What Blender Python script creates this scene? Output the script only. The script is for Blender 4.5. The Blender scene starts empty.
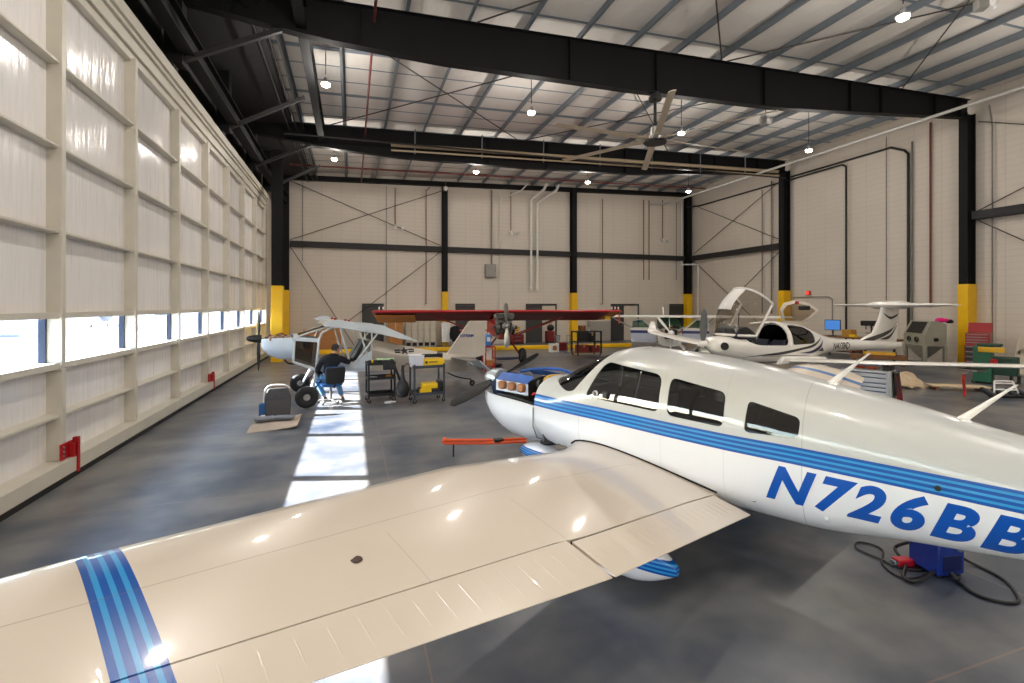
import bpy, bmesh, math, random
from mathutils import Vector, Matrix, Euler
from mathutils.bvhtree import BVHTree
random.seed(7)
PI = math.pi
SC = bpy.context.scene
COL = SC.collection
CAT_H = 2.45

# ------------------------------------------------------------------ materials
def lin(c):
    return tuple(((x / 255.0) / 12.92 if x / 255.0 <= .04045 else ((x / 255.0 + .055) / 1.055) ** 2.4) for x in c)

MATS = {}
def nd(nt, t, **kw):
    n = nt.nodes.new(t)
    for k, v in kw.items():
        setattr(n, k, v)
    return n

def mat(name, rgb, rough=.5, metal=0., var=.05, vs=5., bump=0., bs=40., coat=0., alpha=None, emit=None, es=0., stretch=None, spec=.5):
    if name in MATS:
        return MATS[name]
    m = bpy.data.materials.new(name)
    m.use_nodes = True
    nt = m.node_tree
    b = nt.nodes['Principled BSDF']
    c = lin(rgb)
    b.inputs['Roughness'].default_value = rough
    b.inputs['Metallic'].default_value = metal
    b.inputs['Specular IOR Level'].default_value = spec
    b.inputs['Coat Weight'].default_value = coat
    b.inputs['Coat Roughness'].default_value = .06
    tc = nd(nt, 'ShaderNodeTexCoord')
    src = tc.outputs['Object']
    if stretch:
        mp = nd(nt, 'ShaderNodeMapping')
        mp.inputs['Scale'].default_value = stretch
        nt.links.new(src, mp.inputs['Vector'])
        src = mp.outputs['Vector']
    if var > 0:
        nz = nd(nt, 'ShaderNodeTexNoise')
        nz.inputs['Scale'].default_value = vs
        nz.inputs['Detail'].default_value = 4
        nt.links.new(src, nz.inputs['Vector'])
        cr = nd(nt, 'ShaderNodeValToRGB')
        cr.color_ramp.elements[0].position = .3
        cr.color_ramp.elements[1].position = .7
        cr.color_ramp.elements[0].color = tuple(max(0, x * (1 - var)) for x in c) + (1,)
        cr.color_ramp.elements[1].color = tuple(min(1, x * (1 + var)) for x in c) + (1,)
        nt.links.new(nz.outputs['Fac'], cr.inputs['Fac'])
        nt.links.new(cr.outputs['Color'], b.inputs['Base Color'])
    else:
        b.inputs['Base Color'].default_value = c + (1,)
    if bump > 0:
        nb = nd(nt, 'ShaderNodeTexNoise')
        nb.inputs['Scale'].default_value = bs
        nb.inputs['Detail'].default_value = 3
        nt.links.new(src, nb.inputs['Vector'])
        bp = nd(nt, 'ShaderNodeBump')
        bp.inputs['Strength'].default_value = bump
        bp.inputs['Distance'].default_value = .02
        nt.links.new(nb.outputs['Fac'], bp.inputs['Height'])
        nt.links.new(bp.outputs['Normal'], b.inputs['Normal'])
    if emit:
        b.inputs['Emission Color'].default_value = lin(emit) + (1,)
        b.inputs['Emission Strength'].default_value = es
    MATS[name] = m
    return m

def glass(name, rgb=(255, 255, 255), refl=.06, rough=.02):
    if name in MATS:
        return MATS[name]
    m = bpy.data.materials.new(name)
    m.use_nodes = True
    nt = m.node_tree
    nt.nodes.clear()
    o = nd(nt, 'ShaderNodeOutputMaterial')
    mx = nd(nt, 'ShaderNodeMixShader')
    t = nd(nt, 'ShaderNodeBsdfTransparent')
    t.inputs['Color'].default_value = lin(rgb) + (1,)
    g = nd(nt, 'ShaderNodeBsdfGlossy')
    g.inputs['Roughness'].default_value = rough
    fr = nd(nt, 'ShaderNodeLayerWeight')
    fr.inputs['Blend'].default_value = .25
    ma = nd(nt, 'ShaderNodeMath', operation='MULTIPLY_ADD')
    ma.inputs[1].default_value = .28
    ma.inputs[2].default_value = refl
    nt.links.new(fr.outputs['Facing'], ma.inputs[0])
    nt.links.new(ma.outputs[0], mx.inputs['Fac'])
    nt.links.new(t.outputs[0], mx.inputs[1])
    nt.links.new(g.outputs[0], mx.inputs[2])
    nt.links.new(mx.outputs[0], o.inputs['Surface'])
    MATS[name] = m
    return m

class G:
    """tiny node-graph helper for math on object coordinates"""
    def __init__(s, name, rough=.3, coat=0., metal=0.):
        s.m = bpy.data.materials.new(name); s.m.use_nodes = True
        MATS[name] = s.m
        s.nt = s.m.node_tree; s.b = s.nt.nodes['Principled BSDF']
        s.b.inputs['Roughness'].default_value = rough
        s.b.inputs['Metallic'].default_value = metal
        s.b.inputs['Coat Weight'].default_value = coat
        s.b.inputs['Coat Roughness'].default_value = .05
        tc = nd(s.nt, 'ShaderNodeTexCoord'); s.P = tc.outputs['Object']
        sp = nd(s.nt, 'ShaderNodeSeparateXYZ'); s.nt.links.new(s.P, sp.inputs[0])
        s.x, s.y, s.z = sp.outputs
    def put(s, inp, v):
        if isinstance(v, (int, float)): inp.default_value = v
        elif isinstance(v, tuple): inp.default_value = v if len(v) == 4 else v + (1,)
        else: s.nt.links.new(v, inp)
    def op(s, o, a, b=0., c=None):
        n = nd(s.nt, 'ShaderNodeMath', operation=o)
        s.put(n.inputs[0], a); s.put(n.inputs[1], b)
        if c is not None: s.put(n.inputs[2], c)
        return n.outputs[0]
    def mix(s, f, a, b):
        n = nd(s.nt, 'ShaderNodeMix', data_type='RGBA')
        s.put(n.inputs['Factor'], f); s.put(n.inputs['A'], a) if False else None
        s.put(n.inputs[6], a); s.put(n.inputs[7], b)
        return n.outputs[2]
    def noise(s, scale, detail=3, vec=None, rough=.5):
        n = nd(s.nt, 'ShaderNodeTexNoise'); n.inputs['Scale'].default_value = scale; n.inputs['Detail'].default_value = detail
        n.inputs['Roughness'].default_value = rough
        s.nt.links.new(vec or s.P, n.inputs['Vector']); return n.outputs['Fac']
    def scaled(s, v):
        mp = nd(s.nt, 'ShaderNodeMapping'); mp.inputs['Scale'].default_value = v
        s.nt.links.new(s.P, mp.inputs['Vector']); return mp.outputs[0]
    def sm(s, v, a, b):
        n = nd(s.nt, 'ShaderNodeMapRange', interpolation_type='SMOOTHSTEP')
        s.put(n.inputs[0], v); n.inputs[1].default_value = a; n.inputs[2].default_value = b
        return n.outputs[0]
    def band(s, v, a, b):
        return s.op('MULTIPLY', s.op('GREATER_THAN', v, a), s.op('LESS_THAN', v, b))
    def bump(s, h, st=.3, d=.02):
        bp = nd(s.nt, 'ShaderNodeBump'); bp.inputs['Strength'].default_value = st; bp.inputs['Distance'].default_value = d
        s.nt.links.new(h, bp.inputs['Height']); s.nt.links.new(bp.outputs[0], s.b.inputs['Normal'])
    def color(s, c): s.put(s.b.inputs['Base Color'], c)

# ------------------------------------------------------------------ mesh builder
def V(*a): return Vector(a)

class MB:
    def __init__(s): s.v = []; s.f = []; s.mi = []; s.cur = 0
    def add(s, vs, fs, M=None):
        o = len(s.v)
        s.v += [(M @ Vector(p)) if M else Vector(p) for p in vs]
        s.f += [tuple(o + i for i in f) for f in fs]
        s.mi += [s.cur] * len(fs)
        return s
    def box(s, x0, x1, y0, y1, z0, z1, M=None):
        return s.add([(x0, y0, z0), (x1, y0, z0), (x1, y1, z0), (x0, y1, z0), (x0, y0, z1), (x1, y0, z1), (x1, y1, z1), (x0, y1, z1)],
                     [(0, 3, 2, 1), (4, 5, 6, 7), (0, 1, 5, 4), (1, 2, 6, 5), (2, 3, 7, 6), (3, 0, 4, 7)], M)
    def cbox(s, c, d, M=None):
        return s.box(c[0] - d[0] / 2, c[0] + d[0] / 2, c[1] - d[1] / 2, c[1] + d[1] / 2, c[2] - d[2] / 2, c[2] + d[2] / 2, M)
    def loft(s, rings, caps=True, closed=True, loop=False):
        n = len(rings[0]); o = len(s.v); fs = []
        m = len(rings)
        for i in range(m if loop else m - 1):
            a, b = i * n, ((i + 1) % m) * n
            for j in range(n if closed else n - 1):
                k = (j + 1) % n
                fs.append((a + j, a + k, b + k, b + j))
        if caps and closed and not loop:
            fs.append(tuple(reversed(range(n)))); fs.append(tuple((m - 1) * n + j for j in range(n)))
        return s.add([p for r in rings for p in r], fs)
    def prism(s, poly, ax, a, b, M=None):
        """poly 2d in the two other axes, extruded along axis ax from a to b"""
        def P(u, w, t):
            return (t, u, w) if ax == 'x' else ((u, t, w) if ax == 'y' else (u, w, t))
        n = len(poly)
        vs = [P(u, w, a) for u, w in poly] + [P(u, w, b) for u, w in poly]
        fs = [tuple(reversed(range(n))), tuple(range(n, 2 * n))] + [(j, (j + 1) % n, n + (j + 1) % n, n + j) for j in range(n)]
        return s.add(vs, fs, M)
    def tube(s, pts, r, n=8, caps=True, r2=None):
        pts = [Vector(p) for p in pts]; rings = []
        m = len(pts); up = None
        for i, p in enumerate(pts):
            if i == 0: t = pts[1] - p
            elif i == m - 1: t = p - pts[i - 1]
            else: t = (pts[i + 1] - p).normalized() + (p - pts[i - 1]).normalized()
            if t.length < 1e-9: t = Vector((0, 0, 1))
            t.normalize()
            if up is None:
                up = Vector((0, 0, 1)) if abs(t.z) < .9 else Vector((1, 0, 0))
            u = t.cross(up)
            if u.length < 1e-6: u = t.cross(Vector((0, 1, 0)))
            u.normalize(); w = u.cross(t).normalized(); up = w
            rr = r[i] if isinstance(r, (list, tuple)) else (r if r2 is None else r + (r2 - r) * i / (m - 1))
            rings.append([p + u * (math.cos(2 * PI * k / n) * rr) + w * (math.sin(2 * PI * k / n) * rr) for k in range(n)])
        return s.loft(rings, caps)
    def bar(s, a, b, w, h, up=(0, 0, 1)):
        """rectangular bar from a to b, w across, h along up"""
        a, b = Vector(a), Vector(b); t = (b - a).normalized(); up = Vector(up)
        u = t.cross(up)
        if u.length < 1e-6: u = t.cross(Vector((0, 1, 0)))
        u.normalize(); w2 = u.cross(t).normalized()
        ring = lambda p: [p + u * (sx * w / 2) + w2 * (sy * h / 2) for sx, sy in ((-1, -1), (1, -1), (1, 1), (-1, 1))]
        return s.loft([ring(a), ring(b)])
    def lathe(s, prof, c=(0, 0, 0), ax=(0, 0, 1), n=24, caps=True):
        """prof: list of (radius, distance along axis)"""
        ax = Vector(ax).normalized(); c = Vector(c)
        u = ax.orthogonal().normalized(); w = ax.cross(u)
        rings = [[c + ax * t + (u * math.cos(2 * PI * k / n) + w * math.sin(2 * PI * k / n)) * max(r, 1e-4) for k in range(n)] for r, t in prof]
        return s.loft(rings, caps)
    def cyl(s, a, b, r, n=16):
        return s.tube([a, b], r, n)
    def torus(s, c, ax, R, r, n=28, m=10, sq=1.):
        ax = Vector(ax).normalized(); c = Vector(c); u = ax.orthogonal().normalized(); w = ax.cross(u); rings = []
        for i in range(n):
            a = 2 * PI * i / n; d = u * math.cos(a) + w * math.sin(a)
            rings.append([c + d * (R + r * math.cos(2 * PI * j / m)) + ax * (r * sq * math.sin(2 * PI * j / m)) for j in range(m)])
        return s.loft(rings, caps=False, loop=True)
    def ball(s, c, r, n=16, m=10, sc=(1, 1, 1)):
        c = Vector(c)
        rings = []
        for i in range(m + 1):
            a = -PI / 2 + PI * i / m
            rings.append([c + Vector((math.cos(a) * math.cos(2 * PI * k / n) * r * sc[0], math.cos(a) * math.sin(2 * PI * k / n) * r * sc[1], math.sin(a) * r * sc[2])) + Vector((1e-5 * math.cos(2 * PI * k / n), 1e-5 * math.sin(2 * PI * k / n), 0)) for k in range(n)])
        return s.loft(rings, True)
    def sheet(s, fn, nu, nv, th=0.):
        """fn(u,v) -> point, u,v in 0..1 ; th > 0 gives it a thickness (along -z)"""
        top = [Vector(fn(i / nu, j / nv)) for i in range(nu + 1) for j in range(nv + 1)]
        q = lambda i, j: i * (nv + 1) + j
        fs = [(q(i, j), q(i + 1, j), q(i + 1, j + 1), q(i, j + 1)) for i in range(nu) for j in range(nv)]
        if th:
            k = len(top); bot = [p - Vector((0, 0, th)) for p in top]
            fs += [tuple(k + a for a in reversed(f)) for f in fs]
            e = [q(i, 0) for i in range(nu + 1)] + [q(nu, j) for j in range(1, nv + 1)] + [q(i, nv) for i in range(nu - 1, -1, -1)] + [q(0, j) for j in range(nv - 1, 0, -1)]
            fs += [(e[a], k + e[a], k + e[(a + 1) % len(e)], e[(a + 1) % len(e)]) for a in range(len(e))]
            top += bot
        return s.add(top, fs)
    def xf(s, M):
        s.v = [M @ p for p in s.v]; return s
    def build(s, name, m, parent=None, at=None, smooth=38, bevel=0., seg=2, sub=0):
        me = bpy.data.meshes.new(name)
        off = Vector(at) if at is not None else Vector((0, 0, 0))
        me.from_pydata([tuple(p - off) for p in s.v], [], s.f)
        ms = m if isinstance(m, (list, tuple)) else [m]
        for q in ms: me.materials.append(q)
        if len(ms) > 1:
            me.polygons.foreach_set('material_index', s.mi)
        bm = bmesh.new(); bm.from_mesh(me)
        bmesh.ops.recalc_face_normals(bm, faces=bm.faces)
        bm.to_mesh(me); bm.free()
        if smooth:
            me.polygons.foreach_set('use_smooth', [True] * len(me.polygons))
            me.set_sharp_from_angle(angle=math.radians(smooth))
        o = bpy.data.objects.new(name, me); COL.objects.link(o)
        o.location = off
        if parent is not None: o.parent = parent
        if bevel:
            b = o.modifiers.new('bevel', 'BEVEL'); b.width = bevel; b.segments = seg; b.limit_method = 'ANGLE'; b.angle_limit = math.radians(35)
        if sub:
            b = o.modifiers.new('sub', 'SUBSURF'); b.levels = sub; b.render_levels = sub
        return o

def tag(o, label=None, cat=None, group=None, kind=None):
    if label: o['label'] = label
    if cat: o['category'] = cat
    if group: o['group'] = group
    if kind: o['kind'] = kind
    return o

def thing(name, label, cat, loc=(0, 0, 0), rz=0., group=None, kind=None, rot=None):
    o = bpy.data.objects.new(name, None); COL.objects.link(o)
    o.location = loc; o.rotation_euler = rot or (0, 0, rz)
    o.empty_display_size = .2
    return tag(o, label, cat, group, kind)

def dup(root, loc, rz=None, label=None, group=None):
    r = root.copy(); COL.objects.link(r); r.location = loc
    if rz is not None: r.rotation_euler = (0, 0, rz)
    if label: r['label'] = label
    if group: r['group'] = group
    def rec(src, dst):
        for ch in list(src.children):
            c = ch.copy(); COL.objects.link(c); c.parent = dst
            c.matrix_parent_inverse = ch.matrix_parent_inverse
            rec(ch, c)
    rec(root, r)
    return r

def struct(o, label=None, cat=None):
    return tag(o, label, cat, None, 'structure')

def bez(p0, p1, p2, p3, n=12):
    p0, p1, p2, p3 = map(Vector, (p0, p1, p2, p3)); out = []
    for i in range(n + 1):
        t = i / n; u = 1 - t
        out.append(p0 * u ** 3 + p1 * 3 * u * u * t + p2 * 3 * u * t * t + p3 * t ** 3)
    return out

def smooth_path(pts, n=6):
    """Catmull-Rom through pts"""
    P = [Vector(p) for p in pts]; out = []
    for i in range(len(P) - 1):
        a = P[max(i - 1, 0)]; b = P[i]; c = P[i + 1]; d = P[min(i + 2, len(P) - 1)]
        for k in range(n):
            t = k / n
            out.append(.5 * ((2 * b) + (c - a) * t + (2 * a - 5 * b + 4 * c - d) * t * t + (3 * b - a - 3 * c + d) * t ** 3))
    out.append(P[-1]); return out

def interp(xs, ys, x):
    if x <= xs[0]: return ys[0]
    for i in range(len(xs) - 1):
        if x <= xs[i + 1]:
            t = (x - xs[i]) / (xs[i + 1] - xs[i]); return ys[i] + (ys[i + 1] - ys[i]) * t
    return ys[-1]

def cinterp(xs, ys, x):
    """monotone-ish cubic (Catmull-Rom on a non uniform grid)"""
    n = len(xs)
    if x <= xs[0]: return ys[0]
    if x >= xs[-1]: return ys[-1]
    i = max(k for k in range(n - 1) if xs[k] <= x)
    h = xs[i + 1] - xs[i]; t = (x - xs[i]) / h
    def sl(k):
        if k == 0: return (ys[1] - ys[0]) / (xs[1] - xs[0])
        if k == n - 1: return (ys[-1] - ys[-2]) / (xs[-1] - xs[-2])
        a = (ys[k] - ys[k - 1]) / (xs[k] - xs[k - 1]); b = (ys[k + 1] - ys[k]) / (xs[k + 1] - xs[k])
        if a * b <= 0: return 0.
        return 2 * a * b / (a + b)
    m0, m1 = sl(i) * h, sl(i + 1) * h
    return (2 * t ** 3 - 3 * t * t + 1) * ys[i] + (t ** 3 - 2 * t * t + t) * m0 + (-2 * t ** 3 + 3 * t * t) * ys[i + 1] + (t ** 3 - t * t) * m1

def text_mb(txt, size, shear=0., offset=0., space=1., cut=0.04):
    """flat letters in the xy plane (x along the line), returned as (verts, faces)"""
    cu = bpy.data.curves.new('lettering', 'FONT'); cu.body = txt; cu.size = size; cu.shear = shear; cu.offset = offset
    cu.space_character = space; cu.fill_mode = 'FRONT'; cu.resolution_u = 6
    o = bpy.data.objects.new('lettering', cu); COL.objects.link(o)
    dg = bpy.context.evaluated_depsgraph_get(); dg.update()
    me = bpy.data.meshes.new_from_object(o.evaluated_get(dg))
    bpy.data.objects.remove(o); bpy.data.curves.remove(cu)
    bm = bmesh.new(); bm.from_mesh(me); bpy.data.meshes.remove(me)
    xs = [v.co.x for v in bm.verts]; ys = [v.co.y for v in bm.verts]
    if cut:
        for lo, hi, nrm in ((min(ys), max(ys), (0, 1, 0)), (min(xs), max(xs), (1, 0, 0))):
            t = lo + cut
            while t < hi:
                bmesh.ops.bisect_plane(bm, geom=bm.verts[:] + bm.edges[:] + bm.faces[:], plane_co=Vector(nrm) * t, plane_no=nrm)
                t += cut
    bm.verts.index_update()
    vs = [v.co.copy() for v in bm.verts]; fs = [tuple(v.index for v in f.verts) for f in bm.faces]
    bm.free()
    return vs, fs

def bool_apply(o, cutter, op):
    m = o.modifiers.new('b', 'BOOLEAN'); m.operation = op; m.object = cutter; m.solver = 'EXACT'
    dg = bpy.context.evaluated_depsgraph_get(); dg.update()
    me = bpy.data.meshes.new_from_object(o.evaluated_get(dg))
    o.modifiers.clear(); o.data = me
    return o

def rpoly(pts, r, n=5):
    """round the corners of a 2d polygon"""
    out = []; m = len(pts)
    for i in range(m):
        p0, p, p1 = Vector(pts[i - 1]), Vector(pts[i]), Vector(pts[(i + 1) % m])
        rr = r[i] if isinstance(r, (list, tuple)) else r
        a = p + (p0 - p).normalized() * min(rr, (p0 - p).length * .49); b = p + (p1 - p).normalized() * min(rr, (p1 - p).length * .49)
        for k in range(n + 1):
            t = k / n
            out.append(tuple(a * (1 - t) ** 2 + p * 2 * t * (1 - t) + b * t * t))
    return out
# ------------------------------------------------------------------ the hangar
EXPOSURE = 0.2
XL, XR, YB, YF = -4.06, 24.2, 30.0, -15.0
RT = lambda x: 10.0 + .036 * x            # top of the rafters
FR = [-4.7, 4.0, 12.72, 21.42]            # rafter frames

# concrete floor
g = G('concrete_floor', rough=.3)
n1 = g.noise(.28, 4, rough=.5); n2 = g.noise(1.7, 4, rough=.5); n3 = g.noise(11., 4)
nst = g.noise(.9, 3, g.scaled((.5, 1.5, 1)), .5)
f = g.op('ADD', g.op('MULTIPLY', n1, .45), g.op('ADD', g.op('MULTIPLY', n2, .3), g.op('MULTIPLY', nst, .25)))
c = g.mix(g.sm(f, .36, .64), lin((46, 58, 76)), lin((126, 124, 121)))
c = g.mix(g.op('MULTIPLY', n3, .14), c, lin((76, 78, 80)))
jx = g.op('ABSOLUTE', g.op('SUBTRACT', g.op('FRACT', g.op('DIVIDE', g.op('ADD', g.x, 50.95), 4.9)), .5))
jy = g.op('ABSOLUTE', g.op('SUBTRACT', g.op('FRACT', g.op('DIVIDE', g.op('ADD', g.y, 49.35), 4.9)), .5))
j = g.op('MAXIMUM', g.op('LESS_THAN', jx, .0016), g.op('LESS_THAN', jy, .0016))
c = g.mix(g.op('MULTIPLY', j, .45), c, lin((150, 122, 104)))
g.color(c)
g.put(g.b.inputs['Roughness'], g.op('ADD', .285, g.op('MULTIPLY', n1, .08)))
struct(MB().box(XL, XR + .1, YF - .1, YB + .1, -.15, 0).build('floor', MATS['concrete_floor'], smooth=0), 'polished grey concrete hangar floor with stains and joints', 'floor')

# wall panels : vertical seams and faint horizontal micro ribs
g = G('wall_panel', rough=.55)
hh = g.op('ABSOLUTE', g.op('SUBTRACT', g.op('FRACT', g.op('MULTIPLY', g.z, 4.)), .5))
sx = g.op('ADD', g.x, g.y)
vv = g.op('LESS_THAN', g.op('ABSOLUTE', g.op('SUBTRACT', g.op('FRACT', g.op('DIVIDE', sx, 1.07)), .5)), .006)
n = g.noise(.6, 4)
c = g.mix(n, lin((207, 197, 184)), lin((219, 209, 196)))
c = g.mix(g.op('MULTIPLY', g.op('LESS_THAN', hh, .05), .13), c, lin((120, 108, 95)))
c = g.mix(g.op('MULTIPLY', vv, .4), c, lin((130, 118, 105)))
g.color(c)
PANEL = MATS['wall_panel']
STEEL = mat('black_steel', (15, 15, 17), .65, .0, .12, 1.5, spec=.25)
GIRT = mat('dark_grey_steel', (44, 43, 44), .55, 0, .08, spec=.3)
GIRT2 = mat('brace_steel', (62, 60, 58), .5, .2, .08)
GALV = mat('galvanized_steel', (128, 136, 144), .4, .35, .08, 3)
YEL = mat('safety_yellow', (242, 190, 8), .42, 0, .05, 3)
DARKWALL = mat('shaded_upper_wall', (40, 39, 39), .7, 0, .1)  # dark tone stands for shade on the wall above the door
WHITEPIPE = mat('white_pipe', (226, 224, 218), .4)
REDPIPE = mat('dark_red_pipe', (108, 44, 40), .5)
GREYPIPE = mat('grey_conduit', (120, 116, 110), .45, .4)
BLACKPIPE = mat('black_pipe', (34, 32, 32), .5)
WHITE = mat('white_paint', (232, 230, 226), .4)
BLACK = mat('black_plastic', (20, 20, 21), .5)
DOORM = mat('charcoal_door', (58, 57, 58), .5)

struct(MB().box(XL, XR + .1, YB, YB + .25, 0, 11.2).build('wall_back', PANEL, smooth=0), 'beige panelled wall at the far end of the hangar', 'wall')
struct(MB().box(XR, XR + .25, YF, YB, 0, 11.3).build('wall_right', PANEL, smooth=0), 'beige panelled side wall of the hangar', 'wall')
struct(MB().box(XL, XR, YF - .25, YF, 0, 11.2).build('wall_front', PANEL, smooth=0), 'beige panelled wall behind the camera', 'wall')
DY1 = 25.45                                # far end of the big door
w = MB(); w.cur = 0
w.box(XL - .25, XL, DY1, YB, 0, 10.6)
w.cur = 1
w.box(XL - .25, XL, YF, DY1, 7.72, 10.6)
struct(w.build('wall_left', [PANEL, DARKWALL], smooth=0), 'wall around the large glazed hangar door', 'wall')

# roof
g = G('roof_liner', rough=.7)
n = g.noise(1.3, 4); n2 = g.noise(5., 4, g.scaled((1, .25, 1)))
g.color(g.mix(n, lin((212, 206, 198)), lin((232, 227, 220))))
g.bump(g.op('ADD', n, g.op('MULTIPLY', n2, .5)), .5, .08)
r = MB()
r.add([(XL - .2, YF, RT(XL - .2) + .27), (XR + .2, YF, RT(XR + .2) + .27), (XR + .2, YB, RT(XR + .2) + .27), (XL - .2, YB, RT(XL - .2) + .27),
       (XL - .2, YF, RT(XL - .2) + .6), (XR + .2, YF, RT(XR + .2) + .6), (XR + .2, YB, RT(XR + .2) + .6), (XL - .2, YB, RT(XL - .2) + .6)],
      [(0, 3, 2, 1), (4, 5, 6, 7), (0, 1, 5, 4), (1, 2, 6, 5), (2, 3, 7, 6), (3, 0, 4, 7)])
struct(r.build('ceiling', MATS['roof_liner'], smooth=0), 'white insulated roof liner above the steel frame', 'ceiling')

# purlins : galvanized z-sections running the depth of the hall
zprof = [(-.07, 0), (.004, 0), (.004, .235), (.075, .235), (.075, .245), (-.004, .245), (-.004, .01), (-.07, .01)]
for k in range(-4, 13):
    x = 3.05 + 1.66 * k
    p = MB().prism([(x + u, RT(x) + .012 + w_) for u, w_ in zprof], 'y', YF + .05, YB - .02)
    struct(p.build('ceiling_purlin', GALV, smooth=0), 'galvanized roof purlin running the depth of the hall', 'beam')['group'] = 'roof purlins'
# liner straps across the purlins
STRAP = mat('strap_steel', (132, 142, 152), .45, .2)
y = -13.9
ks = 0
while y < 29.6:
    if min(abs(y - f_) for f_ in FR) > .3 and (y > 12.72 or ks % 3 == 0):
        xs = [XL + .1, XR - .1]
        wd = (.1 if y > 12.72 else .04) if ks % 3 == 0 else .025
        s_ = MB().add([(xs[0], y - wd, RT(xs[0]) + .255), (xs[1], y - wd, RT(xs[1]) + .255), (xs[1], y + wd, RT(xs[1]) + .255), (xs[0], y + wd, RT(xs[0]) + .255),
                       (xs[0], y - wd, RT(xs[0]) + .268), (xs[1], y - wd, RT(xs[1]) + .268), (xs[1], y + wd, RT(xs[1]) + .268), (xs[0], y + wd, RT(xs[0]) + .268)],
                      [(0, 3, 2, 1), (4, 5, 6, 7), (0, 1, 5, 4), (1, 2, 6, 5), (2, 3, 7, 6), (3, 0, 4, 7)])
        struct(s_.build('ceiling_strap', STRAP, smooth=0), 'steel strap across the roof liner', 'strap')['group'] = 'roof liner straps'
    y += 1.09; ks += 1

# rafters
bx = [-3.9, -2.8, -.82, 2.23, 8., 13.9, 21.8, 23.9]
bz = [9.35, 9.24, 9.0, 8.89, 8.98, 9.2, 9.92, 10.12]
def rafter(y):
    m = MB()
    N = 40
    for i in range(N):
        x0 = -3.9 + 27.8 * i / N; x1 = -3.9 + 27.8 * (i + 1) / N
        b0, b1 = interp(bx, bz, x0), interp(bx, bz, x1); t0, t1 = RT(x0), RT(x1)
        m.add([(x0, y - .01, b0), (x1, y - .01, b1), (x1, y + .01, b1), (x0, y + .01, b0), (x0, y - .01, t0), (x1, y - .01, t1), (x1, y + .01, t1), (x0, y + .01, t0)],
              [(0, 1, 5, 4), (2, 3, 7, 6)])
        for (za, zb) in ((b0, b1), (t0 - .02, t1 - .02)):
            m.add([(x0, y - .13, za), (x1, y - .13, zb), (x1, y + .13, zb), (x0, y + .13, za), (x0, y - .13, za + .02), (x1, y - .13, zb + .02), (x1, y + .13, zb + .02), (x0, y + .13, za + .02)],
                  [(0, 3, 2, 1), (4, 5, 6, 7), (0, 1, 5, 4), (2, 3, 7, 6)])
    for x in (-2.6, .2, 6., 8.94, 13.2, 17.2, 18.8, 21.8, 23.3):
        m.box(x - .01, x + .01, y - .12, y + .12, interp(bx, bz, x), RT(x) - .02)
    o = m.build('ceiling_beam', STEEL, smooth=0)
    return o
for y, nm in zip(FR, ('black steel roof rafter behind the camera', 'black steel roof rafter above the camera', 'black steel roof rafter carrying the ceiling fan', 'black steel roof rafter with a beige track along it')):
    struct(rafter(y), nm, 'beam')
m = MB()
for z0, z1, w_ in ((-.26, 0, .3),):
    m.add([(-3.9, YB - .35, RT(-3.9) + z0), (24, YB - .35, RT(24) + z0), (24, YB - .02, RT(24) + z0), (-3.9, YB - .02, RT(-3.9) + z0),
           (-3.9, YB - .35, RT(-3.9)), (24, YB - .35, RT(24)), (24, YB - .02, RT(24)), (-3.9, YB - .02, RT(-3.9))],
          [(0, 3, 2, 1), (4, 5, 6, 7), (0, 1, 5, 4), (1, 2, 6, 5), (2, 3, 7, 6), (3, 0, 4, 7)])
struct(m.build('ceiling_beam', STEEL, smooth=0), 'black end beam along the top of the far wall', 'beam')
# longitudinal girder near the door side and header beam above the door
struct(MB().box(-1.27, -1.03, YF + .2, 21.4, 9.2, 9.23).box(-1.27, -1.03, YF + .2, 21.4, 9.75, 9.78).box(-1.16, -1.14, YF + .2, 21.4, 9.23, 9.75).build('ceiling_girder', STEEL, smooth=0),
       'dark girder running from rafter to rafter near the door side', 'beam')
struct(MB().box(-3.66, -3.36, YF + .2, YB - .5, 8.14, 8.17).box(-3.66, -3.36, YF + .2, YB - .5, 8.6, 8.63).box(-3.52, -3.49, YF + .2, YB - .5, 8.17, 8.6).build('door_header_beam', STEEL, smooth=0),
       'black header beam above the hangar door', 'beam')
for y in (0., 4., 8.4, 12.72, 17.1, 21.42, 25.2):
    b = MB().bar((-3.8, y, 7.95), (-1.45 if y not in FR else -1.6, y, 9.3 if y not in FR else 9.1), .11, .11)
    b.cbox((-3.82, y, 8.05), (.1, .3, .5))
    struct(b.build('ceiling_strut', GIRT, smooth=0), 'diagonal steel strut bracing the door header', 'strut')['group'] = 'struts above the hangar door'
    struct(MB().box(-3.95, -3.6, y - .16, y + .16, 7.9, 9.85).build('header_post', STEEL, smooth=0), 'black steel post above the hangar door', 'post')['group'] = 'posts above the hangar door'
struct(MB().add([(-4.0, YF, RT(-4.) - .12), (-2.3, YF, RT(-2.3) - .02), (-2.3, YB, RT(-2.3) - .02), (-4.0, YB, RT(-4.) - .12), (-4.0, YF, RT(-4.) + .2), (-2.3, YF, RT(-2.3) + .2), (-2.3, YB, RT(-2.3) + .2), (-4.0, YB, RT(-4.) + .2)], [(0, 3, 2, 1), (4, 5, 6, 7), (0, 1, 5, 4), (1, 2, 6, 5), (2, 3, 7, 6), (3, 0, 4, 7)]).build('ceiling_panel', DARKWALL, smooth=0), 'dark strip added under the roof above the hangar door', 'panel')  # strip added so the roof edge over the door reads black
# dark tubes and struts under the roof along the door side
for x, z, r_ in ((-2.35, 9.5, .035), (-2.1, 9.62, .03), (-1.85, 9.72, .025)):
    struct(MB().tube([(x, YF + .3, z), (x, YB - .5, z)], r_, 8).build('ceiling_conduit', GIRT), 'thin dark conduit under the roof on the door side', 'pipe')['group'] = 'conduits on the door side'

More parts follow.
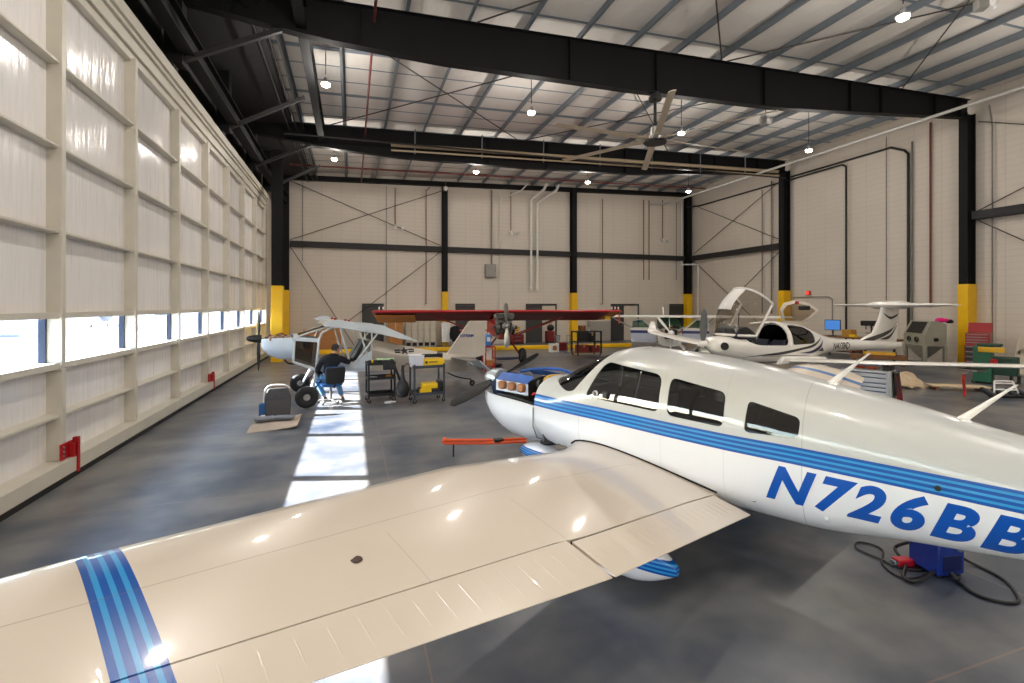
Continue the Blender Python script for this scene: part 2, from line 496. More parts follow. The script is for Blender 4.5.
# columns
def column(x, y, wx, wy, top, name_label, flip=False, ytop=3.34):
    o = thing('steel_column', name_label, 'column', (x, y, 0), kind='structure')
    m = MB()
    m.box(-wx / 2, wx / 2, -wy / 2, -wy / 2 + .03, 0, top); m.box(-wx / 2, wx / 2, wy / 2 - .03, wy / 2, 0, top); m.box(-.02, .02, -wy / 2 + .03, wy / 2 - .03, 0, top)
    if flip:
        m = MB(); m.box(-wx / 2, -wx / 2 + .03, -wy / 2, wy / 2, 0, top); m.box(wx / 2 - .03, wx / 2, -wy / 2, wy / 2, 0, top); m.box(-wx / 2 + .03, wx / 2 - .03, -.02, .02, 0, top)
    m.build('shaft', STEEL, o, smooth=0)
    e = .025
    MB().box(-wx / 2 - e, wx / 2 + e, -wy / 2 - e, wy / 2 + e, 0, ytop).build('guard_sleeve', YEL, o, smooth=0, bevel=.012)
    return o
column(23.9, 12.72, .52, .30, 10.3, 'black side wall column with yellow base beside the red tool chest', True)
column(23.85, 21.42, .5, .34, 10.3, 'black side wall column with yellow base behind the open canopy', True)
column(23.85, 4.0, .62, .34, 10.3, 'black side wall column with yellow base outside the view', True)
column(23.75, 29.75, .42, .42, 10.6, 'black corner column with yellow base and a white pipe over it')
column(5.53, 29.78, .32, .4, 9.95, 'slim black back wall column with yellow base left of the red plane')
column(14.39, 29.78, .36, .4, 10.3, 'slim black back wall column with yellow base above the red wing')
column(-3.1, 23.4, .42, .46, 9.3, 'black column with yellow sleeve beside the end of the hangar door')
column(-3.55, 29.6, .42, .46, 9.6, 'black corner column with yellow sleeve at the end of the back wall')
# girts on the walls
def girt(x0, x1, y0, y1, z, lab):
    struct(MB().box(x0, x1, y0, y1, z, z + .03).box(x0, x1, y0, y1, z + .29, z + .32).box(x0 if abs(x1 - x0) > 1 else x0 + .02, x1 if abs(x1 - x0) > 1 else x0 + .06, y0 + (.02 if abs(x1 - x0) > 1 else 0), y0 + .06 if abs(x1 - x0) > 1 else y1, z + .03, z + .29).build('wall_beam', GIRT, smooth=0), lab, 'beam')
girt(-3.3, 5.36, 29.68, 29.98, 5.83, 'grey wall girt in the first bay of the back wall')
girt(5.7, 14.2, 29.68, 29.98, 5.83, 'grey wall girt in the middle bay of the back wall')
girt(14.58, 23.5, 29.68, 29.98, 5.83, 'grey wall girt in the last bay of the back wall')
girt(23.8, 24.18, 21.7, 29.5, 5.83, 'grey side wall girt next to the corner column')
girt(23.75, 24.18, 4.2, 12.5, 5.95, 'grey side wall girt running towards the camera')
# brace rods
ROD = mat('rod_steel', (78, 72, 66), .5, .4)
def rods(lst, lab, grp):
    for a, b in lst:
        o = struct(MB().tube([a, b], .022, 6).build('brace_rod', ROD), lab, 'rod'); o['group'] = grp
rods([((-3.3, 29.75, 9.55), (5.3, 29.75, 6.2)), ((-3.3, 29.75, 6.2), (5.3, 29.75, 9.6)), ((-3.3, 29.75, 5.85), (.2, 29.75, .05)), ((5.3, 29.75, 5.85), (-2.1, 29.75, .05))],
     'thin cross brace rod on the back wall beside the hangar door', 'back wall brace rods')
rods([((24.0, 29.4, 9.9), (24.0, 21.7, 6.3)), ((24.0, 29.4, 6.3), (24.0, 21.7, 9.9)), ((24.0, 29.4, 5.8), (24.0, 21.7, .1)), ((24.0, 29.4, .1), (24.0, 21.7, 5.8))],
     'thin cross brace rod on the side wall by the corner column', 'side wall brace rods in the corner bay')
rods([((24.0, 12.4, 6.3), (24.0, 4.3, 9.9)), ((24.0, 12.4, 9.9), (24.0, 4.3, 6.3)), ((24.0, 12.4, 5.9), (24.0, 4.3, .1))],
     'thin cross brace rod on the side wall at the edge of the photo', 'side wall brace rods in the near bay')
rr = []
for x0, x1, y0, y1 in ((3.2, 11.3, 4.2, 12.5), (11.5, 19.7, 4.2, 12.5), (-.9, 7.4, 12.9, 21.2), (7.6, 15.7, 12.9, 21.2)):
    rr += [((x0, y0, RT(x0) - .06), (x1, y1, RT(x1) - .06)), ((x1, y0, RT(x1) - .06), (x0, y1, RT(x0) - .06))]
rods(rr, 'thin cross brace rod under the roof purlins', 'roof brace rods')

# pipes on the walls
PIPE_SPECS = [
 ('white drain pipe bending off the ceiling down the back wall', WHITEPIPE, .085, [(11.75, 28.2, 10.2), (11.75, 28.6, 9.95), (11.28, 29.72, 9.5), (11.28, 29.72, 3.5)]),
 ('white drain pipe beside an identical taller one on the back wall', WHITEPIPE, .085, [(12.6, 28.2, 10.2), (12.6, 28.6, 9.95), (11.72, 29.72, 9.3), (11.72, 29.72, 3.5)]),
 ('slim white pipe on the back wall behind the red plane', WHITEPIPE, .045, [(10.6, 28.6, 10.2), (10.4, 29.2, 9.9), (9.7, 29.8, 9.62), (9.2, 29.8, 9.62), (9.2, 29.8, .9)]),
 ('dark red pipe dropping to a lamp beside the X brace', REDPIPE, .028, [(2.51, 29.82, 9.62), (2.51, 29.82, 7.35)]),
 ('long dark red pipe left of the slim column', REDPIPE, .028, [(4.6, 29.6, 9.75), (4.38, 29.82, 9.6), (4.38, 29.82, 2.7)]),
 ('dark red pipe dropping to a lamp in the middle bay', REDPIPE, .028, [(9.9, 29.82, 9.9), (9.9, 29.82, 7.35)]),
 ('long dark red pipe right of the slim column over the red wing', REDPIPE, .028, [(16.66, 29.82, 9.95), (16.66, 29.82, 2.7)]),
 ('dark red pipe of a pair ending half way up the back wall, left one', REDPIPE, .028, [(20.0, 29.82, 10.1), (20.0, 29.82, 4.35)]),
 ('dark red pipe of a pair ending half way up the back wall, right one', REDPIPE, .028, [(20.45, 29.82, 10.1), (20.45, 29.82, 4.35)]),
 ('dark red pipe dropping to a lamp near the corner', REDPIPE, .028, [(21.61, 29.82, 10.2), (21.61, 29.82, 7.35)]),
 ('grey conduit near the corner column ending in a hook', GREYPIPE, .025, [(22.8, 29.82, 10.1), (22.8, 29.82, 4.4)]),
 ('white pipe looping over the corner column', WHITEPIPE, .05, [(23.25, 29.8, 10.2), (23.25, 29.8, 5.5), (23.3, 29.4, 5.5), (23.98, 29.2, 5.5), (23.98, 28.9, 5.45), (23.98, 28.9, 2.9), (23.9, 28.8, 1.2)]),
 ('grey conduit dropping to the electrical box', GREYPIPE, .05, [(8.6, 29.86, 9.95), (8.6, 29.86, 5.15)]),
 ('thin grey conduit on the back wall in the first bay', GREYPIPE, .016, [(2.0, 29.9, 9.7), (2.0, 29.9, .4)]),
 ('thin grey conduit running down beside the hangar door end', GREYPIPE, .014, [(-2.65, 29.9, 9.6), (-2.65, 29.9, 5.0)]),
 ('long white pipe under the roof along the side wall', mat('pipe_pale', (186, 184, 178), .4), .062, [(20.4, 29.5, 9.78), (21.3, 29.35, 9.8), (21.4, 28.9, 9.8), (21.4, 4.0, 9.8), (21.4, -10, 9.8)]),
 ('black conduit along the side wall turning down beside the corner bay', BLACKPIPE, .05, [(23.5, 29.6, 9.75), (24.05, 28.8, 9.75), (24.05, 18.1, 9.75), (24.05, 17.9, 9.6), (24.05, 17.9, .6)]),
 ('black conduit along the side wall turning down above the sandblaster', BLACKPIPE, .055, [(24.12, 21.2, 9.92), (24.12, 15.8, 9.92), (24.12, 15.2, 9.6), (24.12, 15.05, 9.4), (24.12, 15.05, .6)]),
 ('grey pipe doubling the black conduit above the sandblaster', GREYPIPE, .035, [(24.1, 14.88, 9.9), (24.1, 14.88, 1.)]),
 ('dark red pipe on the side wall near the big yellow column', REDPIPE, .04, [(24.1, 14.15, 10.5), (24.1, 14.15, 2.4)]),
 ('thin conduit on the side wall between the two black ones', GREYPIPE, .014, [(24.15, 16.02, 10.5), (24.15, 16.02, 1.)]),
 ('grey pipe in the corner bay beside the thinner one', GREYPIPE, .045, [(24.05, 22.5, 10.), (24.05, 22.5, 2.)]),
 ('thin grey pipe in the corner bay of the side wall', GREYPIPE, .03, [(24.05, 23.2, 9.6), (24.05, 23.2, 2.)]),
 ('grey pipe on the side wall right of the big yellow column', GREYPIPE, .025, [(23.9, 12.0, 10.4), (24.1, 12.0, 9.6), (24.1, 12.0, .8)]),
 ('conduit looping from the red beacon down the side wall', GREYPIPE, .022, [(24.12, 21.1, 2.95), (24.12, 18.9, 2.95), (24.12, 18.7, 2.8), (24.12, 18.7, 1.0)]),
 ('long red sprinkler pipe under the roof before the back wall', REDPIPE, .045, [(-3., 27., 9.72), (23., 27., 10.5)]),
 ('black pipe under the rafter across the hall', BLACKPIPE, .04, [(-2.5, 20.6, 9.2), (23., 20.6, 9.6)]),
 ('rusty sprinkler pipe running the depth of the hall near the door', REDPIPE, .035, [(.55, YF + .4, 9.7), (.55, YB - .6, 9.7)]),
]
for lab, mm, r_, pts in PIPE_SPECS:
    struct(MB().tube(pts, r_, 8).build('wall_pipe', mm), lab, 'pipe')
# small twin lamps at the ends of the red drops
for x, lab in ((2.51, 'twin emergency lamp beside the X brace'), (9.9, 'twin emergency lamp in the middle bay of the back wall'), (21.61, 'twin emergency lamp near the corner of the back wall')):
    t = thing('emergency_lamp', lab, 'lamp', (x, 29.82, 7.25))
    MB().box(-.09, .09, -.06, .18, 0, .12).build('body', WHITE, t, bevel=.01)
    for sx in (-.02, .42):
        MB().lathe([(.02, 0), (.07, .03), (.1, .12), (.1, .14)], (sx, -.08, -.03), (.2, -1, -.4), 14).build('lamp_head', WHITE, t)
    MB().tube([(0, -.02, -.02), (.42, -.04, -.02)], .012, 6).build('bracket', GREYPIPE, t)
for x, lab in ((16.66, 'small white socket under the red pipe over the red wing'), (4.38, 'small white socket under the red pipe by the slim column')):
    t = thing('wall_socket', lab, 'socket', (x, 29.9, 2.55)); MB().box(-.07, .07, -.06, .1, 0, .16).build('body', WHITE, t, bevel=.012)
    MB().box(-.05, .05, -.068, -.06, .02, .14).build('cover', GREYPIPE, t)
t = thing('electrical_box', 'grey electrical box on the back wall above the red plane', 'box', (8.53, 29.9, 4.3))
MB().box(-.36, .36, -.16, .085, 0, .85).build('body', mat('box_grey', (150, 146, 140), .5), t, bevel=.02)
MB().box(-.33, .33, -.18, -.16, .03, .82).build('door', mat('box_grey', (150, 146, 140), .5), t, bevel=.008)
MB().box(.26, .3, -.2, -.18, .36, .5).build('latch', GREYPIPE, t)
t = thing('beacon', 'small red beacon on the side wall above the black conduit loop', 'beacon', (24.12, 20.1, 3.0))
MB().box(-.07, .07, -.1, .1, .06, .3).build('housing', mat('beacon_red', (210, 40, 34), .35), t, bevel=.02)
MB().box(-.1, -.07, -.08, .08, .09, .27).build('lens', mat('beacon_lens', (255, 90, 80), .2, emit=(255, 60, 50), es=.7), t, bevel=.01)

# doors in the back wall
def back_door(i, x0, x1, leaf, window, lab):
    o = thing('door_%d' % i, lab, 'door', ((x0 + x1) / 2, 29.97, 0), kind='structure')
    hw = (x1 - x0) / 2; H_ = 2.6
    f_ = MB(); f_.box(-hw, -hw + .09, -.09, .02, 0, H_); f_.box(hw - .09, hw, -.09, .02, 0, H_); f_.box(-hw + .09, hw - .09, -.09, .02, H_ - .12, H_)
    f_.build('frame', DOORM, o, smooth=0)
    for a, b in leaf:
        MB().box(a, b, -.05, .0, .02, H_ - .13).build('leaf', DOORM, o, smooth=0)
        MB().tube([(b - .12, -.05, 1.05), (b - .12, -.12, 1.05), (b - .24, -.12, 1.05)], .014, 8).build('handle', GALV, o)
    if window:
        a, b = window
        MB().box(a, b, -.04, -.0, .02, H_ - .13).build('open_bay', mat('room_beyond', (206, 194, 178), .6), o, smooth=0)
    return o
back_door(2, .6, 1.85, [(-.54, .54)], None, 'charcoal steel door behind the grey bush plane')
back_door(3, 6.25, 7.5, [(-.54, .54)], None, 'charcoal steel door behind the red plane wing')
back_door(4, 11.0, 13.2, [(-1.02, .05)], (.05, 1.0), 'double doorway with one leaf open right of the engine')
back_door(5, 17.4, 19.65, [(-1.03, -.1)], (-.1, 1.03), 'double doorway with one leaf open beside the high wing plane')
d = back_door(6, 22.3, 23.5, [(-.52, .52)], None, 'charcoal door with a small sign beside the corner column')
MB().box(-.22, .2, -.06, -.05, 1.35, 1.62).build('sign', mat('sign_red', (176, 60, 56), .5), d)

# ceiling lights
LAMP = mat('lamp_lens', (255, 250, 240), .3, var=0, emit=(255, 238, 214), es=40.)
LIGHTC = (1.0, .945, .87)
WATT = 210.
lights = [(x, y) for y in (-7.7, 0., 7.5, 15.2, 22.8) for x in (-.72, 5.78, 11.85, 18.26)]
LL = {(-.72, 15.2): 'round ceiling lamp by the dark girder over the grey bush plane', (5.78, 15.2): 'round ceiling lamp left of the big fan',
      (18.26, 15.2): 'round ceiling lamp below the rafter near the side wall', (11.85, 7.5): 'round ceiling lamp in front of the fan rafter',
      (-.72, 22.8): 'round ceiling lamp beyond the second rafter nearest the door', (5.78, 22.8): 'round ceiling lamp above the red plane beyond the rafter',
      (11.85, 22.8): 'round ceiling lamp beyond the rafter above the white drain pipes', (18.26, 22.8): 'round ceiling lamp nearest the corner column',
      (11.85, 15.2): 'round ceiling lamp hidden behind the fan rafter'}
ld = bpy.data.lights.new('lamp_light', 'POINT'); ld.energy = WATT * .75; ld.color = LIGHTC; ld.shadow_soft_size = .09
lsp = bpy.data.lights.new('lamp_beam', 'SPOT'); lsp.energy = WATT * 1.25; lsp.color = LIGHTC; lsp.shadow_soft_size = .09; lsp.spot_size = math.radians(150); lsp.spot_blend = 1.
for (x, y) in lights:
    zt = RT(x) + .02
    o = thing('ceiling_lamp', LL.get((x, y), 'round ceiling lamp outside the photo'), 'ceiling light', (x, y, 9.0), group='round ceiling lamps')
    MB().tube([(0, 0, .3), (0, 0, zt - 9.0)], .012, 6).build('hanger', BLACK, o)
    MB().lathe([(.03, .2), (.05, .18), (.07, .09), (.13, .05), (.14, .02), (.13, .01)], n=20).build('housing', mat('lamp_housing', (170, 170, 168), .4, .2), o)
    MB().lathe([(.125, .008), (.115, -.04), (.07, -.07), (.001, -.08)], n=20).build('lens', LAMP, o)
    l = bpy.data.objects.new('lamp_light', ld); COL.objects.link(l); l.parent = o; l.location = (0, 0, -.3)
    l = bpy.data.objects.new('lamp_beam', lsp); COL.objects.link(l); l.parent = o; l.location = (0, 0, -.28)

# ceiling fan
FANB = mat('fan_blade', (196, 182, 158), .45)
o = thing('ceiling_fan', 'large six bladed ceiling fan hanging from the rafter', 'ceiling fan', (8.94, 12.72, 7.63))
MB().tube([(0, 0, .25), (0, 0, 1.42)], .05, 10).build('downrod', BLACK, o)
MB().lathe([(.2, 1.2), (.2, 1.3), (.14, 1.3), (.14, 1.44), (.001, 1.44)], n=16).build('mount', BLACK, o)
MB().lathe([(.001, -.1), (.2, -.1), (.24, -.06), (.24, .06), (.16, .1), (.15, .34), (.1, .38), (.001, .38)], n=20).build('motor', mat('fan_motor', (190, 188, 184), .35, .6), o)
MB().lathe([(.001, -.13), (.34, -.13), (.36, -.1), (.34, -.07), (.2, -.07)], n=20).build('hub_plate', BLACK, o)
for k in range(6):
    a = math.radians(-118.5) + k * PI / 3
    b = MB(); R = Matrix.Rotation(a, 4, 'Z') @ Matrix.Rotation(math.radians(12), 4, 'X')
    b.prism([(-.095, -.004), (-.05, .014), (.03, .018), (.11, 0), (.03, -.006)], 'x', .3, 3.4, R)
    b.cbox((.42, 0, .0), (.34, .09, .05), R)
    b.build('blade', FANB, o)

# beige tracks fixed along the second rafter
m = MB()
m.tube([(1.6, 21.0, 9.32), (22.9, 21.0, 10.06)], .085, 10)
struct(m.build('ceiling_track', mat('track_beige', (176, 158, 130), .45)), 'beige round track along the far rafter', 'track')
struct(MB().bar((1.6, 20.9, 9.05), (22.9, 20.9, 9.8), .06, .06).build('ceiling_track', mat('track_beige', (176, 158, 130), .45)), 'thin beige rail under the round track', 'track')
for k in range(7):
    x = 2.6 + 3. * k
    struct(MB().bar((x, 21.02, 9.0 + (x - 2) * .035), (x + .02, 21.05, RT(x)), .05, .03).build('track_hanger', GALV, smooth=0), 'galvanized hanger strap holding the beige track', 'hanger')['group'] = 'track hangers'

# cameras / detectors at the ceiling
def dev(lab, loc, rz):
    t = thing('security_camera', lab, 'camera', loc, rz)
    MB().tube([(0, 0, .2), (0, 0, RT(loc[0]) - loc[2] + .02)], .012, 6).build('hanger', GREYPIPE, t)
    MB().box(-.2, .02, -.12, .12, -.05, .22).build('box', mat('box_grey', (150, 146, 140), .5), t, bevel=.02)
    MB().lathe([(.001, 0), (.12, 0), (.13, .14), (.09, .18), (.05, .17), (.001, .17)], (.04, 0, .08), (1, -.4, -.3), 16).build('lens', WHITE, t)
dev('white ceiling camera under the purlins near the photo corner', (14.6, 7.4, 9.7), -.6)
dev('white ceiling camera right of the fan', (15.1, 14.4, 9.5), -.6)
dev('white round ceiling camera at the top of the slim back column', (5.5, 29.3, 9.6), -1.4)
# ------------------------------------------------------------------ the big glazed hangar door and what lies outside
CREAM = mat('door_cream', (204, 198, 184), .42, 0, .04, 3)
g = G('door_liner', rough=.17)
n = g.noise(1., 4, g.scaled((1, 3.2, .5))); n2 = g.noise(1., 3, g.scaled((1, 11., 1.2)))
g.color(g.mix(n, lin((226, 222, 219)), lin((238, 234, 231))))
g.bump(g.op('ADD', n, g.op('MULTIPLY', n2, .35)), .55, .05)
LINER = MATS['door_liner']
PANE = glass('window_glass', (246, 250, 255), .03)
JAMB = mat('jamb_slate', (26, 40, 64), .5)  # blue stands for the sky halo on a dark jamb
SEAL = mat('black_rubber', (22, 22, 21), .7)
HRED = mat('bracket_red', (170, 14, 24), .4)
door = thing('door_1', 'tall cream framed hangar door with translucent panels and a strip of windows', 'door', (-3.84, 0, 0), kind='structure')
Y0, DYM = 8.42, 2.42
rows = [(.29, .88), (.95, 1.58), None, (2.35, 3.46), (3.53, 4.65), (4.72, 5.83), (5.90, 7.05)]
railz = [.915, 1.61, 2.315, 3.495, 4.685, 5.865]
ys = [Y0 + DYM * k for k in range(-9, 7)] + [25.3]
for i in range(len(ys) - 1):
    a, b = ys[i] + .05, ys[i + 1] - .05
    seen = b > 5.5
    def rail(m, z):
        if z in (1.61, 2.315):
            m.box(-.21, -.03, a, b, z - .04, z + .045)
        else:
            m.prism([(-.19, z - .035), (-.05, z - .035), (-.03, z - .02), (-.03, z + .01), (-.19, z + .04)], 'y', a, b)
    def panel(m, r):
        m.box(-.22, -.18, a - .03, b + .03, r[0] - .05, r[1] + .05)
    if seen:
        for r in rows:
            if r: m = MB(); panel(m, r); m.build('panel', LINER, door, smooth=0)
        for z in railz: m = MB(); rail(m, z); m.build('rail', CREAM, door, smooth=0)
        MB().box(-.245, -.235, a, b, 1.655, 2.27).build('window_pane', PANE, door, smooth=0)
        MB().box(-.25, -.17, b - .04, b, 1.655, 2.27).build('jamb', JAMB, door, smooth=0)
        MB().box(-.23, .0, b, b + .1, .29, 7.1).build('mullion', CREAM, door, smooth=0, bevel=.006)
    else:
        m = MB(); [panel(m, r) for r in rows if r]; m.build('panel', LINER, door, smooth=0)
        m = MB(); [rail(m, z) for z in railz]; m.build('rail', CREAM, door, smooth=0)
        MB().box(-.245, -.235, a, b, 1.655, 2.27).build('window_pane', PANE, door, smooth=0)
        MB().box(-.23, .0, b, b + .1, .29, 7.1).build('mullion', CREAM, door, smooth=0)
m = MB()
m.box(-.22, -.06, YF, 25.4, 7.05, 7.2); m.box(-.22, -.0, YF, 25.4, 7.2, 7.42); m.box(-.22, .06, YF, 25.4, 7.42, 7.5); m.box(-.22, .12, YF, 25.4, 7.5, 7.72)
m.build('head_frame', CREAM, door, smooth=0, bevel=.008)
MB().box(-.22, .08, YF, 25.4, .08, .29).build('bottom_beam', CREAM, door, smooth=0, bevel=.01)
MB().box(-.2, .07, YF, 25.4, .0, .08).build('floor_seal', SEAL, door, smooth=0)
m = MB(); m.box(-.22, .02, 25.22, 25.44, .0, 7.72); m.build('end_post', CREAM, door, smooth=0, bevel=.008)
# chain and cable hanging at the end of the door
MB().tube([(.06, 25.0, 7.3), (.06, 25.0, 3.4), (.03, 25.0, 3.2), (.03, 25.1, 7.2)], .012, 6).build('pull_chain', GREYPIPE, door)
for k in (-6, -3, 0, 3):
    y = Y0 + DYM * k
    t = thing('door_bracket', {0: 'red steel bracket at the foot of the door mullion nearest the camera', 3: 'red steel bracket at the foot of the door farther along'}.get(k, 'red steel bracket at the door foot outside the photo'), 'bracket', (-3.84, y, .0), group='red door brackets')
    b = MB(); b.box(.0, .025, -.12, .16, .3, .52); b.box(.025, .1, .05, .075, .3, .5)
    b.build('plate', HRED, t, smooth=0, bevel=.004)
    MB().box(.03, .1, .14, .2, .06, .56).build('drop_bar', HRED, t, smooth=0, bevel=.004)
    for z in (.35, .41, .47):
        MB().lathe([(.001, .0), (.018, .0), (.018, .012), (.001, .012)], (.026, -.07, z), (1, 0, 0), 10).build('bolt', GALV, t)

# outside : pale apron, far tree line, parked aircraft
g = G('apron', rough=.85)
n = g.noise(.12, 5); n2 = g.noise(1.1, 4)
g.color(g.mix(g.op('ADD', g.op('MULTIPLY', n, .6), g.op('MULTIPLY', n2, .4)), lin((112, 116, 122)), lin((138, 140, 142))))
ap = MB().box(-260, -4.32, -160, 260, -.2, -.02).build('ground', MATS['apron'], smooth=0)
struct(ap, 'bright sunlit concrete apron outside the windows', 'ground')
MB_T = mat('parked_slate', (44, 60, 90), .35)  # darkened so the glare outside leaves the parked aircraft pale
MB_B = mat('parked_blue', (24, 40, 74), .4)
def parked(lab, loc, rz):
    t = thing('airplane', lab, 'airplane', loc, rz)
    rings = []
    for y, w, zb, zt in ((3.1, .05, 1.15, 1.25), (2.9, .4, .85, 1.5), (1.8, .55, .7, 1.75), (.9, .58, .65, 2.1), (-.4, .55, .7, 2.15), (-2.2, .3, .95, 1.8), (-4.4, .1, 1.2, 1.6)):
        rings.append([(w * math.cos(2 * PI * k / 14), y, (zb + zt) / 2 + (zt - zb) / 2 * math.sin(2 * PI * k / 14)) for k in range(14)])
    MB().loft(rings).build('fuselage', MB_T, t)
    ai = [(-.8, 0), (-.6, .09), (0, .13), (.8, .0), (0, -.02)]
    MB().prism([(p + .5, 2.15 + q) for p, q in ai], 'x', -5.3, 5.3).build('wing', MB_T, t)
    MB().prism([(p * .55 - 4.1, 1.5 + q * .5) for p, q in ai], 'x', -1.7, 1.7).build('tailplane', MB_T, t)
    MB().prism([(-3.4, 1.6), (-4.5, 1.6), (-4.7, 2.9), (-4.2, 2.9)], 'x', -.04, .04).build('fin', MB_B, t)
    for sx in (-1, 1):
        MB().tube([(sx * .4, .4, .8), (sx * 1.15, .4, .25)], .04, 6).build('gear_leg', MB_T, t)
        MB().torus((sx * 1.2, .4, .22), (1, 0, 0), .14, .08, 16, 8).build('wheel', BLACK, t)
    MB().torus((0, 2.4, .2), (1, 0, 0), .12, .08, 16, 8).build('wheel', BLACK, t)
    MB().bar((0, 3.15, .3), (0, 3.15, 2.1), .12, .03).build('propeller', BLACK, t)
parked('parked high wing airplane seen through the second door window', (-26., 65., 0), .3)
parked('parked airplane farther off through the third door window', (-34., 108., 0), 1.0)
parked('parked airplane nose on seen through the nearest window', (-29., 51., 0), -2.6)
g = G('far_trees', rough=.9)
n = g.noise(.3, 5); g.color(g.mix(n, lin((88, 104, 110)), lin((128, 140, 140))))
def ridge(u, v):
    x = -235 + 14 * math.sin(u * 9); yy = -150 + 400 * u
    return (x, yy, (5.5 + 2.2 * math.sin(u * 61) + 1.3 * math.sin(u * 143)) * v)
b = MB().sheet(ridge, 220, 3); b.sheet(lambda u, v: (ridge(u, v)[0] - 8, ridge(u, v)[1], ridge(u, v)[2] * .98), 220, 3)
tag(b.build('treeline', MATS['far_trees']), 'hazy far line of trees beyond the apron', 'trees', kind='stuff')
# ------------------------------------------------------------------ the white low wing airplane in front (local axes: x right, y forward, z up)
#<FUS
# station aft : half width, bottom, top, height of widest point, exponent above, exponent below
PF = [(-2.78, .50, .62, 1.485, 1.08, 2.6, 2.6), (-2.6, .525, .59, 1.50, 1.08, 2.5, 2.8), (-2.2, .555, .55, 1.71, 1.10, 2.4, 3.2), (-1.75, .57, .53, 1.895, 1.12, 2.5, 3.6), (-1.4, .575, .52, 1.965, 1.12, 2.5, 3.8),
      (-.9, .575, .515, 1.945, 1.12, 2.5, 3.8), (-.3, .56, .49, 1.89, 1.12, 2.5, 3.6), (.37, .49, .47, 1.775, 1.12, 2.4, 3.), (1.0, .42, .55, 1.65, 1.12, 2.3, 2.7), (1.67, .35, .635, 1.50, 1.10, 2.2, 2.5), (2.4, .26, .78, 1.38, 1.09, 2.1, 2.3), (3.2, .15, .96, 1.26, 1.09, 2., 2.)]
def fpar(s):
    xs = [p[0] for p in PF]
    return [cinterp(xs, [p[k] for p in PF], s) for k in range(1, 7)]
#FUS>
def srings(pf, s0, s1, step, n=64, inset=0., sect=None):
    rings = []; m = max(2, int(round((s1 - s0) / step)))
    for i in range(m + 1):
        s = s0 + (s1 - s0) * i / m
        w, zb, zt, zw, nt_, nb = pf(s)
        w -= inset; zb += inset; zt -= inset
        r = []
        for k in range(n):
            a = 2 * PI * k / n; c, q = math.cos(a), math.sin(a); e = nt_ if q > 0 else nb
            r.append((w * math.copysign(abs(c) ** (2 / e), c), -s, zw + ((zt - zw) if q > 0 else (zw - zb)) * math.copysign(abs(q) ** (2 / e), q)))
        rings.append(r)
    return rings
def shell(pf, s0, s1, step, th, m0, n=64, inset=0., name='fuselage', capend=False):
    o = srings(pf, s0, s1, step, n, inset); i_ = srings(pf, s0, s1, step, n, inset + th)
    mb = MB(); nn = len(o)
    mb.loft(o, caps=False)
    mb.cur = 1 if isinstance(m0, (list, tuple)) else 0
    off = len(mb.v); mb.loft(i_, caps=False)
    for a, b in ((0, off), ((nn - 1) * n, off + (nn - 1) * n)):
        fs = [(a + j, a + (j + 1) % n, b + (j + 1) % n, b + j) for j in range(n)]
        mb.f += fs; mb.mi += [0] * n
    return mb
def side_cutter(poly, x0=-1.2, x1=1.2):
    return MB().prism([(-s, z) for s, z in poly], 'x', x0, x1).build('cutter', BLACK, smooth=0)

def ramp_lookup(g, v, lo, hi, xs, ys):
    """piecewise linear function of v as a node (values 0..2)"""
    cr = nd(g.nt, 'ShaderNodeValToRGB'); e = cr.color_ramp.elements
    u = g.op('DIVIDE', g.op('SUBTRACT', v, lo), hi - lo)
    g.put(cr.inputs[0], u)
    for i, (x, y) in enumerate(zip(xs, ys)):
        k = e[i] if i < 2 else e.new((x - lo) / (hi - lo))
        k.position = (x - lo) / (hi - lo); k.color = (y / 2, y / 2, y / 2, 1)
    return g.op('MULTIPLY', cr.outputs[0], 2.)

PBLUE, PLIGHT = lin((0, 82, 168)), lin((48, 152, 214))
def blue5(g, t):
    """t in -1..1 over the five band stripe -> (mask, colour)"""
    u = g.op('MULTIPLY', g.op('ADD', t, 1.), 3.5)
    light = g.op('ADD', g.op('ADD', g.band(u, 1.1, 1.95), g.band(u, 3.08, 3.92)), g.band(u, 5.05, 5.9))
    return g.band(u, 0., 7.), g.mix(light, PBLUE, PLIGHT)
g = G('white_airplane_paint', rough=.28, coat=.6)
ctr = ramp_lookup(g, g.y, -3.4, 3., [-3., -1.64, -1.24, -.3, .93, 1.67, 2.75], [1.07, 1.118, 1.132, 1.163, 1.19, 1.207, 1.207])
t = g.op('DIVIDE', g.op('SUBTRACT', g.z, ctr), .076)
mask, bc = blue5(g, t)
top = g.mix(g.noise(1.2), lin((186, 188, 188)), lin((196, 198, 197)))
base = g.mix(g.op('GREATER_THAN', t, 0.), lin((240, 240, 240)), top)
seam = g.op('MAXIMUM', g.op('LESS_THAN', g.op('ABSOLUTE', g.op('ADD', g.y, .375)), .0035), g.op('LESS_THAN', g.op('ABSOLUTE', g.op('SUBTRACT', g.y, 1.98)), .003))
seam = g.op('MAXIMUM', seam, g.op('MULTIPLY', g.op('LESS_THAN', g.op('ABSOLUTE', g.op('SUBTRACT', g.y, .26)), .0025), .6))
seam = g.op('MAXIMUM', seam, g.op('MULTIPLY', g.op('LESS_THAN', g.op('ABSOLUTE', g.op('SUBTRACT', g.y, .9)), .0025), .5))
c = g.mix(mask, base, bc)
c = g.mix(g.op('MULTIPLY', seam, .32), c, lin((90, 92, 96)))
g.color(c)
PAINT = MATS['white_airplane_paint']
PLAIN = mat('plain_white_gloss', (238, 238, 238), .25, 0, .02, coat=.5)
CABIN = mat('cabin_lining', (128, 116, 102), .8)
SEATM = mat('seat_cloth_dark', (52, 46, 44), .85, 0, .15, 12)
SEATB = mat('seat_beige', (170, 148, 122), .8)
TINT = glass('tinted_glass', (186, 190, 192), .05)
CLEAR = glass('clear_plexi', (225, 230, 232), .05)

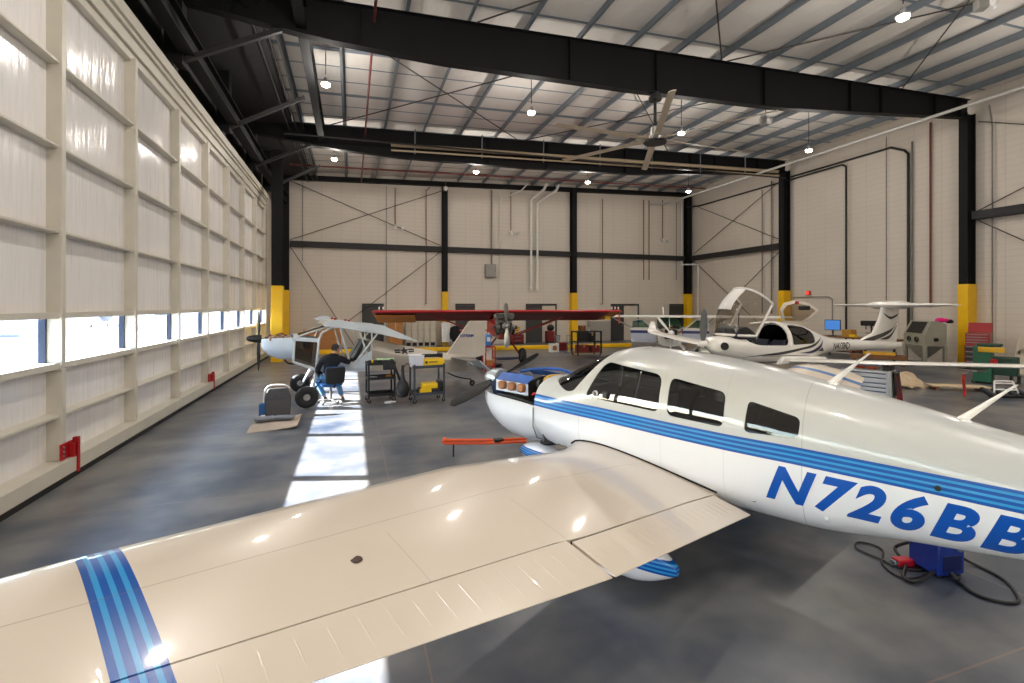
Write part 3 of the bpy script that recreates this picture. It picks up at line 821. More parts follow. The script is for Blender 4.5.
PO, PH = (3.927, 3.645, 0), .4349
P = thing('airplane', 'white low wing airplane with blue stripes and big blue registration letters in front', 'airplane', PO, PH)
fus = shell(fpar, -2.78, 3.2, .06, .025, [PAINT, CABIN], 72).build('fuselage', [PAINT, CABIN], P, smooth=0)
W1 = rpoly([(-1.90, 1.38), (-1.70, 1.80), (-.93, 1.72), (-.93, 1.345)], [.07, .1, .1, .07])
W2 = rpoly([(-.835, 1.33), (-.835, 1.71), (-.265, 1.625), (-.265, 1.305)], .07)
W3 = rpoly([(-.085, 1.295), (-.065, 1.58), (.355, 1.48), (.345, 1.31)], .05)
WS = rpoly([(-2.2, 1.385), (-2.09, 1.42), (-1.735, 1.865), (-1.66, 2.2), (-3.1, 2.2), (-2.66, 1.49), (-2.42, 1.45)], [.08, .03, .01, .01, .01, .04, .08])
glsrc = lambda: shell(fpar, -2.75, .6, .08, .006, TINT, 64, .006)
def window(root, body, poly, name, gm, mk, x0=-1.2, x1=1.2):
    cu = side_cutter(poly, x0, x1); cu.parent = root
    bool_apply(body, cu, 'DIFFERENCE')
    w_ = mk().build(name, gm, root, smooth=0)
    bool_apply(w_, cu, 'INTERSECT')
    w_.data.polygons.foreach_set('use_smooth', [True] * len(w_.data.polygons)); w_.data.set_sharp_from_angle(angle=math.radians(40))
    bpy.data.objects.remove(cu)
    return w_
for poly, nm in ((W1, 'front_side_window'), (W2, 'rear_side_window'), (W3, 'quarter_window')):
    window(P, fus, poly, nm, TINT, glsrc, -1.2, -.05)
    window(P, fus, poly, nm, TINT, glsrc, .05, 1.2)
window(P, fus, WS, 'windshield', TINT, glsrc)
fus.data.polygons.foreach_set('use_smooth', [True] * len(fus.data.polygons)); fus.data.set_sharp_from_angle(angle=math.radians(40))
# window seals and latch seam
MB().bar((0, 1.78, 1.45), (0, 1.72, 1.9), .03, .03).build('windshield_post', PLAIN, P)
MB().tube([(-.468, 1.28, 1.34 + .04), (-.445, 1.2, 1.73)], .008, 6).build('window_divider', PLAIN, P)
# firewall, panel, floor, seats
MB().prism([(-.44, .66), (.44, .66), (.46, 1.1), (.36, 1.4), (-.36, 1.4), (-.46, 1.1)], 'y', 2.66, 2.68).build('firewall', mat('firewall_grey', (110, 108, 104), .5), P, smooth=0)
MB().prism([(-.45, 1.0), (.45, 1.0), (.42, 1.4), (.3, 1.43), (-.3, 1.43), (-.42, 1.4)], 'y', 2.08, 2.14).build('instrument_panel', BLACK, P, smooth=0)
MB().sheet(lambda u, v: (-.44 + .88 * u, 2.12 + .5 * v, 1.42 + .06 * v - .14 * (2 * u - 1) ** 2), 12, 4, .01).build('glare_shield', BLACK, P)
MB().box(-.48, .48, .0, 2.4, .66, .69).build('cabin_floor', CABIN, P, smooth=0)
MB().prism([(-.38, .7), (.38, .7), (.44, 1.1), (.38, 1.45), (.22, 1.62), (-.22, 1.62), (-.38, 1.45), (-.44, 1.1)], 'y', -.42, -.4).build('bulkhead', SEATB, P, smooth=0)
for sx in (-.26, .26):
    for y, mm in ((1.15, SEATM), (.3, SEATB)):
        st = MB().box(sx - .22, sx + .22, y, y + .5, .78, .95).build('seat', mm, P, bevel=.05, seg=3)
        MB().bar((sx, y + .02, .95), (sx, y - .16, 1.5), .42, .12, (0, 1, 0)).build('backrest', mm, st, bevel=.05, seg=3)
        MB().box(sx - .13, sx + .13, y - .24, y - .14, 1.5, 1.66).build('headrest', SEATB if y < 1 else mm, st, bevel=.04, seg=3)
for sx in (-.26, .26):
    MB().tube([(sx, 2.1, 1.22), (sx, 1.85, 1.24)], .014, 8).build('yoke_shaft', BLACK, P)
    MB().tube([(sx - .16, 1.83, 1.34), (sx - .17, 1.84, 1.22), (sx, 1.85, 1.2), (sx + .17, 1.84, 1.22), (sx + .16, 1.83, 1.34)], .014, 8).build('yoke', BLACK, P)
# small vent scoop in the front window
MB().lathe([(.028, 0), (.036, .014), (.03, .04)], (-.535, 1.74, 1.43), (-1, .1, .1), 16, caps=False).build('vent_ring', PLAIN, P)
MB().box(-.575, -.53, 1.55, 1.64, 1.39, 1.48).build('vent_scoop', BLACK, P, bevel=.03)

# wings
LEs = lambda l: interp([.5, .75, 1.0, 1.2, 2.7, 5.0, 5.3, 5.42, 5.52], [-2.16, -2.02, -1.88, -1.83, -1.82, -1.38, -1.30, -1.18, -.98], l)
TEs = lambda l: interp([.5, 2.7, 5.3, 5.42, 5.52], [0., 0., -.24, -.3, -.42], l)
TEz = lambda l: .582 + .123 * (l - .61)
def yth(t): return 5 * .15 * (.2969 * math.sqrt(max(t, 0)) - .126 * t - .3516 * t * t + .2843 * t ** 3 - .1015 * t ** 4)
def tips(l): return interp([.5, 5.3, 5.42, 5.49, 5.52], [1., 1., .8, .45, .05], l)
def wing_pt(l, s, upper, sd):
    a, b = LEs(l), TEs(l); c = b - a; t = min(max((s - a) / c, 0.), 1.)
    zc = TEz(l) + .165 * (1 - t) * interp([.5, 2.7, 5.5], [1., .9, .7], l) + (.03 * (1 - tips(l)))
    z = zc + (1.12 if upper else -.62) * yth(t) * min(c, 1.85) * tips(l)
    return (-sd * l, -s, z)
def span_list(a, b, n): return [a + (b - a) * i / n for i in range(n + 1)]
HS = lambda l: interp([.5, 2.68, 2.72, 5.3], [-.345, -.345, -.37, -.46], l)
g = G('wing_paint', rough=.3, coat=.8)
ax = g.op('ABSOLUTE', g.x)
lp = g.op('SUBTRACT', ax, g.op('MULTIPLY', g.op('SUBTRACT', g.y, .42), .092))
t = g.op('DIVIDE', g.op('SUBTRACT', lp, 4.885), .082)
mask, bc = blue5(g, t)
bs = g.mix(g.noise(.9, 5), lin((216, 202, 184)), lin((226, 213, 196)))  # cream stands for warm ceiling light reflected in white paint
sl_ = g.op('SUBTRACT', g.y, g.op('SUBTRACT', 1.05, g.op('MULTIPLY', g.op('MAXIMUM', g.op('SUBTRACT', ax, 2.7), 0.), .08)))
ln = g.op('LESS_THAN', g.op('ABSOLUTE', sl_), .0022)
ln = g.op('MAXIMUM', g.op('MULTIPLY', ln, .5), g.op('MULTIPLY', g.op('MULTIPLY', g.op('LESS_THAN', g.op('ABSOLUTE', g.op('SUBTRACT', ax, 3.72)), .0022), g.band(g.y, .4, .85)), .35))
ln = g.op('MAXIMUM', ln, g.op('MULTIPLY', g.op('MULTIPLY', g.op('LESS_THAN', g.op('ABSOLUTE', g.op('SUBTRACT', ax, 2.7)), .0025), g.band(g.y, .35, .9)), .35))
g.color(g.mix(ln, g.mix(mask, bs, bc), lin((118, 104, 90))))
WING = MATS['wing_paint']
GAP = mat('gap_black', (18, 17, 17), .8)
def wing(sd):
    mb = MB(); rings = []
    ls = span_list(.42, 1.25, 14) + span_list(1.3, 2.7, 8)[0:] + sorted(span_list(2.8, 5.3, 16) + [4.999, 5.002]) + [5.36, 5.42, 5.46, 5.49, 5.51, 5.52]
    for l in ls:
        a = LEs(l); fl = l <= 5.0
        b = HS(l) if fl else TEs(l)
        N = 18; r = []
        for i in range(N + 1):
            u = (1 - math.cos(PI * i / N)) / 2 if not fl else 1 - math.cos(PI / 2 * i / N)
            r.append(wing_pt(l, b + (a - b) * (1 - (1 - u) if False else u) if False else a + (b - a) * (1 - u), True, sd))
        for i in range(1, N + 1):
            u = (1 - math.cos(PI * i / N)) / 2 if not fl else math.sin(PI / 2 * i / N) ** 2
            r.append(wing_pt(l, a + (b - a) * u, False, sd))
        rings.append(r)
    mb.loft(rings)
    wg = mb.build('wing', WING, P, smooth=40)
    def control(l0, l1, name, n_rib, rib_in):
        q = MB(); rg = []
        for l in span_list(l0, l1, 10):
            a = HS(l) + (.014 if l0 < 2 else .008); b = TEs(l); r = []
            for i in range(9): r.append(wing_pt(l, a + (b - a) * i / 8, True, sd))
            for i in range(8, -1, -1): r.append(wing_pt(l, a + (b - a) * i / 8, False, sd))
            rg.append(r)
        q.loft(rg)
        for i in range(n_rib):
            l = l0 + (l1 - l0) * (i + .6) / n_rib
            a, b = HS(l) + .05, TEs(l) - .03
            pts = []
            for k in range(7):
                p_ = wing_pt(l, a + (b - a) * k / 6, True, sd); pts.append((p_[0], p_[1], p_[2] - .002))
            q.tube(pts, [.001, .0045, .0055, .0055, .0045, .003, .001] if rib_in else [.001, .0035, .004, .004, .0035, .002, .001], 6)
        return q.build(name, WING, P, smooth=40)
    control(.6, 2.685, 'flap', 22, False)
    control(2.715, 4.995, 'aileron', 17, True)
    # dark hinge gap strip under the flap line
    hb = MB()
    for l0, l1 in ((.6, 2.68), (2.72, 4.99)):
        hb.loft([[(-sd * l, -HS(l) + .006, wing_pt(l, HS(l), False, sd)[2] + .012), (-sd * l, -HS(l) - .018, wing_pt(l, HS(l), False, sd)[2] + .012), (-sd * l, -HS(l) - .018, wing_pt(l, HS(l), True, sd)[2] - .006), (-sd * l, -HS(l) + .006, wing_pt(l, HS(l), True, sd)[2] - .006)] for l in (l0, l1)])
    hb.build('hinge_gap', GAP, P, smooth=0)
    return wg
for sd in (1, -1): wing(sd)
# rubber seal along the wing root
def fus_x(s, z):
    w, zb, zt, zw, a, b = fpar(s); e, hz = (a, zt - zw) if z > zw else (b, zw - zb)
    return w * max(0., 1 - (abs(z - zw) / hz) ** e) ** (1 / e)
for sd in (1, -1):
    pts = []
    for i in range(25):
        s = -2.12 + 1.78 * i / 24
        z = wing_pt(.56, s, True, sd)[2]
        pts.append((-sd * (fus_x(s, z) + .004), -s, z + .004))
    MB().tube(pts, .011, 6).build('root_seal', GAP, P)
# fuel cap and drain spots
def on_wing(l, s, sd=1): return Vector(wing_pt(l, s, True, sd))
MB().lathe([(.001, .004), (.03, .004), (.034, -.004)], on_wing(3.98, -.7), (0, 0, 1), 14).build('fuel_drain', mat('brown_spot', (70, 48, 38), .6), P)
MB().lathe([(.05, -.004), (.05, .012), (.042, .016), (.001, .016)], on_wing(2.05, -1.55), (0, .1, 1), 18).build('fuel_cap', PLAIN, P)

# registration letters wrapped round the rear fuselage
vs, fs = text_mb('N726BB', .44, shear=.36, offset=.017, space=1.24)
bx0 = min(v.x for v in vs); bx1 = max(v.x for v in vs); by0 = min(v.y for v in vs); by1 = max(v.y for v in vs)
for sd in (1, -1):
    m = MB(); out = []
    for v in vs:
        u = (v.x - bx0) / (bx1 - bx0); q = (v.y - by0) / (by1 - by0)
        if sd < 0: u = 1 - u
        s = .095 + 1.635 * u
        z = .732 - .018 * (s - .1) + (.335 - .014 * s) * q
        out.append((-sd * (fus_x(s, z) + .0025), -s, z))
    m.add(out, fs)
    o_ = m.build('registration', mat('letter_blue', (0, 82, 176), .3, coat=.5, var=.02), P, smooth=0)
# antennas, bumps
for s0, z0, s1, z1 in ((.47, 1.745, .76, 2.04), (1.33, 1.555, 1.64, 1.875)):
    b = MB(); R_ = []
    for k in range(7):
        f_ = k / 6; s = s0 + (s1 - s0) * f_; z = z0 + (z1 - z0) * f_; ch = .034 * (1 - f_) ** 1.3 + .011
        R_.append([(.012 * (1 - .6 * f_) * math.cos(2 * PI * j / 10), -s + ch * math.sin(2 * PI * j / 10), z) for j in range(10)])
    b.loft(R_); b.lathe([(.075, -.02), (.06, .006), (.02, .014), (.001, .014)], (0, -s0, z0), (0, .35, 1), 16)
    b.build('antenna', PLAIN, P, bevel=.004)
MB().lathe([(.02, 0), (.018, .02), (.001, .022)], (-fus_x(1.24, 1.11), -1.24, 1.11), (-1, -.1, 0), 12).build('static_port', mat('dark_metal', (60, 52, 46), .4, .6), P)
MB().ball((-fus_x(.54, .66) - .005, -.54, .66), .02, 12, 8).build('drain_bump', PLAIN, P)

# tail
def foil_panel(root, name, pts, th, m_, ax_='x'):
    pass
fin = []
for z, a, b in ((1.25, 2.0, 3.15), (1.5, 2.35, 3.2), (2.22, 2.75, 3.3)):
    r = []
    for k in range(16):
        an = 2 * PI * k / 16; ch = (b - a) / 2
        r.append((.05 * math.sin(an) * (b - a), -(a + ch) + ch * math.cos(an), z))
    fin.append(r)
MB().loft(fin).build('fin', PLAIN, P)
stb = []
for x in (-1.95, -1.9, -.1, .1, 1.9, 1.95):
    r = []
    for k in range(16):
        an = 2 * PI * k / 16; ch = .38 if abs(x) < 1.92 else .3
        r.append((x, -2.95 + ch * math.cos(an), 1.16 + .045 * math.sin(an)))
    stb.append(r)
MB().loft(stb).build('stabilator', PLAIN, P)

# lower cowling, open on top
def cowl_ring(s, w, zb, zt, th=0.):
    r = []
    for k in range(25):
        a = PI + PI * k / 24
        c, q = math.cos(a), math.sin(a)
        r.append(((w - th) * math.copysign(abs(c) ** (2 / 2.6), c), -s, zt + (zt - zb - th) * math.copysign(abs(q) ** (2 / 2.6), q)))
    return r
CS = [(-4.0, .26, .88, 1.16), (-3.95, .36, .80, 1.165), (-3.8, .43, .68, 1.16), (-3.6, .465, .585, 1.155), (-3.4, .48, .53, 1.15), (-3.1, .495, .52, 1.14), (-2.785, .503, .60, 1.12)]
outer = [cowl_ring(*c_) for c_ in CS]; inner = [cowl_ring(*c_, .02) for c_ in CS]
mb = MB(); n_ = 25
for grp in (outer, inner):
    mb.loft(grp, caps=False, closed=False)
k0 = len(CS) * n_
for i in range(len(CS) - 1):
    for j in (0, 24):
        a, b = i * n_ + j, (i + 1) * n_ + j
        mb.f.append((a, b, k0 + b, k0 + a)); mb.mi.append(0)
mb.f += [tuple(range(n_))]; mb.mi.append(0)
for j in range(24):
    a = (len(CS) - 1) * n_ + j; mb.f.append((a, a + 1, k0 + a + 1, k0 + a)); mb.mi.append(0)
mb.build('lower_cowling', PLAIN, P, smooth=45)
MB().tube([(-.51, 2.79, 1.1), (-.5, 2.8, .85), (-.42, 2.8, .68), (-.2, 2.8, .6), (.2, 2.8, .6), (.42, 2.8, .68), (.5, 2.8, .85), (.51, 2.79, 1.1)], .006, 6).build('cowl_seam', GAP, P)

# engine
ENG = mat('engine_dark', (44, 42, 42), .5, .5, .2, 20)
ALU = mat('engine_alloy', (150, 148, 144), .4, .8, .12, 20)
COP = mat('rocker_cover_copper', (158, 106, 70), .4, .3, .15, 14)
BAF = mat('baffle_blue', (40, 88, 168), .45, 0, .2, 6)
BAFL = mat('baffle_pale', (198, 208, 222), .4, .2, .1, 8)
MB().box(-.16, .16, 2.9, 3.75, 1.02, 1.34).build('crankcase', ENG, P, bevel=.03)
for s in (-3.49, -3.295, -3.1):
    for sx in (-1, 1):
        prof = [(.06, .12)]
        for k in range(10):
            d = .14 + k * .022
            prof += [(.062, d), (.085, d + .003), (.085, d + .009), (.062, d + .012)]
        prof += [(.06, .38)]
        cy = MB().lathe(prof, (0, -s, 1.24), (sx, 0, 0.12), 18).build('cylinder', ALU, P)
        MB().prism(rpoly([(-s - .062, 1.25), (-s + .062, 1.25), (-s + .062, 1.37), (-s - .062, 1.37)], .05), 'x', sx * .37, sx * .46).build('rocker_cover', COP, cy, bevel=.015)
for sx in (-1, 1):
    MB().box(sx * .392 - .004, sx * .392 + .004, 3.0, 3.66, 1.215, 1.37).build('baffle', BAFL, P, smooth=0)
    b = MB()
    b.sheet(lambda u, v: (sx * (.395 - .12 * v), 3.66 - .66 * u, 1.37 + .09 * v + .015 * math.sin(u * PI)), 10, 3, .006)
    b.build('baffle_seal', BAF, P)
MB().sheet(lambda u, v: (-.4 + .8 * u, 2.98 + .01 * v, 1.1 + .36 * v - .06 * (2 * u - 1) ** 2 * v), 16, 3).build('rear_baffle', ENG, P)
MB().sheet(lambda u, v: (-.38 + .76 * u, 3.7 + .1 * v, 1.02 + .4 * v * (1 - .3 * (2 * u - 1) ** 2)), 16, 3).build('front_baffle', mat('baffle_navy', (40, 62, 96), .4), P)
MB().tube(smooth_path([(.47, 2.82, 1.42), (.42, 3.1, 1.49), (.36, 3.5, 1.47), (.2, 3.75, 1.42)]), .022, 8).build('baffle_strip', BAF, P)
MB().box(-.2, .2, 2.98, 3.6, 1.36, 1.4).build('engine_top', ENG, P, bevel=.01)
for i, (pts, r_, mm) in enumerate([([(-.3, 2.72, 1.3), (-.34, 2.86, 1.36), (-.2, 2.98, 1.4)], .022, BLACK), ([(-.42, 2.74, 1.18), (-.44, 2.85, 1.1), (-.4, 3.0, 1.12)], .03, BLACK),
        ([(-.36, 2.72, 1.22), (-.42, 2.84, 1.27), (-.34, 2.97, 1.22)], .014, mat('wire_red', (190, 36, 40), .5)), ([(-.1, 2.72, 1.4), (-.12, 2.86, 1.44), (0, 2.98, 1.42)], .03, BLACK),
        ([(-.28, 2.8, 1.44), (-.1, 2.86, 1.47), (.1, 2.84, 1.46)], .02, mat('wire_yellow', (214, 168, 50), .5)), ([(-.45, 2.84, 1.14), (-.46, 3.2, 1.17), (-.42, 3.6, 1.16)], .014, BLACK),
        ([(-.2, 2.72, 1.2), (-.3, 2.82, 1.14), (-.36, 2.93, 1.17)], .035, ENG)]):
    MB().tube(smooth_path(pts), r_, 8).build('hose', mm, P)
MB().box(-.3, -.05, 2.72, 2.9, 1.1, 1.38).build('magneto', ENG, P, bevel=.03)
MB().box(.05, .34, 2.72, 2.9, 1.1, 1.42).build('oil_cooler', mat('cooler_tan', (168, 140, 100), .5), P, bevel=.02)
# propeller
MB().lathe([(.001, .34), (.05, .325), (.1, .26), (.135, .15), (.15, .0), (.14, -.02), (.001, -.02)], (0, 4.0, 1.31), (0, 1, 0), 28).build('spinner', mat('spinner_alloy', (196, 206, 214), .25, .6, .04), P)
PROPB = mat('prop_black', (30, 29, 29), .45, 0, .12, 9)
def blade(root, c, d, L_, w0, m_, ax_=(0, 1, 0), tipc=None, name='propeller_blade'):
    d = Vector(d).normalized(); ax_ = Vector(ax_).normalized(); ch0 = ax_.cross(d); rg = []
    for k in range(15):
        f_ = k / 14; r_ = .1 + (L_ - .1) * f_
        tw = math.radians(62 - 42 * f_)
        ch = ch0 * math.cos(tw) + ax_ * math.sin(tw); nn = ch0 * -math.sin(tw) + ax_ * math.cos(tw)
        w_ = w0 * interp([0, .12, .4, .75, .93, 1.], [.5, .7, 1., .85, .6, .12], f_); t_ = interp([0, .15, 1], [.05, .03, .008], f_)
        rg.append([Vector(c) + d * r_ + ch * (w_ / 2 * math.cos(2 * PI * j / 12)) + nn * (t_ / 2 * math.sin(2 * PI * j / 12)) for j in range(12)])
    return MB().loft(rg).build(name, m_, root)
blade(P, (0, 4.06, 1.31), (-.95, 0, -.31), .99, .17, PROPB)
blade(P, (0, 4.06, 1.31), (.95, 0, .31), .99, .17, PROPB)

# wheel fairings
g = G('fairing_paint', rough=.26, coat=.6)
tt = g.op('DIVIDE', g.op('SUBTRACT', g.z, .31), .062)
mask, bc = blue5(g, tt)
g.color(g.mix(mask, lin((238, 238, 238)), bc))
FAIR = MATS['fairing_paint']
def pant(x, y0, y1, w, zb, zt, name):
    rg = []
    for k in range(21):
        f_ = k / 20; y = y1 + (y0 - y1) * f_
        e = math.sin(PI * min(f_ / .62, 1.) / 2) ** .55 if f_ < .62 else (1 - ((f_ - .62) / .38) ** 1.7 * .8)
        e = max(e, .03)
        zc = .5 * (zb + zt) + .02 * f_
        rg.append([(x + w / 2 * e * math.copysign(abs(math.cos(2 * PI * j / 20)) ** .8, math.cos(2 * PI * j / 20)), y, zc + (zt - zb) / 2 * e * math.copysign(abs(math.sin(2 * PI * j / 20)) ** .8, math.sin(2 * PI * j / 20))) for j in range(20)])
    return MB().loft(rg).build(name, FAIR, P)
for x in (-1.45, 1.45):
    pant(x, .25, 1.42, .27, .07, .49, 'wheel_fairing')
    MB().torus((x, .95, .15), (1, 0, 0), .095, .055, 20, 10).build('wheel', BLACK, P)
    MB().tube([(x, .9, .4), (x * .99, .95, .78)], .05, 10).build('gear_leg', PLAIN, P)
pant(0, 2.72, 3.56, .24, .12, .46, 'wheel_fairing')
MB().torus((0, 3.2, .16), (1, 0, 0), .1, .055, 20, 10).build('wheel', BLACK, P)
MB().tube([(0, 3.1, .42), (0, 3.0, .75)], .045, 10).build('gear_leg', ALU, P)
MB().tube(smooth_path([(-.06, 3.05, .5), (-.1, 2.9, .52), (-.02, 2.75, .55)]), .03, 8).build('gear_link', ENG, P)

# orange tow bar hooked to the nose wheel
ORG = mat('tow_bar_orange', (235, 92, 42), .4)
T = thing('tow_bar', 'orange tow bar hooked to the nose wheel of the white airplane', 'tow bar', (1.42, 7.75, 0))
a0 = Vector((0, 0, .27)); a1 = Vector((1.28, -.42, .27))
d = (a1 - a0).normalized(); pr = Vector((-d.y, d.x, 0))
MB().tube([a0, a0.lerp(a1, .5), a1 + pr * .07], .024, 8).build('bar', ORG, T)
MB().tube([a0 + Vector((0, 0, -.05)), a0.lerp(a1, .5) + Vector((0, 0, -.05)), a1 - pr * .09], .024, 8).build('bar', ORG, T)
MB().bar(a0 - pr * .12, a0 + pr * .12, .03, .03).build('handle', ORG, T)
MB().tube([a0.lerp(a1, .12) + Vector((0, 0, -.04)), a0.lerp(a1, .12) + Vector((0, 0, -.27))], .014, 8).build('stand_leg', BLACK, T)
MB().cbox((.85, -.28, .27), (.16, .12, .05)).build('clamp', BLACK, T, bevel=.01)
# ------------------------------------------------------------------ grey bush plane without wings, nose towards the door
BGREY = mat('bush_fabric', (196, 186, 174), .55, 0, .05, 2)
BWHITE = mat('bush_white', (206, 214, 222), .35, 0, .04, 2, coat=.3)
TUBE = mat('frame_tube', (206, 208, 208), .4, .2, .05)
DKGREY = mat('shade_grey', (118, 114, 110), .6, 0, .08, 3)
INK = mat('insignia_navy', (24, 28, 48), .5)
TIRE = mat('tyre_rubber', (26, 26, 27), .75, 0, .15, 20)
B = thing('airplane', 'grey bush plane without wings, star emblem on its side, nose to the hangar door', 'airplane', (-1.20, 13.66, 0), 1.726)
def Q(y, l, z): return (-l, y, z)
def hexring(y, wt, wm, wb, zt, zm, zb):
    return [Q(y, wt, zt), Q(y, wm, zm), Q(y, wb, zb), Q(y, -wb, zb), Q(y, -wm, zm), Q(y, -wt, zt)]
# rear fuselage
m = MB()
m.loft([hexring(-1.62, .28, .5, .34, 1.54, 1.28, .70), hexring(-2.4, .2, .42, .24, 1.37, 1.09, .62), hexring(-3.3, .12, .28, .14, 1.17, .94, .52), hexring(-4.0, .05, .17, .07, 1.02, .85, .46), hexring(-4.62, .03, .06, .04, .97, .81, .45)])
m.build('rear_fuselage', BGREY, B, smooth=0, bevel=.012)
# belly of the cabin and sill
m = MB()
m.loft([[Q(.24, .5, 1.07), Q(.24, .5, 1.0), Q(.24, -.5, 1.0), Q(.24, -.5, 1.07)], [Q(-.3, .53, .86), Q(-.3, .53, .78), Q(-.3, -.53, .78), Q(-.3, -.53, .86)],
        [Q(-1.62, .5, .82), Q(-1.62, .47, .69), Q(-1.62, -.47, .69), Q(-1.62, -.5, .82)]])
m.build('belly', BWHITE, B, smooth=0)
for sl in (1, -1):
    MB().prism([(-.34, .84), (-1.66, .78), (-1.66, 1.26), (-1.45, 1.15), (-1.2, .98), (-.36, 1.06)], 'x', -sl * .5, -sl * .52).build('side_panel', BWHITE, B, smooth=0)
# cowling deck, lower cowl
m = MB()
for sl in (1, -1):
    m.prism([(.26, 1.68), (.26, 1.58), (-.34, 1.52), (-.34, 1.62)], 'x', -sl * .48, -sl * .52)
m.sheet(lambda u, v: Q(.26 - .12 * v, -.5 + 1.0 * u, 1.68 + .05 * math.sin(PI * u)), 10, 2, .012)
m.build('cowl_deck', BWHITE, B, smooth=30)
def bcowl(y, w, zb, zt):
    r = []
    for k in range(17):
        a = PI + PI * k / 16
        r.append((w * math.copysign(abs(math.cos(a)) ** .75, math.cos(a)), y, zt + (zt - zb) * math.copysign(abs(math.sin(a)) ** .75, math.sin(a))))
    return r
m = MB(); CB = [(.97, .2, 1.42, 1.62), (.93, .27, 1.33, 1.63), (.8, .36, 1.2, 1.64), (.6, .42, 1.1, 1.65), (.27, .5, 1.06, 1.66)]
m.loft([bcowl(*c_) for c_ in CB], caps=False, closed=False); m.loft([bcowl(c_[0], c_[1] - .015, c_[2] + .015, c_[3]) for c_ in CB], caps=False, closed=False)
m.f += [tuple(range(17))]; m.mi.append(0)
m.build('lower_cowling', BWHITE, B, smooth=45)
MB().box(-.22, .22, .3, .9, 1.4, 1.66).build('engine_block', ENG, B, bevel=.03)
for i in range(3):
    for sl in (1, -1):
        c_ = MB().lathe([(.05, .1)] + [p for k in range(6) for p in ((.052, .12 + k * .03), (.075, .125 + k * .03), (.075, .135 + k * .03), (.052, .14 + k * .03))] + [(.05, .33)], (0, .38 + i * .18, 1.6), (sl, 0, .1), 14).build('cylinder', ALU, B)
        MB().cbox((sl * .34, .38 + i * .18, 1.635), (.07, .11, .11)).build('rocker_cover', COP, c_, bevel=.02)
for pts in ([(.1, .4, 1.66), (.15, .5, 1.74), (.1, .65, 1.7)], [(-.1, .35, 1.66), (-.16, .45, 1.72), (-.05, .6, 1.7)], [(-.2, .7, 1.64), (-.1, .78, 1.72), (.1, .8, 1.68)]):
    MB().tube(smooth_path(pts), .018, 8).build('hose', mat('hose_rust', (120, 70, 48), .6), B)
# spinner and propeller
MB().lathe([(.001, .34), (.035, .33), (.075, .26), (.1, .14), (.105, .0), (.001, -.01)], (0, .97, 1.62), (0, 1, .06), 24).build('spinner', BLACK, B)
blade(B, (0, 1.03, 1.62), (.33, 0, .72), .8, .12, BLACK)
blade(B, (0, 1.03, 1.62), (-.33, 0, -.82), .84, .12, PROPB)
MB().tube(smooth_path([(-.1, .45, 1.08), (-.12, .35, .98), (-.12, .2, .96)]), .022, 8).build('exhaust', ENG, B)
# cabin frame of tubes
fr = MB()
for sl in (1, -1):
    l = .51 * sl
    for a, b, r_ in ((Q(.23, l, 1.62), Q(.26, l, 1.05), .028), (Q(.26, l, 1.05), Q(-.27, l, .84), .03), (Q(-.27, l, .84), Q(-.34, l, 1.58), .032), (Q(-.34, l, 1.58), Q(-.40, l, 1.76), .03),
                     (Q(-.40, l, 1.76), Q(-.66, l, 1.90), .03), (Q(.22, l, 1.66), Q(-.66, l * .8, 1.95), .022), (Q(-.66, l, 1.92), Q(-1.66, l * 1.05, 1.76), .03), (Q(-1.66, l, 1.74), Q(-1.68, l * .9, 1.26), .022),
                     (Q(-1.35, l, 1.78), Q(-1.55, l, 1.1), .022)):
        fr.tube([a, b], r_, 8)
fr.tube([Q(-.66, .5, 1.92), Q(-.66, -.5, 1.92)], .025, 8); fr.tube([Q(-1.2, .5, 1.84), Q(-1.6, -.5, 1.74)], .02, 8); fr.tube([Q(-1.66, .5, 1.76), Q(-1.66, -.5, 1.76)], .025, 8)
fr.build('cabin_frame', TUBE, B)
for sl in (1, -1):
    MB().tube([Q(-.84, .6 * sl, 1.88), Q(-1.11, .56 * sl, .88)], [.022, .03], 8).build('wing_strut', TUBE, B)
    MB().tube([Q(-1.80, .6 * sl, 1.72), Q(-1.15, .56 * sl, .86)], [.022, .03], 8).build('wing_strut', TUBE, B)
    MB().prism([(.2, 1.6), (.235, 1.08), (-.25, .88), (-.31, 1.56)], 'x', -sl * .505, -sl * .51).build('door_window', glass('smoked_glass', (206, 204, 200), .06), B, smooth=0)
MB().add([Q(.2, .48, 1.69), Q(.2, -.48, 1.69), Q(-.66, -.42, 1.96), Q(-.66, .42, 1.96), Q(.2, .48, 1.684), Q(.2, -.48, 1.684), Q(-.66, -.42, 1.954), Q(-.66, .42, 1.954)],
         [(0, 1, 2, 3), (7, 6, 5, 4), (0, 4, 5, 1), (1, 5, 6, 2), (2, 6, 7, 3), (3, 7, 4, 0)]).build('windshield', glass('grey_plexi', (168, 164, 160), .08), B, smooth=0)
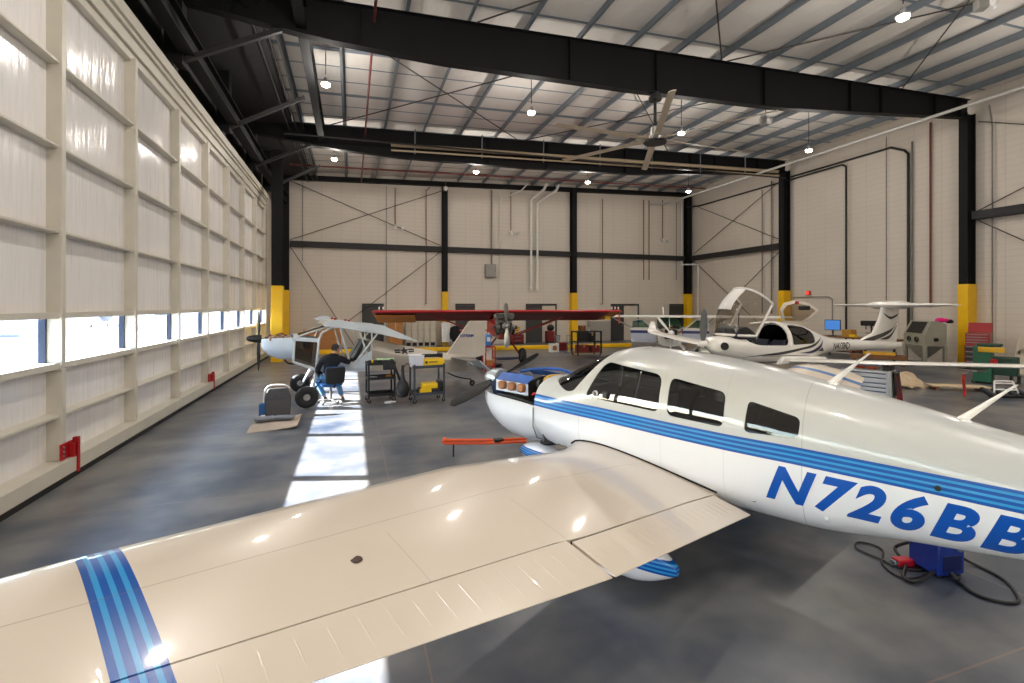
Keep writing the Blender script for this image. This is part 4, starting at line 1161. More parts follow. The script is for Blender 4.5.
# wing centre section over the cabin
prof = [(-.40, 2.0), (-.52, 2.075), (-.8, 2.09), (-1.2, 2.02), (-1.8, 1.84), (-2.3, 1.66), (-2.76, 1.48), (-2.3, 1.60), (-1.7, 1.74), (-1.1, 1.86), (-.7, 1.93), (-.48, 1.94)]
MB().prism(prof, 'x', -.6, .6).build('wing_stub', BGREY, B, smooth=30, bevel=.01)
for sl in (1, -1):
    MB().prism([(p * 1.0, q + .004) for p, q in prof[:7]] + [(-2.3, 1.585), (-1.7, 1.725), (-1.1, 1.845), (-.7, 1.915), (-.46, 1.925)], 'x', -sl * .6, -sl * .63).build('root_rib', BWHITE, B, smooth=30)
    MB().prism([(-1.25, 1.90), (-1.5, 1.99), (-1.9, 1.94), (-2.2, 1.8), (-2.95, 1.45), (-2.3, 1.58), (-1.7, 1.76)], 'x', -sl * .64, -sl * .67).build('flap_root', BWHITE, B, smooth=30)
    MB().prism([(-.36, 2.05), (-.30, 2.1), (-.52, 2.19), (-.62, 2.15)], 'x', -sl * .35, -sl * .6).build('slat_stub', BWHITE, B, smooth=0)
    for y in (-.75, -1.1):
        MB().cbox(Q(y, .3 * sl, interp([-1.2, -.8], [2.02, 2.09], y) + .02), (.05, .06, .05)).build('wing_fitting', HRED, B, bevel=.008)
# seats and panel
for l in (.24, -.24):
    s_ = MB().cbox(Q(-1.0, l, .98), (.4, .42, .12)).build('seat', BLACK, B, bevel=.04)
    MB().bar(Q(-1.22, l, 1.02), Q(-1.5, l, 1.52), .4, .09, (0, 1, 0)).build('backrest', BLACK, s_, bevel=.03)
MB().box(-.45, .45, -.12, -.02, 1.36, 1.62).build('instrument_panel', BLACK, B, bevel=.01)
# tail
fo = [(-3.93, .99), (-4.7, 2.0), (-5.2, 1.96), (-5.22, .94), (-4.86, .86), (-4.4, .9)]
MB().prism(rpoly(fo, [.02, .06, .05, .05, .05, .02]), 'x', -.035, .035).build('fin', BGREY, B, smooth=30, bevel=.015)
MB().tube([Q(-4.78, .038, 1.9), Q(-4.78, .04, .88)], .008, 6).build('rudder_hinge', TUBE, B)
for sl in (1, -1):
    MB().loft([[Q(-4.05, .1 * sl, .92), Q(-4.55, .1 * sl, .9), Q(-4.55, .1 * sl, .87), Q(-4.05, .1 * sl, .89)], [Q(-4.15, 1.15 * sl, .92), Q(-4.55, 1.15 * sl, .9), Q(-4.55, 1.15 * sl, .88), Q(-4.15, 1.15 * sl, .9)]]).build('stabilizer', DKGREY, B, smooth=0, bevel=.008)
    MB().loft([[Q(-4.56, .12 * sl, .9), Q(-4.88, .12 * sl, .62), Q(-4.87, .12 * sl, .59), Q(-4.55, .12 * sl, .86)], [Q(-4.56, 1.15 * sl, .9), Q(-4.88, 1.1 * sl, .62), Q(-4.87, 1.1 * sl, .59), Q(-4.55, 1.15 * sl, .86)]]).build('elevator', BWHITE, B, smooth=0, bevel=.008)
MB().tube(smooth_path([Q(-3.95, 0, .47), Q(-4.3, 0, .3), Q(-4.75, 0, .2)]), .02, 8).build('tail_spring', BLACK, B)
MB().torus(Q(-4.78, 0, .09), (1, 0, 0), .06, .03, 16, 8).build('tail_wheel', TIRE, B)
MB().tube([Q(-4.78, 0, .09), Q(-4.72, 0, .2)], .02, 8).build('tail_fork', BLACK, B)
# main gear
for sl in (1, -1):
    MB().tube([Q(-.30, .5 * sl, .86), Q(-.08, 1.08 * sl, .3)], [.05, .035], 8).build('gear_leg', TUBE, B)
    MB().tube([Q(-.6, .45 * sl, .8), Q(-.1, 1.05 * sl, .3)], .02, 8).build('gear_strut', BLACK, B)
    w_ = MB().torus(Q(0, 1.2 * sl, .265), (1, 0, 0), .165, .1, 28, 12).build('wheel', TIRE, B)
    MB().lathe([(.001, -.07), (.04, -.07), (.05, -.05), (.1, -.05), (.11, -.07), (.11, .07), (.1, .05), (.05, .05), (.04, .07), (.001, .07)], Q(0, 1.2 * sl, .265), (1, 0, 0), 20).build('hub', ALU, w_)
# emblem on the fuselage side : star with two bars, and small fin lettering
def side_z_l(y, z):   # upper facet of the rear fuselage
    ys = [-4.62, -4.0, -3.3, -2.4, -1.62]
    wt = interp(ys, [.03, .05, .12, .2, .28], y); wm = interp(ys, [.06, .17, .28, .42, .5], y)
    zt = interp(ys, [.97, 1.02, 1.17, 1.37, 1.54], y); zm = interp(ys, [.81, .85, .94, 1.09, 1.28], y)
    return wt + (wm - wt) * (zt - z) / (zt - zm)
def emb(poly):
    m = MB(); c_ = (sum(p[0] for p in poly) / len(poly), sum(p[1] for p in poly) / len(poly))
    vs = [Q(y, side_z_l(y, z) + .006, z) for y, z in [c_] + poly]
    return m.add(vs, [(0, i + 1, (i + 1) % len(poly) + 1) for i in range(len(poly))])
cy, cz = -2.6, 1.19
star = [(cy + (.155 if k % 2 == 0 else .062) * math.sin(PI * k / 5), cz + (.118 if k % 2 == 0 else .047) * math.cos(PI * k / 5)) for k in range(10)]
em = emb(star); 
for sg in (-1, 1):
    for dz in (-.028, .028):
        b = emb([(cy + sg * .13, cz + dz - .018), (cy + sg * .29, cz + dz - .018), (cy + sg * .29, cz + dz + .018), (cy + sg * .13, cz + dz + .018)])
        em.add(b.v, b.f)
    b = emb([(cy + sg * .27, cz - .043), (cy + sg * .29, cz - .043), (cy + sg * .29, cz + .043), (cy + sg * .27, cz + .043)]); em.add(b.v, b.f)
em.build('emblem', INK, B, smooth=0)
vs, fs = text_mb('N970AM', .15, shear=.15, offset=.004, cut=0)
MB().add([Q(-4.36 - v.x * .8, .052, 1.50 + v.y * .85) for v in vs], fs).build('fin_lettering', mat('fin_blue', (44, 66, 150), .5), B, smooth=0)

# ------------------------------------------------------------------ seat, cardboard, trolleys beside it
CARD = mat('cardboard', (168, 152, 134), .85, 0, .08, 6, bump=.2, bs=30)
def card_fn(u, v):
    x = -.45 + .9 * u; y = -.66 + 1.3 * v
    return (x + .1 * v, y, .022 + .02 * math.sin(3 * x + 5 * y) * math.sin(2 * y) + .05 * max(0, u - .85) * 6 * .5)
t = thing('cardboard_sheet', 'flattened brown cardboard lying on the floor under the aircraft seat', 'cardboard', (-1.54, 11.08, 0), .1)
MB().sheet(card_fn, 24, 14, .012).build('sheet', CARD, t)
SGREY = mat('seat_grey', (72, 71, 72), .8, 0, .1, 20)
t = thing('aircraft_seat', 'removed grey aircraft seat back standing on cardboard near the hangar door', 'seat', (-1.55, 11.78, .0), .12)
MB().prism(rpoly([(-.25, 0), (.25, 0), (.27, .42), (.2, .62), (-.2, .62), (-.27, .42)], .06), 'y', -.06, .06, Matrix.Rotation(-.15, 4, 'X')).build('backrest', SGREY, t, bevel=.03, seg=3)
MB().box(-.24, .24, -.095, -.05, .02, .36, Matrix.Rotation(-.15, 4, 'X')).build('back_pocket', SGREY, t, bevel=.015)
MB().tube(smooth_path([(-.27, .08, .08), (-.285, .11, .42), (-.2, .15, .65), (.1, .15, .665), (.24, .13, .6)]), .016, 8).build('frame', WHITE, t)
MB().box(-.38, -.24, .0, .12, .02, .3).build('side_bolster', mat('seat_blue', (36, 92, 150), .6), t, bevel=.03)
MB().tube([(-.34, -.02, .03), (-.1, .02, .03)], .025, 8).build('rail', WHITE, t)
for (x, y, rz_, lab) in ((-1.72, 11.2, .3, 'small flat grey cushion on the cardboard, left of its twin'), (-1.36, 11.22, -.25, 'small flat grey cushion on the cardboard, right of its twin')):
    t = thing('cushion', lab, 'cushion', (x, y, .05), rz_, 'grey cushions on the cardboard')
    MB().box(-.2, .2, -.11, .11, 0, .07).build('pad', mat('cushion_grey', (118, 122, 128), .8), t, bevel=.03, seg=3)
    MB().tube([(-.19, -.108, .035), (.19, -.108, .035)], .006, 6).build('piping', SGREY, t)

def trolley(name, lab, loc, rz_, w, d, h, col, shelves, group=None):
    t = thing(name, lab, 'trolley', loc, rz_)
    m_ = mat('trolley_' + col[0], col[1], .5, .1, .1)
    for sx in (-1, 1):
        for sy in (-1, 1):
            MB().cbox((sx * (w / 2 - .02), sy * (d / 2 - .02), .1 + (h - .1) / 2), (.045, .045, h - .1)).build('post', m_, t, smooth=0, bevel=.005)
            c_ = MB().torus((sx * (w / 2 - .03), sy * (d / 2 - .03), .05), (0, 1, 0), .034, .016, 14, 8).build('caster', TIRE, t)
            MB().cbox((sx * (w / 2 - .03), sy * (d / 2 - .03), .09), (.03, .045, .05)).build('caster_fork', ALU, c_)
    for z in shelves:
        b = MB(); b.box(-w / 2, w / 2, -d / 2, d / 2, z, z + .012)
        for sx in (-1, 1): b.box(sx * w / 2 - .008, sx * w / 2 + .008, -d / 2, d / 2, z, z + .07)
        for sy in (-1, 1): b.box(-w / 2, w / 2, sy * d / 2 - .008, sy * d / 2 + .008, z, z + .07)
        b.build('shelf', m_, t, smooth=0)
    return t
ta = trolley('tool_trolley', 'black three shelf tool trolley right beside the seated person', (.71, 12.85, 0), .1, .68, .5, 1.02, ('black', (30, 31, 34)), (.16, .58, .95))
tb = trolley('utility_cart', 'dark grey two shelf cart carrying yellow cases', (1.85, 12.45, 0), .1, .80, .55, .98, ('slate', (62, 68, 78)), (.2, .88))
def item(name, lab, cat_, loc, parts, rz_=0.):
    t = thing(name, lab, cat_, loc, rz_)
    for nm, mb_, mm, bv in parts: mb_.build(nm, mm, t, bevel=bv)
    return t
CASEY = mat('case_yellow', (240, 196, 20), .45)
item('fabric_bag', 'black cloth bag slumped over the top corner of the black trolley', 'bag', (.89, 12.72, .965),
     [('bag', MB().sheet(lambda u, v: (-.14 + .46 * u, -.3 + .5 * v - (.04 if v < .2 else 0), .09 - (.62 * max(0, u - .62) * 2.2 + .5 * max(0, .35 - v) * 1.0) + .03 * math.sin(9 * u) * math.sin(7 * v)), 18, 18, .03), mat('cloth_black', (22, 22, 26), .9, 0, .2, 14), 0)])
item('paper_pad', 'pale green paper pad lying on the black bag', 'paper', (.84, 12.88, 1.06), [('pad', MB().box(-.22, .22, -.14, .14, 0, .02), mat('paper_green', (176, 206, 160), .7), .004), ('clip', MB().box(-.05, .05, .1, .15, .02, .03), GALV, .002)])
item('hand_tool', 'black hand tool with an orange grip on the middle shelf of the black trolley', 'tool', (.82, 12.78, .595), [('body', MB().tube([(-.25, 0, .04), (.02, .02, .04)], .032, 10), BLACK, 0), ('grip', MB().tube([(.02, .02, .04), (.16, .04, .04)], .03, 10), mat('grip_orange', (240, 150, 30), .5), 0)], .1)
item('pliers_tray', 'grey metal tray on the middle shelf of the black trolley', 'tray', (.5, 12.76, .595), [('tray', MB().box(-.13, .13, -.1, .1, 0, .05), GALV, .006), ('rim', MB().tube([(-.13, -.1, .05), (.13, -.1, .05)], .006, 6), ALU, 0)])
item('drill_case', 'black power tool lying on the top shelf of the black trolley', 'tool', (.51, 12.85, .965), [('body', MB().tube([(-.1, 0, .05), (.12, 0, .06)], .045, 12), BLACK, 0), ('handle', MB().bar((.04, 0, .06), (.1, -.14, .05), .05, .05), BLACK, .012), ('band', MB().tube([(-.02, 0, .053), (.02, 0, .055)], .047, 12), CASEY, 0)])
item('tool_case', 'yellow hard case on top of the grey cart with a black hose on it', 'case', (1.98, 12.42, .897), [('shell', MB().box(-.3, .3, -.16, .16, 0, .2), CASEY, .03), ('handle', MB().tube(smooth_path([(-.1, -.17, .12), (-.08, -.21, .13), (.08, -.21, .13), (.1, -.17, .12)]), .012, 8), BLACK, 0), ('latch', MB().box(-.2, -.14, -.175, -.16, .09, .15), BLACK, .004)])
item('air_hose', 'coiled black hose on the yellow case', 'hose', (1.98, 12.42, 1.105), [('coil', MB().tube(smooth_path([(.26 * math.cos(k * .9) , .13 * math.sin(k * .9), .025 + .011 * k * .55) for k in range(16)], 4), .022, 8), BLACK, 0)])
item('plastic_bin', 'clear white plastic bin on the grey cart beside the yellow case', 'bin', (1.57, 12.42, .897), [('tub', MB().loft([[(-.15, -.17, 0), (.15, -.17, 0), (.15, .17, 0), (-.15, .17, 0)], [(-.18, -.2, .3), (.18, -.2, .3), (.18, .2, .3), (-.18, .2, .3)]]), mat('bin_frost', (216, 216, 226), .35), .02), ('rim', MB().tube([(-.18, -.2, .3), (.18, -.2, .3), (.18, .2, .3), (-.18, .2, .3), (-.18, -.2, .3)], .012, 6), WHITE, 0)])
item('tool_case', 'black and yellow tool case lying on the lower shelf of the grey cart', 'case', (1.88, 12.42, .215), [('lower_shell', MB().box(-.27, .3, -.2, .2, 0, .13), BLACK, .03), ('yellow_lid', MB().box(-.2, .22, -.19, .16, .13, .27), CASEY, .03), ('yellow_corner', MB().box(-.25, .05, -.215, -.19, .0, .15), CASEY, .008), ('side_pouch', MB().box(.22, .38, -.18, .18, .1, .32), BLACK, .04)])
item('duffel_bag', 'black bag hanging at the left end of the grey cart', 'bag', (1.22, 12.3, .0), [('bag', MB().loft([[(.0 + .1 * math.cos(a) * s_, .15 * math.sin(a) * s_, z) for a in [2 * PI * k / 14 for k in range(14)]] for z, s_ in ((.16, .5), (.2, 1.4), (.36, 1.75), (.5, 1.4), (.6, .7), (.74, .4), (.96, .35))]), BLACK, 0), ('strap', MB().tube([(.02, 0, .9), (.1, .0, 1.0), (.18, 0, .98)], .012, 6), BLACK, 0)])
item('rag', 'crumpled white rag on the floor under the black trolley', 'rag', (.9, 12.4, 0), [('cloth', MB().ball((0, 0, .035), .1, 12, 8, (1.2, .6, .38)), WHITE, 0), ('fold', MB().ball((.11, .03, .03), .06, 10, 6, (1.1, .7, .5)), WHITE, 0)])
# ------------------------------------------------------------------ white T-tail composite airplane with its canopy open
D = thing('airplane', 'white T-tail airplane with open canopy and black swooshes', 'airplane', (10.93, 10.31, 0), 1.606)
DW = mat('composite_white', (232, 228, 222), .25, 0, .02, 2, coat=.5)
DARKIN = mat('cockpit_dark', (104, 98, 90), .8, 0, .2, 6)
# y forward : half width, bottom, top, widest height
DF = [(-2.22, .22, 1.25, 1.60, 1.42, 2.2, 2.2), (-2.12, .36, 1.16, 1.635, 1.41, 2.3, 2.3), (-1.8, .46, 1.04, 1.66, 1.38, 2.4, 2.4), (-1.3, .54, .92, 1.66, 1.34, 2.4, 2.6), (-1.0, .56, .88, 1.70, 1.32, 2.4, 2.8), (-.4, .58, .86, 1.94, 1.32, 2.4, 2.8),
      (.2, .57, .86, 2.02, 1.32, 2.4, 2.8), (.8, .53, .88, 1.98, 1.32, 2.3, 2.6), (1.4, .42, .96, 1.80, 1.32, 2.2, 2.4), (2.1, .28, 1.08, 1.58, 1.31, 2.1, 2.2), (2.8, .21, 1.12, 1.47, 1.29, 2., 2.), (3.8, .17, 1.11, 1.43, 1.27, 2., 2.), (5.0, .12, 1.08, 1.36, 1.22, 2., 2.), (5.55, .05, 1.12, 1.30, 1.2, 2., 2.)]
def dpar(s):
    xs = [p[0] for p in DF]
    return [cinterp(xs, [p[k] for p in DF], s) for k in range(1, 7)]
def d_x(y, z):
    w, zb, zt, zw, a, b = dpar(-y); e, hz = (a, zt - zw) if z > zw else (b, zw - zb)
    return w * max(0., 1 - (abs(z - zw) / hz) ** e) ** (1 / e)
body = shell(dpar, -2.22, 5.55, .08, .022, [DW, DARKIN], 56).build('fuselage', [DW, DARKIN], D, smooth=0)
cut = rpoly([(-1.22, 1.52), (-.98, 1.43), (.05, 1.40), (.09, 1.72), (.0, 1.98), (-.35, 2.3), (-1.6, 2.3), (-1.3, 1.68)], [.02, .2, .1, .1, .05, .02, .02, .02])
cu = side_cutter(cut); cu.parent = D; bool_apply(body, cu, 'DIFFERENCE'); bpy.data.objects.remove(cu)
RW = rpoly([(.22, 1.41), (.22, 1.93), (.5, 1.93), (.92, 1.86), (1.2, 1.71), (1.2, 1.46), (1.08, 1.42)], [.06, .08, .1, .1, .1, .08, .06])
for x0, x1 in ((-1.2, -.05), (.05, 1.2)):
    cu = side_cutter(RW, x0, x1); cu.parent = D; bool_apply(body, cu, 'DIFFERENCE')
    w_ = shell(dpar, -.4, 1.6, .08, .006, DARKIN, 48, .008).build('rear_window', glass('dark_tint', (40, 38, 37), .05), D, smooth=0); bool_apply(w_, cu, 'INTERSECT')
    w_.data.polygons.foreach_set('use_smooth', [True] * len(w_.data.polygons)); bpy.data.objects.remove(cu)
body.data.polygons.foreach_set('use_smooth', [True] * len(body.data.polygons)); body.data.set_sharp_from_angle(angle=math.radians(40))
MB().sheet(lambda u, v: (.2 * math.cos(2 * PI * u) * v, 2.215, 1.425 + .175 * math.sin(2 * PI * u) * v), 24, 2, 0).build('nose_face', DW, D)
for sx in (-1, 1):
    MB().lathe([(.1, -.04), (.1, .008), (.085, .014), (.08, .01), (.001, .01)], (sx * (d_x(1.98, 1.43) + .012), 1.985, 1.43), (sx * .86, .5, .05), 18).build('air_inlet', BLACK, D)
MB().lathe([(.001, .2), (.05, .18), (.09, .1), (.115, .02), (.12, -.03), (.001, -.03)], (0, 2.24, 1.45), (0, 1, 0), 22).build('spinner', DW, D)
PGREY = mat('prop_grey', (96, 98, 98), .45, 0, .08, 6)
for a in (3, 123, 243):
    a = math.radians(a); blade(D, (0, 2.29, 1.45), (-math.sin(a), 0, math.cos(a)), .93, .2, PGREY)
# cockpit : dark tub, seats, panel
MB().box(-.5, .5, -.2, 1.1, .96, .99).build('cockpit_floor', DARKIN, D, smooth=0)
MB().prism([(-.5, 1.1), (.5, 1.1), (.46, 1.5), (.3, 1.64), (-.3, 1.64), (-.46, 1.5)], 'y', 1.02, 1.12).build('instrument_panel', BLACK, D, bevel=.02)
for sx in (-.26, .26):
    s_ = MB().box(sx - .22, sx + .22, .05, .55, 1.05, 1.2).build('seat', mat('seat_navy', (34, 38, 52), .8), D, bevel=.05)
    MB().bar((sx, .1, 1.2), (sx, -.1, 1.52), .42, .1, (0, 1, 0)).build('backrest', mat('seat_navy', (34, 38, 52), .8), s_, bevel=.04)
# roll bar over the seats
arch = [(-.575 * math.copysign(abs(math.cos(a)) ** .8, math.cos(a)), -.12, 1.38 + .60 * math.sin(a)) for a in [PI * k / 20 for k in range(21)]]
MB().tube(arch, .05, 8).build('roll_bar', DW, D)
MB().tube([(0, -.12, 1.985), (0, .3, 1.985), (0, .72, 1.96)], .035, 8).build('roof_rail', DW, D)
# wings
def d_wing(sd):
    rg = []
    for l, le, ch, z in ((.4, .0, 1.18, .97), (2.8, -.03, 1.02, 1.16), (5.3, -.12, .76, 1.38), (5.75, -.22, .62, 1.43), (5.95, -.38, .4, 1.52), (6.08, -.56, .26, 1.7), (6.12, -.64, .18, 1.82)):
        r = []
        for i in range(11):
            t = 1 - i / 10; r.append(Q(le - ch * (1 - (1 - t)), 0, 0) if False else (-sd * l, le - ch * t, z + .75 * yth(t) * ch))
        for i in range(1, 10):
            t = i / 10; r.append((-sd * l, le - ch * t, z - .5 * yth(t) * ch))
        rg.append(r)
    return MB().loft(rg).build('wing', DW, D, smooth=45)
for sd in (1, -1): d_wing(sd)
MB().prism([(.35, .9), (-1.6, .9), (-1.4, 1.06), (.2, 1.12)], 'x', -.62, .62).build('wing_fairing', DW, D, smooth=30, bevel=.05)
# dark service patch and red streamer under the left wing
MB().box(-4.52, -4.22, -.5, -.1, 1.195, 1.235).build('wing_patch', DKGREY, D, bevel=.01)
MB().tube([(-4.4, -.1, 1.22), (-4.4, .05, 1.16), (-4.4, .12, 1.16)], .014, 8).build('pitot_tube', DKGREY, D)
MB().sheet(lambda u, v: (-4.42 + .05 * u, .06 + .02 * math.sin(6 * v), 1.16 - .42 * v), 2, 10, .004).build('streamer', mat('streamer_red', (170, 26, 30), .7), D)
# tail
fr_ = []
for z, a, b in ((1.30, -3.45, -5.35), (1.42, -3.62, -5.38), (1.62, -4.2, -5.42), (2.0, -4.45, -5.45), (2.42, -4.62, -5.5)):
    r = []
    for k in range(20):
        an = 2 * PI * k / 20; ch = (a - b) / 2
        r.append((.075 * math.sin(an) * (1 - .35 * math.cos(an) * -1) * min(1, (a - b)), (a + b) / 2 + ch * math.cos(an), z))
    fr_.append(r)
MB().loft(fr_).build('fin', DW, D, smooth=60)
st = []
for x, le, ch, t_ in ((-1.68, -4.92, .4, .03), (-1.62, -4.82, .52, .045), (-.45, -4.62, .82, .085), (-.35, -4.6, .86, .16), (.35, -4.6, .86, .16), (.45, -4.62, .82, .085), (1.62, -4.82, .52, .045), (1.68, -4.92, .4, .03)):
    st.append([(x, le - ch / 2 + ch / 2 * math.cos(2 * PI * k / 16), 2.48 + t_ * .8 * math.sin(2 * PI * k / 16)) for k in range(16)])
MB().loft(st).build('stabilizer', DW, D, smooth=50)
# swooshes
SW = mat('swoosh_black', (26, 26, 34), .35, 0, .05, coat=.4)
SWN = mat('swoosh_navy', (30, 34, 84), .35, 0, .05, coat=.4)
def dens(poly, n=8):
    out = []
    for a, b in zip(poly, poly[1:]):
        for k in range(n): t = k / n; out.append((a[0] + (b[0] - a[0]) * t, a[1] + (b[1] - a[1]) * t))
    return out + [poly[-1]]
def strip(up, lo, fx, name, mm):
    U = [tuple(p)[:2] for p in smooth_path([(a, b, 0) for a, b in up], 8)]; Lo = [tuple(p)[:2] for p in smooth_path([(a, b, 0) for a, b in lo], 8)]
    n = 40
    def samp(P, t):
        i = min(int(t * (len(P) - 1)), len(P) - 2); f_ = t * (len(P) - 1) - i
        return P[i][0] + (P[i + 1][0] - P[i][0]) * f_, P[i][1] + (P[i + 1][1] - P[i][1]) * f_
    for sd in (1, -1):
        m = MB(); vs = []; fs = []
        for i in range(n + 1):
            a, b = samp(U, i / n), samp(Lo, i / n)
            for k in range(4):
                y = a[0] + (b[0] - a[0]) * k / 3; z = a[1] + (b[1] - a[1]) * k / 3
                vs.append((-sd * (fx(y, z) + .004), y, z))
        for i in range(n):
            for k in range(3):
                q = i * 4 + k; fs.append((q, q + 1, q + 5, q + 4))
        m.add(vs, fs).build(name, mm, D, smooth=0)
strip([(1.46, 1.135), (.86, 1.19), (.25, 1.24), (-.39, 1.31), (-1.05, 1.40), (-1.58, 1.58)], [(1.46, 1.13), (.86, 1.16), (.2, 1.17), (-.52, 1.26), (-1.14, 1.35), (-1.58, 1.57)], d_x, 'swoosh', SW)
strip([(-.47, 1.19), (-1.0, 1.23), (-1.41, 1.36), (-1.62, 1.52)], [(-.47, 1.185), (-1.05, 1.16), (-1.46, 1.29), (-1.62, 1.51)], d_x, 'swoosh', SWN)
strip([(-1.34, 1.215), (-1.46, 1.25), (-1.54, 1.30)], [(-1.34, 1.205), (-1.5, 1.19), (-1.66, 1.19)], d_x, 'swoosh', SW)
strip([(.86, 1.15), (.2, 1.145), (-.92, 1.115)], [(.86, 1.14), (.2, 1.13), (-.92, 1.10)], d_x, 'swoosh', SW)
finx = lambda y, z: .075
strip([(-3.5, 1.36), (-3.81, 1.46), (-4.56, 1.62), (-5.04, 1.77), (-5.25, 1.99)], [(-3.5, 1.35), (-3.86, 1.35), (-4.37, 1.44), (-4.94, 1.64), (-5.25, 1.97)], finx, 'swoosh', SW)
strip([(-4.46, 1.435), (-4.94, 1.57), (-5.25, 1.86)], [(-4.46, 1.425), (-4.9, 1.45), (-5.25, 1.83)], finx, 'swoosh', SW)
strip([(-4.6, 2.25), (-4.96, 2.12), (-5.32, 2.22)], [(-4.72, 2.14), (-4.96, 2.04), (-5.26, 2.14)], finx, 'swoosh', SW)
vs, fs = text_mb('N413BQ', .27, offset=.006, cut=.06)
x1 = max(v.x for v in vs); x0 = min(v.x for v in vs)
for sd in (1, -1):
    out = []
    for v in vs:
        u = (v.x - x0) / (x1 - x0); u = u if sd > 0 else 1 - u
        y = -2.16 - .78 * u; z = 1.19 + .235 * (v.y / .2)
        z = 1.20 + 1.0 * v.y
        out.append((-sd * (d_x(y, z) + .004), y, z))
    MB().add(out, fs).build('registration', SW, D, smooth=0)
# canopy tilted forward
CA = bpy.data.objects.new('canopy', None)
PL = glass('canopy_plexi', (216, 212, 206), .05)
def can_pt(u, a):
    """u 0 at the windshield base .. 1 at the rear arch ; a angle 0..pi across ; swung open about the nose"""
    q = math.sin(a); c = math.cos(a); cc_ = math.copysign(abs(c) ** .8, c)
    B0 = Vector((.50 * cc_, 1.02 + .66 * q ** .8, 1.67 + .03 * q)); A0 = Vector((.52 * cc_,   .47 + .62 * q, 2.50 + .42 * q ** .9))
    return B0.lerp(A0, u) + Vector((0, .85, .35)) * (.27 * math.sin(PI * u) * q)
m = MB(); m.sheet(lambda u, v: can_pt(u, PI * v), 20, 26)
cb = m.build('canopy', PL, D, smooth=60)
fm = MB()
fm.tube([can_pt(1, PI * k / 24) for k in range(25)], .036, 8)
fm.tube([can_pt(k / 16, 0) for k in range(17)], .034, 8); fm.tube([can_pt(k / 16, PI) for k in range(17)], .034, 8)
fm.tube([can_pt(0, PI * k / 24) for k in range(25)], .034, 8)
fm.build('canopy_frame', DW, cb)
m = MB(); m.sheet(lambda u, v: can_pt(.47 + .52 * u, PI * (.26 + .36 * v)) + Vector((0, .012, .006)), 8, 18)
m.build('canopy_roof', DW, cb, smooth=60)
MB().prism(rpoly([(.86, 1.45), (1.62, 1.62), (1.5, 1.86), (1.2, 1.92), (.9, 1.74)], .08), 'x', -.4, .4).build('glare_shield', mat('panel_cover', (22, 26, 44), .4, 0, .2, 8), D, bevel=.04)
MB().tube([(.4, .72, 1.55), (.44, .62, 2.25)], .012, 6).build('gas_strut', BLACK, D)
# rear hatch flipped up
HM = Matrix.Translation((-.28, .06, 1.99)) @ Matrix.Rotation(math.radians(-6), 4, 'Y')
out2 = rpoly([(-.16, .02), (.02, .36), (-.18, .54), (-.62, .62), (-1.1, .54), (-1.46, .36), (-1.15, .12), (-.95, .0)], .07)
cc = (-.62, .26)
inn2 = [((p[0] - cc[0]) * .84 + cc[0], (p[1] - cc[1]) * .8 + cc[1]) for p in out2]
bulge = lambda y, z: -.10 * (1 - min(1, ((z - .28) / .36) ** 2))
m = MB(); n_ = len(out2)
R0 = [HM @ Vector((bulge(y, z), y, z)) for y, z in out2]; R1 = [HM @ Vector((bulge(y, z), y, z)) for y, z in inn2]
R2 = [HM @ Vector((bulge(y, z) + .03, y, z)) for y, z in inn2]; R3 = [HM @ Vector((bulge(y, z) + .03, y, z)) for y, z in out2]
m.loft([R0, R1, R2, R3], caps=False, loop=True)
ht = m.build('rear_hatch', mat('hatch_lining', (206, 196, 182), .6), D, smooth=0)
m = MB(); c0 = HM @ Vector((-.085, cc[0], cc[1]))
m.add([c0] + [HM @ Vector((bulge(y, z) + .012, y, z)) for y, z in inn2], [(0, i + 1, (i + 1) % n_ + 1) for i in range(n_)])
m.build('hatch_window', glass('hatch_tint', (196, 186, 170), .05), ht)
MB().cbox(HM @ Vector((-.06, -.62, .56)), (.05, .1, .08)).build('hatch_latch', HRED, ht, bevel=.01)
MB().cbox(HM @ Vector((-.09, -.88, .42)), (.05, .42, .12)).build('hatch_pocket', BLACK, ht, bevel=.03)
for y_, l_ in ((-.35, 1.25), (-.35, -2.0)):
    t = thing('wing_jack', 'red tripod jack under the %s wing of the T-tail airplane' % ('near' if l_ > 0 else 'far'), 'jack', D.matrix_basis @ Vector((-l_, y_, 0)) if False else (10.93 - l_ * -math.sin(1.606) * 0 + (math.cos(1.606) * -l_ - math.sin(1.606) * y_), 10.31 + (math.sin(1.606) * -l_ + math.cos(1.606) * y_), 0), 0)
    MB().cyl((0, 0, .25), (0, 0, 1.01), .05).build('ram', ALU, t); MB().cyl((0, 0, .3), (0, 0, .7), .08).build('cylinder', HRED, t)
    for k in range(3):
        a = 2 * PI * k / 3
        MB().tube([(0, 0, .66), (.4 * math.cos(a), .4 * math.sin(a), .02)], .025, 8).build('leg', HRED, t)
for y_, x_ in ((1.5, 0), (-.55, .75), (-.55, -.75)):
    MB().tube([(x_, y_, .95), (x_ * 1.25, y_ - .05, .42)], .035, 8).build('gear_leg', DW, D)
    w_ = MB().torus((x_ * 1.3, y_ - .05, .40), (1, 0, 0), .12, .07, 18, 8).build('wheel', TIRE, D)

